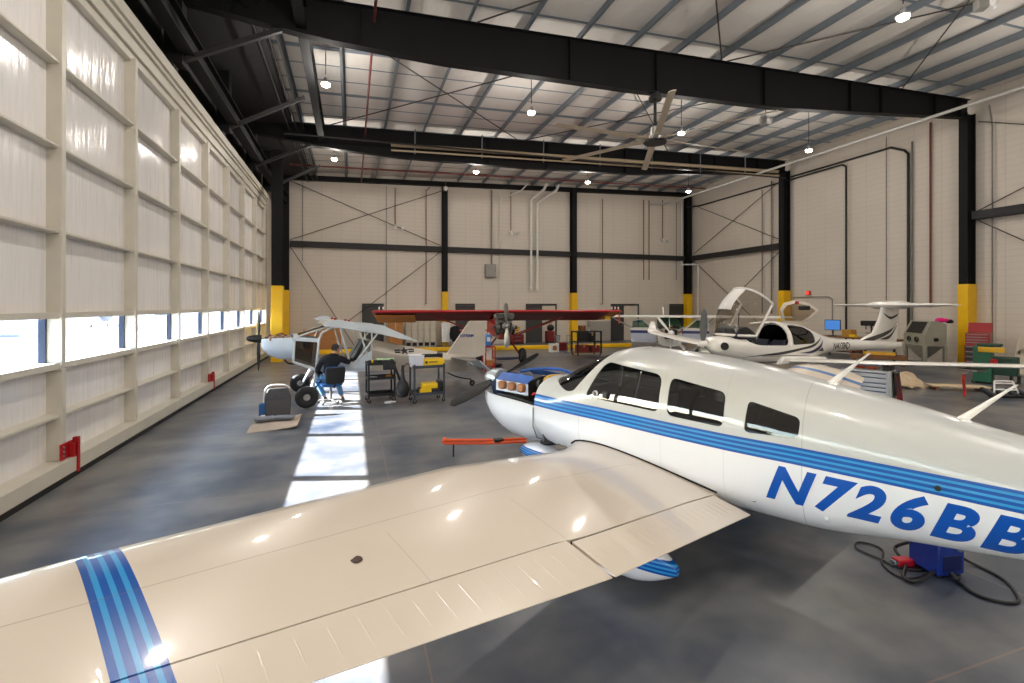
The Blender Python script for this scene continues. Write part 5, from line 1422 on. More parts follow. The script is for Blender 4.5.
# ------------------------------------------------------------------ red high wing tail dragger at the back
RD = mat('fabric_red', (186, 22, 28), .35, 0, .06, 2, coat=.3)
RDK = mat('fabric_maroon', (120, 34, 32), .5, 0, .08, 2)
ORT = mat('tip_amber_light', (204, 122, 30), .45, 0, .08, 3)  # amber stands for orange light on the wing tip undersides
E_ = thing('airplane', 'red high wing tail dragger with exposed engine facing the camera', 'airplane', (6.06, 19.57, 0), 2.985)
m = MB(); rg = []
wp = [(.62, 2.13), (.66, 2.18), (.5, 2.23), (.1, 2.18), (-.5, 1.98), (-1.0, 1.74), (-.5, 1.87), (.1, 2.0), (.45, 2.08)]
m.cur = 0
top_i = {0, 1, 2, 3, 4}
xs_ = [-5.3, -5.15, -4.6, 4.6, 5.15, 5.3]
R_ = []
for x in xs_:
    k = 1 - .5 * max(0, (abs(x) - 5.1) / .2); R_.append([(x, .0 + (y) * k, 2.13 + (z - 2.13) * k + .012 * abs(x)) for y, z in wp])
n_ = len(wp)
for i in range(len(xs_) - 1):
    o = len(m.v); m.v += [Vector(p) for p in R_[i] + R_[i + 1]]
    for j in range(n_):
        q = (j + 1) % n_; m.f.append((o + j, o + q, o + n_ + q, o + n_ + j))
        under = j >= 5
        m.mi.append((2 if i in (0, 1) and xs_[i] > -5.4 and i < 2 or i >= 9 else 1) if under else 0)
for r, i in ((R_[0], 0), (R_[-1], 1)):
    o = len(m.v); m.v += [Vector(p) for p in r]; m.f.append(tuple(range(o, o + n_))); m.mi.append(2 if i == 1 else 0)
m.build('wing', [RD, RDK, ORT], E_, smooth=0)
m = MB(); m.prism([(p[0], p[1] - .004) for p in [(.42, 2.08), (-.98, 1.76), (-.98, 1.74), (.42, 2.065)]], 'x', 3.6, 5.2); m.build('tip_light_sheet', ORT, E_, smooth=0)  # added sheet that carries the painted amber light
MB().loft([[(w * math.cos(2 * PI * k / 16) , y, zc + h * math.sin(2 * PI * k / 16)) for k in range(16)] for y, w, zc, h in ((.72, .4, 1.55, .38), (.3, .45, 1.6, .5), (-.8, .45, 1.6, .55), (-2.0, .3, 1.4, .38), (-4.2, .1, 1.1, .2), (-4.6, .05, 1.1, .1))]).build('fuselage', RD, E_)
MB().prism(rpoly([(.72, 1.9), (.45, 2.2), (-.3, 2.2), (-.3, 1.9)], .03), 'x', -.42, .42).build('windshield', glass('grey_plexi', (130, 126, 122), .08), E_, smooth=0)
MB().prism([(-3.9, 1.2), (-4.5, 2.1), (-5.0, 2.1), (-5.0, 1.0)], 'x', -.03, .03).build('fin', RD, E_, bevel=.02)
MB().box(-1.5, 1.5, -4.8, -4.1, 1.18, 1.22).build('tailplane', RD, E_, bevel=.015)
MB().box(-.36, .36, .72, .76, 1.22, 1.9).build('firewall', ALU, E_, smooth=0, bevel=.02)
MB().prism(rpoly([(-.2, 1.35), (.2, 1.35), (.24, 1.8), (-.24, 1.8)], .06), 'y', .76, 1.36).build('crankcase', ENG, E_, bevel=.03)
for y in (.92, 1.2):
    for sx in (-1, 1):
        cy_ = MB().lathe([(.06, .16)] + [p for k in range(7) for p in ((.065, .18 + k * .03), (.1, .185 + k * .03), (.1, .195 + k * .03), (.065, .2 + k * .03))] + [(.06, .4)], (0, y, 1.62), (sx, 0, -.08), 16).build('cylinder', ALU, E_)
        MB().cbox((sx * .43, y, 1.585), (.09, .15, .14)).build('rocker_cover', ENG, cy_, bevel=.02)
        MB().tube(smooth_path([(sx * .36, y, 1.52), (sx * .34, y, 1.36), (sx * .2, y - .1, 1.24)]), .028, 8).build('exhaust_pipe', ENG, E_)
MB().box(-.34, .34, .8, 1.3, 1.92, 2.16).build('baffle_box', mat('baffle_grey', (86, 86, 84), .45, .3), E_, bevel=.03)
for sx in (-1, 1):
    MB().bar((sx * .4, .8, 2.1), (sx * .13, 1.3, 1.76), .1, .02, (0, 1, 0)).build('engine_mount', ALU, E_)
MB().lathe([(.001, .26), (.05, .24), (.1, .16), (.13, .02), (.16, 0), (.16, -.04), (.001, -.04)], (0, 1.42, 1.66), (0, 1, 0), 18).build('spinner', ALU, E_)
for d_ in (1, -1): blade(E_, (0, 1.5, 1.68), (.03 * d_, 0, d_), .9, .27, ALU)
MB().box(-.3, .3, .74, 1.2, 1.1, 1.34).build('lower_cowl', RDK, E_, bevel=.06)
for sx in (1, -1):
    MB().tube([(sx * .42, .2, 1.12), (sx * 2.9, .1, 2.06)], .032, 8).build('wing_strut', RDK, E_)
    MB().tube([(sx * .42, -.3, 1.14), (sx * 2.9, -.5, 2.02)], .026, 8).build('wing_strut', RDK, E_)
    MB().tube([(sx * .25, .3, 1.12), (sx * .82, .05, .36)], .045, 8).build('gear_leg', RDK, E_)
    w_ = MB().torus((sx * .92, .03, .325), (1, 0, 0), .19, .14, 26, 12, 1.).build('wheel', TIRE, E_)
    MB().lathe([(.001, -.08), (.1, -.08), (.12, -.04), (.12, .04), (.1, .08), (.001, .08)], (sx * .92, .03, .325), (1, 0, 0), 16).build('hub', ALU, w_)
MB().torus((0, -4.6, .1), (1, 0, 0), .07, .035, 14, 8).build('tail_wheel', TIRE, E_)
MB().tube([(0, -4.3, .95), (0, -4.6, .12)], .025, 8).build('tail_spring', BLACK, E_)
for x in (-5.1, -4.95, -4.8, 4.85, 5.0):
    MB().cbox((x, .4, 2.36), (.05, .06, .12)).build('tip_fitting', WHITE, E_, bevel=.01)

# ------------------------------------------------------------------ white and navy high wing airplane by the corner, both doors open
NAVY = mat('stripe_navy', (22, 38, 104), .35, 0, .05, coat=.3)
SILV = mat('lower_silver', (186, 190, 206), .35, .1, .04)
cx, cz = 7.3, 22.3
FWX, FWY = -.25 * .948 - .97 * .317, .25 * .317 - .97 * .948
CRZ = math.atan2(-FWX, FWY)
C_ = thing('airplane', 'white high wing airplane with navy stripe and both doors open by the corner', 'airplane', (cx * .948 + cz * .317, -cx * .317 + cz * .948, 0), CRZ)
R_ = []
for x in (-5.05, -4.95, -2.5, 2.5, 4.95, 5.05):
    k = .6 if abs(x) > 5 else (1. if abs(x) < 3 else .8)
    R_.append([(x, .45 + (-.1 - 1.5 * t) * k, 1.93 + (.09 * k if up else -.02) * (math.sin(PI * min(t * 1.3 + .12, 1)) if up else 1) + .004 * abs(x)) for t, up in [(i / 8, True) for i in range(9)] + [(1 - i / 8, False) for i in range(9)]])
MB().loft(R_).build('wing', DW, C_, smooth=45)
MB().loft([[(w * math.copysign(abs(math.cos(a)) ** .6, math.cos(a)), y, (zb + zt) / 2 + (zt - zb) / 2 * math.copysign(abs(math.sin(a)) ** .6, math.sin(a))) for a in [2 * PI * k / 24 for k in range(24)]] for y, w, zb, zt in ((.0, .55, .62, 1.9), (-1.0, .55, .62, 1.9), (-1.8, .4, .75, 1.75), (-3.5, .2, .95, 1.5), (-5.2, .08, 1.1, 1.35))]).build('fuselage', DW, C_, smooth=50)
MB().loft([[(w * math.copysign(abs(math.cos(a)) ** .6, math.cos(a)), y, (zb + zt) / 2 + (zt - zb) / 2 * math.copysign(abs(math.sin(a)) ** .6, math.sin(a))) for a in [2 * PI * k / 24 for k in range(24)]] for y, w, zb, zt in ((.05, .55, .62, 1.45), (.6, .52, .62, 1.42))]).build('cowl_shell', DW, C_, smooth=50)
MB().prism([(.5, 1.44), (.02, 1.92), (-.4, 1.92), (-.4, 1.44)], 'x', -.52, .52).build('windshield', glass('green_plexi', (120, 160, 136), .08), C_, smooth=0)
MB().tube([(0, .5, 1.45), (0, .02, 1.92)], .02, 8).build('windshield_post', DW, C_)
MB().box(-.46, .46, -.2, .1, 1.2, 1.55).build('panel_top', BLACK, C_, bevel=.04)
MB().box(-.26, .26, .62, 1.3, 1.0, 1.42).build('engine_block', ENG, C_, bevel=.04)
for y in (.8, 1.1):
    for sx in (-1, 1):
        c_ = MB().lathe([(.06, .2)] + [p for k in range(5) for p in ((.062, .22 + k * .03), (.09, .225 + k * .03), (.09, .235 + k * .03), (.062, .24 + k * .03))] + [(.06, .38)], (0, y, 1.32), (sx, 0, 0), 14).build('cylinder', ALU, C_)
        MB().cbox((sx * .39, y, 1.32), (.08, .14, .13)).build('rocker_cover', COP, c_, bevel=.02)
for pts in ([(-.1, .8, 1.42), (-.05, .95, 1.56), (.1, 1.1, 1.44)], [(.15, .7, 1.42), (.2, .9, 1.52), (.05, 1.15, 1.43)]):
    MB().tube(smooth_path(pts), .022, 8).build('hose', mat('hose_tan', (170, 140, 96), .5), C_)
MB().lathe([(.001, .3), (.08, .24), (.14, .06), (.15, 0), (.001, 0)], (0, 1.36, 1.24), (0, 1, 0), 18).build('spinner', DW, C_)
for d_ in (1, -1): blade(C_, (0, 1.42, 1.24), (d_ * .62, 0, d_ * .78), .95, .16, DW)
for sx in (1, -1):
    # door hinged at its front edge, swung out square to the fuselage
    hx = sx * .58
    o2 = [(0, .74), (1.12, .74), (1.16, 1.36), (1.12, 1.80), (.62, 1.86), (.10, 1.42), (0, 1.36)]
    i2 = [(1.08, 1.44), (1.05, 1.74), (.64, 1.79), (.24, 1.44)]
    m = MB()
    m.prism([(hx + sx * a, b) for a, b in [(0, .74), (1.12, .74), (1.15, 1.18), (0, 1.18)]], 'y', -.02, .03)
    m.build('door', SILV, C_, smooth=0, bevel=.01)
    d_ = C_.children[-1]
    MB().prism([(hx + sx * a, b) for a, b in [(0, 1.18), (1.15, 1.18), (1.155, 1.31), (0, 1.31)]], 'y', -.022, .034).build('door_stripe', NAVY, d_, smooth=0)
    m = MB()
    up_ = [(0, 1.31), (1.155, 1.31), (1.16, 1.40), (.06, 1.40)]
    m.prism([(hx + sx * a, b) for a, b in up_], 'y', -.02, .03)
    for a, b in (((1.13, 1.38), (1.09, 1.80)), ((1.09, 1.79), (.62, 1.85)), ((.62, 1.85), (.12, 1.40))):
        m.bar((hx + sx * a[0], .005, a[1]), (hx + sx * b[0], .005, b[1]), .05, .06, (0, 1, 0))
    m.build('door_frame', DW, d_, smooth=0)
    MB().prism([(hx + sx * a, b) for a, b in i2], 'y', .0, .008).build('door_window', glass('green_tint', (150, 190, 172), .1), d_, smooth=0)
    MB().box(sx * .54 - .02, sx * .54 + .02, .1, .6, 1.2, 1.32).build('nose_stripe', NAVY, C_, smooth=0)
    MB().tube([(sx * .5, -.3, .8), (sx * 2.6, -.45, 1.9)], .035, 8).build('wing_strut', DW, C_)
    MB().tube([(sx * .4, -.6, .7), (sx * 1.2, -.6, .28)], .04, 8).build('gear_leg', DW, C_)
    MB().torus((sx * 1.25, -.6, .24), (1, 0, 0), .15, .09, 20, 10).build('wheel', TIRE, C_)
MB().torus((0, 1.0, .22), (1, 0, 0), .14, .08, 18, 8).build('wheel', TIRE, C_); MB().tube([(0, .9, 1.0), (0, 1.0, .24)], .04, 8).build('gear_leg', DW, C_)
MB().prism([(-4.1, 1.35), (-5.0, 2.4), (-5.5, 2.4), (-5.3, 1.2)], 'x', -.04, .04).build('fin', DW, C_, bevel=.02)
MB().box(-1.7, 1.7, -5.3, -4.5, 1.2, 1.25).build('tailplane', DW, C_, bevel=.02)
# ------------------------------------------------------------------ things along the walls and on the floor
def th(name, lab, cat_, loc, parts, rz_=0., group=None):
    t = thing(name, lab, cat_, loc, rz_, group)
    last = t
    for p in parts:
        nm, mb_, mm, bv = p[:4]
        o = mb_.build(nm, mm, last if len(p) > 4 else t, bevel=bv)
        if len(p) <= 4: last = o
    return t
BX = lambda *a: MB().box(*a)
BROWN = mat('box_brown', (168, 112, 62), .8, 0, .1, 5)
TAPE = mat('packing_tape', (190, 150, 100), .4)
MAROON = mat('maroon_steel', (112, 26, 26), .45)
GREEN = mat('machine_green', (24, 92, 66), .45, 0, .08, 4)
WOOD = mat('wood_brown', (122, 82, 50), .7, 0, .2, 9, stretch=(1, 1, 6))
CREAMB = mat('cream_steel', (196, 186, 168), .5)
BLUE = mat('charger_blue', (26, 52, 136), .4, 0, .08, 9)
m = MB(); m.bar((-1.7, 26.3, .11), (15.9, 25.05, .11), .22, .22)
t = thing('floor_barrier', 'low yellow barrier running along the floor before the back wall', 'barrier', (0, 0, 0))
m.build('rail', YEL, t, bevel=.03)
for k in range(8):
    x = -1.5 + 2.46 * k; MB().cbox((x, 26.3 - (x + 1.7) * .071, .06), (.12, .34, .12)).build('foot', YEL, t, bevel=.02)
def boxthing(lab, loc, d, rz_=0., mm=None, cat_='box', group=None):
    w, dp, h = d
    return th('cardboard_box', lab, cat_, loc, [('carton', BX(-w / 2, w / 2, -dp / 2, dp / 2, 0, h), mm or BROWN, .012), ('tape', BX(-.035, .035, -dp / 2 - .003, dp / 2 + .003, h * .7, h + .003), TAPE, 0), ('flap', BX(-w / 2, w / 2, -dp / 2 + .02, -.02, h, h + .008), mm or BROWN, 0)], rz_, group)
boxthing('large brown carton behind the cabin of the grey bush plane', (-1.45, 27.4, 0), (1.85, .9, 1.22))
boxthing('tall brown carton beside the beige lockers', (2.4, 28.6, 0), (.8, .7, 1.55))
# lockers
def locker(i, x):
    return th('locker', 'narrow beige locker with a black vent at its foot', 'locker', (x, 29.45, 0),
              [('body', BX(-.175, .175, -.25, .25, 0, 1.78), CREAMB, .01), ('door', BX(-.165, .165, -.265, -.25, .3, 1.75), CREAMB, .006), ('handle', BX(.11, .13, -.285, -.265, .95, 1.1), GALV, .004, 1), ('vent', BX(-.13, .13, -.262, -.25, .05, .25), BLACK, 0)], 0, 'beige lockers on the back wall')
for i in range(5):
    l_ = locker(i, 3.24 + .365 * i)
th('sheet', 'white sheet hung before the slim yellow column base', 'sheet', (5.5, 29.2, 0), [('cloth', MB().sheet(lambda u, v: (-.30 + .6 * u - .1 * v * (u - .5), .03 * math.sin(9 * u) + .0, 1.45 - 1.2 * v), 14, 10, .012), WHITE, 0), ('hanger_bar', MB().tube([(-.34, 0, 1.46), (.34, 0, 1.46)], .015, 8), GALV, 0), ('stand_leg', MB().tube([(0, 0, 0), (0, .02, 1.46)], .02, 8), GALV, 0)])
th('jacket', 'black jacket hung beside the white sheet', 'jacket', (6.05, 29.1, 0), [('body', MB().loft([[(w * math.cos(2 * PI * k / 16), .12 * math.sin(2 * PI * k / 16), z) for k in range(16)] for z, w in ((.25, .16), (.5, .26), (.9, .3), (1.15, .27), (1.22, .1))]), mat('cloth_black', (22, 22, 26), .9, 0, .2, 14), 0), ('sleeve', MB().tube([(-.24, 0, 1.12), (-.3, -.05, .7), (-.26, -.05, .42)], .06, 8), mat('cloth_black', (22, 22, 26), .9), 0), ('hanger_pole', MB().tube([(0, .14, 0), (0, .14, 1.3)], .018, 8), GALV, 0)])
# red stand with a blue can under the red plane's nose
th('work_stand', 'red two shelf work stand in front of the red plane', 'stand', (4.85, 17.2, 0), [(nm, b, HRED, .004) for nm, b in
    [('post', BX(sx * .18 - .02, sx * .18 + .02, sy * .2 - .02, sy * .2 + .02, 0.03, .96)) for sx in (-1, 1) for sy in (-1, 1)]] +
   [('shelf', BX(-.2, .2, -.22, .22, .93, .96), HRED, .004), ('shelf', BX(-.2, .2, -.22, .22, .22, .25), HRED, .004), ('back_panel', BX(-.16, .16, .18, .2, .3, .9), WHITE, .004)])
th('jerry_can', 'blue can standing on the red work stand', 'can', (4.80, 17.2, .962), [('can', BX(-.1, .1, -.13, .13, 0, .44), mat('can_blue', (54, 118, 190), .4), .04), ('cap', MB().cyl((.04, 0, .44), (.04, 0, .5), .03), WHITE, 0), ('label', BX(-.06, .06, -.135, -.128, .18, .34), WHITE, 0)])
th('box', 'small brown box on the low shelf of the red work stand', 'box', (4.85, 17.18, .252), [('carton', BX(-.13, .13, -.13, .13, 0, .2), BROWN, .008), ('lid', BX(-.135, .135, -.135, .135, .18, .215), TAPE, .005)])
th('drain_pan', 'black drain pan on the floor under the red plane', 'pan', (5.55, 18.6, 0), [('pan', MB().lathe([(.001, 0), (.2, 0), (.25, .1), (.24, .1), (.19, .015), (.001, .015)], n=24), BLACK, 0), ('rim', MB().torus((0, 0, .1), (0, 0, 1), .245, .01, 24, 6), BLACK, 0)])
th('floor_mat', 'navy mat on the floor beside the wheel of the red plane', 'mat', (7.0, 21.3, 0), [('mat', BX(-.65, .5, -.4, .4, 0, .03), mat('mat_navy', (44, 50, 84), .9, 0, .1, 10), .01), ('border', BX(-.66, .51, -.41, .41, 0, .018), BLACK, 0)])
th('tool_chest', 'low maroon tool chest by the back wall right of the engine', 'tool chest', (10.15, 29.4, 0), [('body', BX(-.42, .42, -.25, .25, .08, .62), MAROON, .02), ('drawer', BX(-.38, .38, -.27, -.25, .12, .32), MAROON, .006), ('handle', BX(-.2, .2, -.29, -.27, .22, .24), GALV, 0, 1), ('drawer', BX(-.38, .38, -.27, -.25, .36, .56), MAROON, .006), ('handle', BX(-.2, .2, -.29, -.27, .46, .48), GALV, 0, 1), ('base', BX(-.4, .4, -.22, .22, 0, .08), BLACK, 0)])
th('funnel', 'yellow funnel on the low maroon tool chest', 'funnel', (10.15, 29.4, .622), [('cone', MB().lathe([(.08, 0), (.1, .2), (.24, .4), (.25, .46), (.23, .46), (.22, .41), (.09, .22), (.06, .0)], n=20), CASEY, 0), ('ring', MB().torus((0, 0, .46), (0, 0, 1), .24, .014, 20, 6), CASEY, 0)])
th('side_cabinet', 'maroon cabinet standing in the open doorway', 'cabinet', (12.55, 29.55, 0), [('body', BX(-.26, .26, -.22, .22, .1, .78), MAROON, .015), ('door', BX(-.24, .24, -.235, -.22, .12, .75), MAROON, .005), ('handle', BX(.16, .18, -.255, -.235, .4, .52), GALV, 0, 1), ('plinth', BX(-.24, .24, -.2, .2, 0, .1), BLACK, 0)])
th('bag', 'round black bag on the maroon cabinet in the doorway', 'bag', (12.6, 29.55, .782), [('bag', MB().ball((0, 0, .22), .25, 16, 10, (1, .8, .88)), BLACK, 0), ('strap', MB().tube(smooth_path([(-.1, 0, .42), (-.05, 0, .52), (.06, 0, .52), (.1, 0, .42)]), .014, 6), BLACK, 0)])
th('waste_bin', 'small grey waste bin at the open doorway', 'bin', (13.02, 29.3, 0), [('tub', MB().lathe([(.001, 0), (.13, 0), (.17, .5), (.155, .5), (.12, .02), (.001, .02)], n=18), mat('bin_grey', (150, 152, 150), .5), 0), ('rim', MB().torus((0, 0, .5), (0, 0, 1), .163, .014, 18, 6), GREYPIPE, 0)])
th('crate', 'small white open crate on the floor left of the red case', 'crate', (10.25, 23.6, 0), [('frame', MB().box(-.22, .22, -.2, -.16, 0, .1).box(-.22, .22, -.2, -.16, .36, .46).box(-.22, -.14, -.2, -.16, .1, .36).box(.14, .22, -.2, -.16, .1, .36).box(-.22, .22, -.16, .2, 0, .04).box(-.22, -.18, -.16, .2, .04, .46).box(.18, .22, -.16, .2, .04, .46), WHITE, .008), ('contents', BX(-.13, .13, -.12, .16, .045, .3), BROWN, .02)])
th('case', 'red case on the floor between white crate and chrome stand', 'case', (11.0, 24.3, 0), [('shell', BX(-.3, .3, -.22, .22, 0, .42), MAROON, .03), ('lid', BX(-.31, .31, -.23, .23, .34, .44), MAROON, .02), ('handle', MB().tube(smooth_path([(-.1, -.23, .3), (-.08, -.28, .3), (.08, -.28, .3), (.1, -.23, .3)]), .014, 6), BLACK, 0)])
th('chrome_stand', 'narrow chrome stand beside the black shelf cart', 'stand', (10.72, 22.75, 0), [('post', MB().tube([(-.1, 0, .06), (-.1, 0, .95)], .016, 8), GALV, 0), ('post', MB().tube([(.1, 0, .06), (.1, 0, .95)], .016, 8), GALV, 0), ('rung', MB().tube([(-.1, 0, .92), (.1, 0, .92)], .014, 8), GALV, 0), ('rung', MB().tube([(-.1, 0, .45), (.1, 0, .45)], .014, 8), GALV, 0), ('base', BX(-.14, .14, -.2, .2, .0, .06), GALV, .01)])
# black shelf cart
t = thing('shelf_cart', 'black shelf cart loaded with parts before the back wall', 'cart', (11.1, 21.5, 0))
for sx in (-1, 1):
    for sy in (-1, 1):
        BX(sx * .64 - .035, sx * .64 + .035, sy * .33 - .035, sy * .33 + .035, .1, 1.22).build('post', BLACK, t, bevel=.006)
        MB().torus((sx * .6, sy * .3, .055), (0, 1, 0), .036, .018, 14, 8).build('caster', TIRE, t)
for z in (.14, .66, 1.16): BX(-.68, .68, -.36, .36, z, z + .05).build('shelf', BLACK if z > .2 else WOOD, t, bevel=.006)
BX(-.64, -.05, -.37, -.35, .72, 1.16).build('side_panel', BLACK, t, bevel=.01)
for lab, loc, d, mm in (('small brown carton on top of the black shelf cart', (10.85, 21.5, 1.212), (.28, .3, .26), BROWN), ('white carton on top of the black shelf cart', (11.12, 21.5, 1.212), (.24, .3, .18), WHITE),
                        ('red case on the bottom shelf of the black shelf cart, left', (10.8, 21.4, .192), (.5, .5, .34), MAROON), ('maroon box on the bottom shelf of the black shelf cart, right', (11.45, 21.4, .192), (.42, .5, .3), MAROON), ('black box on the middle shelf of the black shelf cart', (11.25, 21.4, .712), (.3, .5, .4), BLACK)):
    boxthing(lab, loc, d, 0, mm)
th('drawer_cabinet', 'grey cabinet with wide drawers behind the black shelf cart', 'cabinet', (16.2, 29.5, 0), [('body', BX(-.75, .75, -.3, .3, 0, 1.42), mat('cab_grey', (158, 152, 144), .5), .015)] + [('drawer', BX(-.71, .71, -.325, -.3, .06 + .34 * k, .36 + .34 * k), mat('cab_grey', (158, 152, 144), .5), .012) for k in range(4)])
MB().sheet(lambda u, v: (-5.2 - .06 * u, .2 + .02 * math.sin(5 * v), 2.1 - .42 * v), 2, 8, .004).build('streamer', mat('streamer_orange', (238, 92, 44), .6), E_)
MB().box(-4.85, -4.6, .1, .14, 1.85, 2.0).build('wing_tag', CASEY, E_, bevel=.006)

# right side : work bench, monitor, drill press
t = thing('work_bench', 'steel work bench along the side wall behind the T-tail airplane', 'bench', (22.9, 16.4, 0))
BX(-.45, .45, -1.9, 1.9, .9, .97).build('bench_top', WOOD, t, bevel=.01)
for y in (-1.8, 0, 1.8):
    for x in (-.4, .4): BX(x - .035, x + .035, y - .035, y + .035, 0, .9).build('leg', GIRT, t)
BX(-.42, .42, -1.85, 1.85, .22, .26).build('lower_shelf', GIRT, t)
th('monitor', 'lit blue computer monitor on the work bench', 'monitor', (22.6, 17.5, .972), [('screen_housing', BX(-.03, .03, -.36, .36, .28, .80), BLACK, .012), ('screen', BX(-.036, -.03, -.33, .33, .31, .77), mat('screen_blue', (70, 120, 190), .2, emit=(70, 130, 210), es=.55), 0, 1), ('stand', MB().tube([(.03, 0, .0), (.03, 0, .4)], .03, 8), BLACK, 0), ('stand_foot', BX(-.12, .14, -.16, .16, 0, .03), BLACK, .01)], .25)
boxthing('yellow and brown parts box on the work bench beside the monitor', (22.7, 16.75, .972), (.4, .45, .34), .1, mat('box_ochre', (176, 128, 50), .7))
th('parts_tray', 'bright yellow tray before the parts box on the work bench', 'tray', (22.58, 16.45, .972), [('tray', BX(-.1, .1, -.14, .14, 0, .12), CASEY, .01), ('rim', BX(-.11, .11, -.15, .15, .11, .125), CASEY, .003)])
th('drill_press', 'black bench drill press on the work bench', 'drill press', (22.7, 15.75, .972), [('base', BX(-.16, .16, -.14, .14, 0, .05), BLACK, .01), ('column', MB().cyl((.08, 0, .05), (.08, 0, .8), .04), GIRT, 0), ('head', BX(-.24, .16, -.3, .3, .56, .8), BLACK, .03), ('quill', MB().cyl((-.12, .12, .4), (-.12, .12, .56), .035), GALV, 0), ('table', MB().cyl((-.06, 0, .22), (-.06, 0, .25), .16), BLACK, 0), ('feed_handle', MB().tube([(-.26, -.1, .6), (-.3, -.22, .46)], .014, 6), GALV, 0)])
for y, lab in ((17.2, 'brown carton under the bench, left one'), (16.6, 'brown carton under the bench, right one')):
    boxthing(lab, (22.8, y, .262), (.5, .48, .36), 0, mat('box_rust', (140, 84, 52), .8), 'box', 'cartons under the bench')
t = thing('pallet_table', 'low wooden pallet table under the tail of the T-tail airplane', 'table', (20.9, 14.2, 0), -.95)
for k in range(5): BX(-.95 + .39 * k, -.62 + .39 * k, -.4, .4, .36, .4).build('board', WOOD, t, bevel=.004)
for y in (-.34, .34): BX(-.95, .95, y - .05, y + .05, .26, .36).build('stringer', WOOD, t, bevel=.004)
for x in (-.8, 0, .8):
    for y in (-.34, .34): BX(x - .07, x + .07, y - .06, y + .06, 0, .26).build('leg', WOOD, t)
th('beam', 'yellow beam lying on the low pallet table', 'beam', (20.9, 14.15, .403), [('bar', BX(-.55, .55, -.1, .1, 0, .13), mat('beam_yellow', (206, 158, 40), .5), .012), ('end_plate', BX(-.57, -.55, -.12, .12, -.0, .15), GIRT, 0), ('end_plate', BX(.55, .57, -.12, .12, -.0, .15), GIRT, 0)], -.95)
# sandblasting cabinet
SAND = mat('sandblaster_khaki', (150, 147, 133), .5, 0, .06, 4)
SZ = -.62 - PI / 2 + .15
t = thing('sandblaster', 'khaki sandblasting cabinet with a slanted window by the side wall', 'cabinet', (22.5, 13.45, 0), SZ)
prf = [(-.38, .82), (.42, .82), (.42, 1.72), (.1, 1.84), (-.12, 1.84), (-.38, 1.28)]
MB().prism(prf, 'x', -.65, .65).build('cabinet_body', SAND, t, smooth=0, bevel=.02)
MB().prism([(-.4, 1.35), (-.155, 1.80), (-.14, 1.79), (-.375, 1.34)], 'x', -.45, .45).build('window', mat('dark_glass', (52, 50, 48), .15), t, smooth=0)
MB().loft([[(-.6, -.36, .82), (.6, -.36, .82), (.6, .36, .82), (-.6, .36, .82)], [(-.1, -.1, .3), (.1, -.1, .3), (.1, .1, .3), (-.1, .1, .3)]]).build('hopper', SAND, t, smooth=0)
for x in (-.25, .2):
    MB().lathe([(.1, 0), (.12, .03), (.1, .05), (.08, .04), (.07, -.02), (.001, -.02)], (x, -.38, 1.08), (0, -1, 0), 18).build('glove_port', BLACK, t)
for x in (-.6, .6):
    for y in (-.34, .38): BX(x - .06, x + .06, y - .05, y + .05, 0, .84).build('leg', SAND, t, smooth=0)
MB().cyl((-.66, .0, 1.15), (-.75, .0, 1.15), .07).build('side_latch', BLACK, t); MB().cyl((.66, .0, 1.1), (.75, .0, 1.1), .07).build('side_latch', BLACK, t)
th('cloth', 'bright pink cloth on top of the sandblasting cabinet', 'cloth', (22.72, 12.98, 1.815), [('cloth', MB().ball((0, 0, .06), .2, 16, 8, (1.1, .8, .5)), mat('cloth_pink', (236, 24, 130), .8), 0), ('fold', MB().ball((.12, -.1, .06), .12, 12, 8, (1, 1, .6)), mat('cloth_pink', (236, 24, 130), .8), 0)])
th('glove', 'black glove beside the pink cloth on the sandblasting cabinet', 'glove', (22.93, 12.80, 1.75), [('palm', MB().ball((0, 0, .08), .12, 12, 8, (1, 1, .7)), BLACK, 0), ('cuff', MB().cyl((.08, 0, .07), (.2, .02, .06), .06), BLACK, 0)])
# red tool chest with open lid
TR = mat('chest_red', (150, 24, 30), .35, 0, .05)
t = thing('tool_chest', 'red tool chest with open lid and chrome drawers beside the yellow column', 'tool chest', (22.75, 11.75, 0), -1.25)
BX(-.36, .36, -.26, .26, .12, .95).build('cabinet', TR, t, bevel=.012); BX(-.34, .34, -.24, .24, .95, 1.42).build('top_box', TR, t, bevel=.012)
MB().bar((0, .24, 1.43), (0, .36, 1.80), .68, .05, (0, 1, 0)).build('lid', TR, t, bevel=.01)
for k in range(4):
    d_ = BX(-.33, .33, -.285, -.26, .18 + .19 * k, .34 + .19 * k).build('drawer', BLACK, t, bevel=.005); BX(-.31, .31, -.305, -.285, .3 + .19 * k, .335 + .19 * k).build('handle', GALV, d_, smooth=0)
for k in range(4):
    d_ = BX(-.31, .31, -.262, -.24, .99 + .105 * k, 1.075 + .105 * k).build('drawer', TR, t, bevel=.004); BX(-.3, .3, -.28, -.262, 1.04 + .105 * k, 1.065 + .105 * k).build('handle', GALV, d_, smooth=0)
for x in (-.28, .28):
    for y in (-.2, .2): MB().torus((x, y, .06), (1, 0, 0), .038, .02, 12, 8).build('caster', TIRE, t)
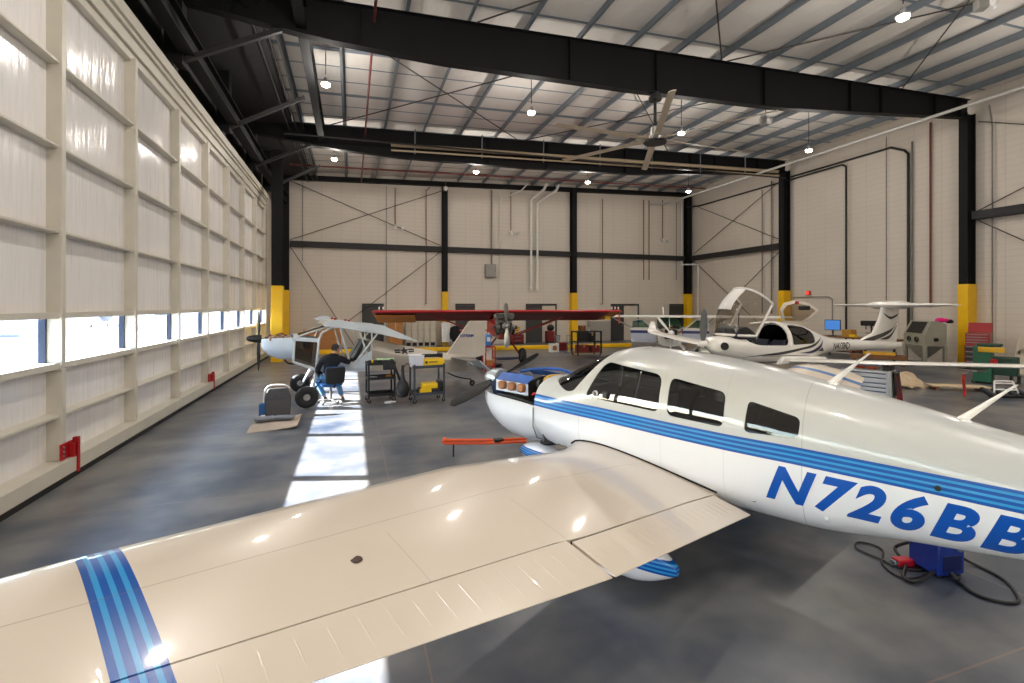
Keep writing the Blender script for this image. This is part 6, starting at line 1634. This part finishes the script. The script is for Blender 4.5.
# green machine
t = thing('test_stand', 'dark green machine with a yellow top panel before the red tool chest', 'machine', (19.2, 9.65, 0), -1.2)
BX(-.34, .1, -.3, .3, .05, 1.18).build('housing', GREEN, t, bevel=.02); BX(.1, .66, -.25, .3, .3, .85).build('side_unit', mat('machine_dark_green', (20, 58, 44), .5), t, bevel=.02)
BX(-.22, .38, -.34, -.29, 1.0, 1.16).build('yellow_panel', mat('panel_yellow', (206, 160, 20), .45), t, bevel=.01)
BX(-.25, .3, -.3, .25, 1.18, 1.26).build('top_rail', mat('machine_dark_green', (20, 58, 44), .5), t, bevel=.02)
BX(.06, .22, -.33, -.25, .62, .8).build('red_valve', HRED, t, bevel=.01)
for x in (-.36, .04, .6):
    for y in (-.24, .24): MB().torus((x, y, .05), (1, 0, 0), .034, .018, 12, 8).build('caster', TIRE, t)
for x in (.5, .66): BX(x - .03, x + .03, -.22, .26, .05, .3).build('leg', BLACK, t)
# pale machine at the picture edge
t = thing('band_saw', 'pale covered machine at the side wall right of the red tool chest', 'machine', (23.0, 10.3, 0), -1.3)
BX(-.4, .4, -.3, .3, .0, .7).build('cabinet', CREAMB, t, bevel=.02); MB().sheet(lambda u, v: (-.44 + .88 * u, -.34 + .68 * v, 1.35 + .12 * math.sin(PI * u) - .5 * (abs(2 * u - 1) ** 6 + abs(2 * v - 1) ** 6) + .03 * math.sin(12 * u + 5 * v)), 18, 14, .02).build('cover', mat('cover_grey', (176, 166, 152), .8), t)
BX(-.3, .3, -.24, .24, .7, 1.3).build('saw_body', CREAMB, t, bevel=.03); MB().tube([(.1, -.3, 1.2), (.2, -.42, 1.32)], .03, 8).build('handle', BLACK, t)
# creeper
t = thing('wheel_dolly', 'small white framed dolly with black rollers on the floor at the photo edge', 'dolly', (16.65, 8.0, 0), -.5)
fr2 = MB()
for a, b in (((-.28, 0, .12), (-.2, .1, .42)), ((.28, 0, .12), (.22, .1, .42)), ((-.2, .1, .42), (.22, .1, .42)), ((-.26, .02, .2), (.27, .02, .2)), ((-.22, .1, .36), (.23, .1, .36))): fr2.tube([a, b], .022, 8)
fr2.build('frame', WHITE, t)
for x in (-.42, -.14, .14, .38):
    MB().bar((x, -.12, .06), (x - .06, .16, .2), .09, .1).build('roller_arm', mat('dolly_navy', (26, 30, 44), .5), t, bevel=.015)
MB().tube([(-.46, -.1, .05), (.44, -.1, .05)], .045, 10).build('roller', BLACK, t)
# tarp and plank
t = thing('tarp', 'crumpled tan tarp heaped on the floor beside a plank', 'tarp', (16.1, 10.1, 0))
def tarp_fn(u, v):
    a = 2 * PI * v; r_ = .42 * (1 - u) ** .7
    return (r_ * math.cos(a) * (1 + .2 * math.sin(3 * a)), r_ * math.sin(a) * (1 + .15 * math.sin(4 * a + 1)), .46 * u ** .7 + .05 * math.sin(5 * a + 9 * u) * (1 - u) * u * 3 + .0)
MB().sheet(tarp_fn, 14, 40).build('heap', mat('tarp_tan', (190, 168, 140), .85, 0, .08, 6), t)
MB().sheet(lambda u, v: (-.5 + .8 * u, -.45 + .5 * v, .05 + .04 * math.sin(6 * u + 4 * v)), 10, 8, .03).build('loose_end', mat('tarp_tan', (190, 168, 140), .85), t)
th('plank', 'pale board lying on the floor right of the tan tarp', 'board', (16.75, 9.15, 0), [('board', BX(-.7, .7, -.22, .22, .1, .14), mat('board_pale', (196, 174, 142), .75, 0, .1, 8, stretch=(1, 8, 1)), .006), ('batten', BX(-.6, -.5, -.2, .2, 0, .1), WOOD, .004), ('batten', BX(.5, .6, -.2, .2, 0, .1), WOOD, .004)], -.62)
# white drawer cabinet with cables on its end
CABW = mat('cabinet_white', (222, 228, 238), .35, 0, .03)
wv = Vector((.33, -.944, 0)); CRZ2 = math.atan2(wv.y, wv.x)
t = thing('drawer_cabinet', 'white drawer cabinet with blue slots beyond the near airplane', 'cabinet', (11.70, 8.16, 0), CRZ2)
BX(-.47, .47, -.26, .26, .1, .96).build('body', CABW, t, bevel=.01)
zz = .13
for h_ in (.2, .17, .09, .09, .12, .1):
    d_ = BX(-.43, .43, -.285, -.26, zz, zz + h_ - .012).build('drawer', CABW, t, bevel=.005)
    BX(-.41, .41, -.3, -.285, zz + h_ - .04, zz + h_ - .018).build('pull', mat('pull_blue', (72, 96, 130), .5), d_, smooth=0); zz += h_ + .004
for x in (-.4, .4):
    for y in (-.2, .2): MB().torus((x, y, .05), (0, 1, 0), .034, .018, 12, 8).build('caster', TIRE, t)
MB().box(.47, .5, -.24, .24, .2, .94).build('end_panel', WHITE, t, bevel=.005)
def onc(x, y, z): p = Matrix.Rotation(CRZ2, 3, 'Z') @ Vector((x, y, 0)); return (11.70 + p.x, 8.16 + p.y, z)
for k, (yy, mm, lab) in enumerate(((-.12, BLACK, 'bundle of black cables hung on the end of the white drawer cabinet, nearer one'), (.08, BLACK, 'bundle of black cables hung on the end of the white drawer cabinet, farther one'))):
    t2 = thing('cable_bundle', lab, 'cables', onc(.5, yy, .0), CRZ2, 'cable bundles')
    mb = MB()
    for j in range(7):
        o_ = -.08 + .026 * j
        mb.tube(smooth_path([(.03, o_, .92), (.06 + .01 * (j % 3), o_ * 1.1, .6), (.05, o_ * .9 + .02, .42), (.08, o_ * 1.2, .5), (.04, o_, .9)], 5), .014, 6)
    mb.build('cables', mm, t2)
    mb = MB()
    for j in range(3):
        o_ = -.06 + .05 * j
        mb.tube(smooth_path([(.05, o_, .86), (.09, o_ + .02, .5), (.08, o_ - .03, .25), (.1, o_ + .05, .2), (.09, o_ + .06, .45)], 5), .012, 6)
    mb.build('red_leads', mat('lead_red', (128, 34, 44), .5), t2)
    MB().tube([(.0, 0, .93), (.08, 0, .93)], .018, 8).build('hook', GALV, t2)
for x, w_, lab, mm in ((-.12, .12, 'orange tool on the white drawer cabinet, left of the other', ORG), (.12, .1, 'orange tool on the white drawer cabinet nearer its end', ORG)):
    th('hand_tool', lab, 'tool', onc(x, -.1, .962), [('grip', MB().tube([(-w_, 0, .03), (w_ * .6, .02, .03)], .026, 10), mm, 0), ('shaft', MB().tube([(w_ * .6, .02, .03), (w_ * 1.3, .03, .03)], .012, 8), GALV, 0)], CRZ2)
th('battery', 'black and red battery pack at the end of the white drawer cabinet top', 'battery', onc(.38, .02, .962), [('case', BX(-.08, .08, -.16, .16, 0, .1), BLACK, .012), ('terminal', BX(-.05, .05, -.1, -.02, .1, .14), mat('lead_red2', (200, 50, 46), .4), .008)], CRZ2)

# blue charger with cables on the floor under the tail
th('battery_charger', 'blue battery charger box on the floor under the near airplane tail', 'charger', (5.15, 2.98, 0), [('case', BX(-.14, .14, -.14, .14, .02, .34), BLUE, .015), ('front_panel', BX(-.1, .1, -.148, -.14, .06, .2), mat('panel_navy', (20, 30, 84), .4), .004), ('handle', MB().tube(smooth_path([(-.1, 0, .34), (-.08, 0, .4), (.08, 0, .4), (.1, 0, .34)]), .014, 8), BLACK, 0), ('foot', BX(-.12, .12, -.12, .12, 0, .02), BLACK, 0), ('knob', MB().cyl((.06, -.15, .26), (.06, -.17, .26), .02), GALV, 0)], -.15)

CAB = mat('cable_black', (24, 24, 25), .5)
def zed(pts, z): return [(x, y, z) for x, y in pts]
t = thing('power_cable', 'black cable looping on the floor left of the blue charger', 'cable', (0, 0, 0))
MB().tube(smooth_path(zed([(5.03, 2.95), (4.75, 2.94), (4.68, 3.03), (4.77, 3.2), (5.02, 3.36), (5.05, 3.49), (4.96, 3.57), (4.83, 3.49), (4.82, 3.36), (4.84, 3.25), (4.83, 3.13), (4.94, 3.01), (5.06, 3.02)], .011), 8), .0085, 8).build('cord', CAB, t)
MB().tube(smooth_path([(5.12, 3.13, .2), (5.1, 3.3, .06), (4.93, 3.1, .03), (4.70, 2.97, .02), (4.72, 2.88, .02), (5.0, 2.90, .05)], 8), .014, 8).build('thick_cord', CAB, t)
t = thing('power_cable', 'black cable looping on the floor right of the blue charger', 'cable', (0, 0, 0))
MB().tube(smooth_path([(5.30, 3.0, .18), (5.55, 2.95, .03), (5.52, 2.68, .012), (5.3, 2.47, .012), (5.16, 2.43, .012), (5.05, 2.5, .012), (5.01, 2.62, .012), (5.1, 2.80, .02)], 8), .013, 8).build('cord', CAB, t)
MB().tube([(5.1, 2.78, .02), (5.11, 2.84, .05)], .02, 8).build('plug', CAB, t)
t = thing('clamp', 'red cable clamp lying on the floor left of the blue charger', 'clamp', (4.97, 3.12, 0), -.25)
BX(-.11, .05, -.045, .045, .0, .07).build('jaw', mat('clamp_red', (190, 22, 44), .45), t, bevel=.012); BX(.05, .13, -.025, .025, .01, .06).build('grip', mat('clamp_red', (190, 22, 44), .45), t, bevel=.01)
BX(-.13, -.1, -.03, .03, .02, .05).build('teeth', GALV, t, bevel=.004)
# ------------------------------------------------------------------ person seated on a task chair beside the bush plane
def c2w(xc, zc, z): return Vector((xc * .9483 + zc * .3173, -xc * .3173 + zc * .9483, z))
def skin(name, nodes, edges, root, m_, parent, sub=2, smooth=True):
    ks = list(nodes); me = bpy.data.meshes.new(name)
    me.from_pydata([tuple(nodes[k][0]) for k in ks], [(ks.index(a), ks.index(b)) for a, b in edges], [])
    o = bpy.data.objects.new(name, me); COL.objects.link(o)
    o.modifiers.new('skin', 'SKIN').use_smooth_shade = True
    sv = me.skin_vertices[0].data
    for i, k in enumerate(ks):
        r = nodes[k][1]; sv[i].radius = (r, r) if isinstance(r, (int, float)) else r
        sv[i].use_root = (k == root)
    s = o.modifiers.new('sub', 'SUBSURF'); s.levels = sub; s.render_levels = sub
    dg = bpy.context.evaluated_depsgraph_get(); dg.update()
    m2 = bpy.data.meshes.new_from_object(o.evaluated_get(dg))
    bpy.data.objects.remove(o); m2.name = name
    m2.materials.clear(); m2.materials.append(m_)
    m2.polygons.foreach_set('use_smooth', [True] * len(m2.polygons))
    q = bpy.data.objects.new(name, m2); COL.objects.link(q); q.parent = parent
    return q
SKIN = mat('skin', (206, 150, 122), .55, 0, .05, 12)
HAIR = mat('hair_dark', (48, 40, 36), .8, 0, .2, 40, bump=.4, bs=120)
HOOD = mat('hoodie_black', (22, 23, 30), .9, 0, .12, 10, bump=.3, bs=18)
JEAN = mat('jeans_blue', (92, 138, 176), .85, 0, .15, 9, bump=.2, bs=40)
SHOE = mat('shoe_dark', (40, 40, 46), .6)
PB = c2w(-4.62, 12.1, 0)
PX = thing('person', 'person in black hoodie and light jeans seated on a blue chair, back to us', 'person', PB)
def L_(xc, zc, z): return c2w(xc, zc, z) - PB
J = {
 'pel': (L_(-4.60, 12.10, .66), (.15, .12)), 'bel': (L_(-4.60, 12.10, .80), (.145, .115)), 'che': (L_(-4.59, 12.15, .98), (.165, .12)), 'ush': (L_(-4.57, 12.18, 1.10), (.12, .085)),
 'nek': (L_(-4.53, 12.20, 1.22), .052), 'hed0': (L_(-4.50, 12.22, 1.28), .062), 'hed': (L_(-4.49, 12.24, 1.355), (.082, .095)), 'top': (L_(-4.49, 12.24, 1.42), .07),
 'lsh': (L_(-4.775, 12.10, 1.10), .07), 'lel': (L_(-4.90, 12.04, .82), .048), 'lwr': (L_(-4.82, 12.24, .68), .033),
 'rsh': (L_(-4.37, 12.27, 1.10), .07), 'rel': (L_(-4.25, 12.50, .98), .048), 'rwr': (L_(-4.33, 12.74, 1.08), .033),
 'lhp': (L_(-4.70, 12.10, .63), .092), 'lkn': (L_(-5.06, 12.34, .60), .066), 'lan': (L_(-4.83, 12.36, .13), .042),
 'rhp': (L_(-4.50, 12.14, .63), .092), 'rkn': (L_(-4.62, 12.58, .60), .066), 'ran': (L_(-4.37, 12.34, .13), .042),
 'ltoe': (L_(-4.86, 12.50, .06), .034), 'rtoe': (L_(-4.40, 12.5, .06), .034)}
ED = [('pel', 'bel'), ('bel', 'che'), ('che', 'ush'), ('ush', 'nek'), ('nek', 'hed0'), ('hed0', 'hed'), ('hed', 'top'), ('ush', 'lsh'), ('lsh', 'lel'), ('lel', 'lwr'), ('ush', 'rsh'), ('rsh', 'rel'), ('rel', 'rwr'),
      ('pel', 'lhp'), ('lhp', 'lkn'), ('lkn', 'lan'), ('lan', 'ltoe'), ('pel', 'rhp'), ('rhp', 'rkn'), ('rkn', 'ran'), ('ran', 'rtoe')]
# fingers, rooted at the wrists
def fingers(w, d, side, tag_):
    d = d.normalized(); side = side.normalized(); nrm = d.cross(side)
    palm = 'p' + tag_; J[palm] = (J[w][0] + d * .055, (.036, .018)); ED.append((w, palm))
    for i, (off, ln) in enumerate(((-.03, .068), (-.01, .078), (.01, .074), (.028, .058))):
        a, b, c = tag_ + 'a%d' % i, tag_ + 'b%d' % i, tag_ + 'c%d' % i
        J[a] = (J[w][0] + d * .092 + side * off, .0095); J[b] = (J[a][0] + d * ln * .55 - nrm * .012, .0088); J[c] = (J[b][0] + d * ln * .38 - nrm * .028, .0075)
        ED.extend([(palm, a), (a, b), (b, c)])
    J[tag_ + 't0'] = (J[w][0] + d * .045 - side * .04, .012); J[tag_ + 't1'] = (J[w][0] + d * .08 - side * .062 - nrm * .012, .0095)
    ED.extend([(palm, tag_ + 't0'), (tag_ + 't0', tag_ + 't1')])
fingers('lwr', L_(-4.75, 12.34, .64) - J['lwr'][0], Vector((.6, .5, -.1)), 'lf')
fingers('rwr', L_(-4.37, 12.86, 1.11) - J['rwr'][0], Vector((.7, -.2, .3)), 'rf')
bod = skin('body', J, ED, 'pel', SKIN, PX)
K = J
skin('hoodie', {k: (K[k][0], tuple(r + .022 for r in K[k][1]) if isinstance(K[k][1], tuple) else K[k][1] + (.022 if k not in ('lwr', 'rwr') else .012)) for k in ('pel', 'bel', 'che', 'ush', 'lsh', 'lel', 'lwr', 'rsh', 'rel', 'rwr')} | {'nek': (K['ush'][0].lerp(K['nek'][0], .8), .088), 'ush': (K['ush'][0] + Vector((0, 0, .015)), (.185, .13))},
     [('pel', 'bel'), ('bel', 'che'), ('che', 'ush'), ('ush', 'nek'), ('ush', 'lsh'), ('lsh', 'lel'), ('lel', 'lwr'), ('ush', 'rsh'), ('rsh', 'rel'), ('rel', 'rwr')], 'pel', HOOD, PX)
MB().torus(K['nek'][0] + Vector((0, 0, -.02)), (.1, .2, 1), .085, .04, 20, 8).build('hood', HOOD, PX)
skin('jeans', {k: (K[k][0], tuple(r + .012 for r in K[k][1]) if isinstance(K[k][1], tuple) else K[k][1] + .02) for k in ('pel', 'lhp', 'lkn', 'lan', 'rhp', 'rkn', 'ran')},
     [('pel', 'lhp'), ('lhp', 'lkn'), ('lkn', 'lan'), ('pel', 'rhp'), ('rhp', 'rkn'), ('rkn', 'ran')], 'pel', JEAN, PX)
for a, b in (('lan', 'ltoe'), ('ran', 'rtoe')):
    p0, p1 = K[a][0], K[b][0]; d = Vector((p1.x - p0.x, p1.y - p0.y, 0)).normalized()
    m = MB(); m.loft([[p0 + d * t + d.cross(Vector((0, 0, 1))) * (w * math.cos(2 * PI * k / 14)) + Vector((0, 0, zc - p0.z + h * math.sin(2 * PI * k / 14))) for k in range(14)] for t, w, zc, h in ((-.09, .02, .06, .03), (-.07, .038, .06, .055), (0, .044, .062, .058), (.09, .05, .05, .045), (.16, .045, .04, .035), (.19, .02, .035, .02))])
    sh = m.build('shoe', SHOE, PX)
    m = MB(); m.loft([[p0 + d * t + d.cross(Vector((0, 0, 1))) * (w * math.cos(2 * PI * k / 14)) + Vector((0, 0, z - p0.z)) for k in range(14)] for z in (.0, .022) for t, w in ((.05, .05),)]) if False else m.bar(p0 + d * -.09 + Vector((0, 0, .012 - p0.z)), p0 + d * .19 + Vector((0, 0, .012 - p0.z)), .09, .022)
    m.build('sole', WHITE, sh, bevel=.008)
# head details : the face looks away to the right
hc = K['hed'][0]; fd = (L_(-4.15, 12.75, 1.36) - hc); fd.z = -.05; fd.normalize(); sd_ = fd.cross(Vector((0, 0, 1))).normalized()
m = MB(); rg = []
for k in range(13):
    t = -1 + 2 * k / 12; rr = math.sqrt(max(0, 1 - t * t)) ** .8
    w_ = .080 * rr * (1 if t > -.2 else 1 - .22 * (-t - .2)); dp = .098 * rr
    rg.append([hc + Vector((0, 0, .005 + .122 * t)) + sd_ * (w_ * math.cos(2 * PI * j / 20)) + fd * (dp * math.sin(2 * PI * j / 20) + .008 * (1 - t)) + Vector((1e-5 * j, 0, 0)) for j in range(20)])
hd_ = m.loft(rg).build('face', SKIN, PX, smooth=80)
m = MB(); m.loft([[hc + fd * (.098 + f_) + sd_ * (w_ * math.cos(2 * PI * j / 10)) + Vector((0, 0, z + h * math.sin(2 * PI * j / 10))) for j in range(10)] for f_, w_, z, h in ((-.01, .018, -.015, .03), (.012, .014, -.022, .018), (.024, .007, -.028, .008))])
m.build('nose', SKIN, hd_)
for s_ in (-1, 1):
    MB().ball(hc + sd_ * (.082 * s_) + fd * -.005 + Vector((0, 0, -.01)), .026, 12, 8, (.6, .6, 1.15)).build('ear', SKIN, hd_)
    e_ = MB().ball(hc + sd_ * (.032 * s_) + fd * .093 + Vector((0, 0, .012)), .012, 10, 8).build('eye', WHITE, hd_)
MB().ball(hc + fd * .096 + Vector((0, 0, -.06)), .02, 12, 6, (1, 1, .3)).build('mouth', mat('lip', (170, 96, 88), .5), hd_)
m = MB(); rg = []
for k in range(11):
    t = -.35 + 1.37 * k / 10; t = min(t, .995); rr = math.sqrt(max(0, 1 - t * t)) ** .8
    ring = []
    for j in range(22):
        a = 2 * PI * j / 22; front = max(0, math.sin(a)); sc = 1.09 if t > .45 else 1.09 - .2 * front
        ring.append(hc + Vector((0, 0, .008 + .128 * t)) + sd_ * (.082 * rr * math.cos(a) * min(sc, 1.09)) + fd * (.098 * rr * math.sin(a) * sc - .008))
    rg.append(ring)
m.loft(rg).build('hair', HAIR, PX, smooth=80)
# chair
CB_ = mat('chair_blue', (30, 92, 156), .7, 0, .08, 12)
c0 = c2w(-4.56, 12.08, 0)
bd = (c2w(-4.56 + .6, 12.08 - .75, 0) - c0).normalized()         # towards the backrest
CHR = thing('task_chair', 'blue cushioned task chair with black back under the seated person', 'chair', c0, math.atan2(bd.y, bd.x))
MB().loft([[( (r_x) * math.copysign(abs(math.cos(2 * PI * k / 24)) ** .6, math.cos(2 * PI * k / 24)), r_y * math.copysign(abs(math.sin(2 * PI * k / 24)) ** .6, math.sin(2 * PI * k / 24)), z) for k in range(24)] for z, r_x, r_y in ((.44, .2, .2), (.46, .25, .25), (.50, .265, .265), (.53, .24, .24))]).build('seat', CB_, CHR)
bk = MB().sheet(lambda u, v: (.25 + .06 * v - .05 * (1 - (2 * u - 1) ** 2), -.22 + .44 * u, .54 + .46 * v), 12, 10, .0)
bk2 = MB().prism(rpoly([(-.22, .56), (.22, .56), (.24, .98), (-.24, .98)], .08), 'x', .25, .31, Matrix.Rotation(.1, 4, 'Y')); bk2.build('backrest', BLACK, CHR, bevel=.02)
MB().prism(rpoly([(-.23, .55), (.23, .55), (.25, .99), (-.25, .99)], .08), 'x', .235, .252, Matrix.Rotation(.1, 4, 'Y')).build('back_cushion', CB_, CHR, bevel=.006)
MB().tube(smooth_path([(.1, 0, .44), (.28, 0, .44), (.34, 0, .5), (.33, 0, .7)]), .022, 8).build('back_bracket', BLACK, CHR)
MB().cyl((0, 0, .1), (0, 0, .45), .028).build('gas_post', ALU, CHR)
for k in range(5):
    a = 2 * PI * k / 5 + .3
    l_ = MB().bar((0, 0, .1), (.3 * math.cos(a), .3 * math.sin(a), .075), .05, .035).build('base_leg', ALU, CHR, bevel=.008)
    MB().torus((.3 * math.cos(a), .3 * math.sin(a), .03), (math.sin(a), -math.cos(a), 0), .018, .012, 12, 6).build('caster', TIRE, l_)
# ------------------------------------------------------------------ sun and sky
wd = bpy.data.worlds.new('sky'); SC.world = wd; wd.use_nodes = True
nt = wd.node_tree; bg = nt.nodes['Background']
sky = nt.nodes.new('ShaderNodeTexSky'); sky.sky_type = 'HOSEK_WILKIE' if False else 'NISHITA'
sky.sun_disc = False; sky.sun_elevation = math.radians(27); sky.sun_rotation = math.radians(-73); sky.altitude = 100
nt.links.new(sky.outputs[0], bg.inputs[0]); bg.inputs[1].default_value = 1.6
sl = bpy.data.lights.new('sun', 'SUN'); so = bpy.data.objects.new('sun', sl); COL.objects.link(so)
sl.energy = 72.; sl.angle = math.radians(.5); sl.color = (1., .96, .9)
so.rotation_euler = Vector((1, -.3, -.535)).to_track_quat('-Z', 'Y').to_euler()
# ------------------------------------------------------------------ camera and view
cd = bpy.data.cameras.new('camera'); cam = bpy.data.objects.new('camera', cd); COL.objects.link(cam)
cd.sensor_width = 36.; cd.sensor_fit = 'HORIZONTAL'; cd.lens = 480. / 1024. * 36.
cd.shift_y = -(341.5 - 306.) / 1024.
cd.clip_start = .05; cd.clip_end = 600
cam.location = (0, 0, CAT_H); cam.rotation_euler = (PI / 2, 0, -math.radians(18.5))
SC.camera = cam
SC.view_settings.view_transform = 'Standard'; SC.view_settings.look = 'None'
SC.view_settings.gamma = 1.; SC.view_settings.use_curve_mapping = False
SC.view_settings.exposure = EXPOSURE
SC.cycles.max_bounces = 8; SC.cycles.diffuse_bounces = 4; SC.cycles.glossy_bounces = 4
SC.cycles.transparent_max_bounces = 16; SC.cycles.transmission_bounces = 6
SC.cycles.use_denoising = True
SC.cycles.sample_clamp_indirect = 6.
SC.cycles.caustics_reflective = False; SC.cycles.caustics_refractive = False
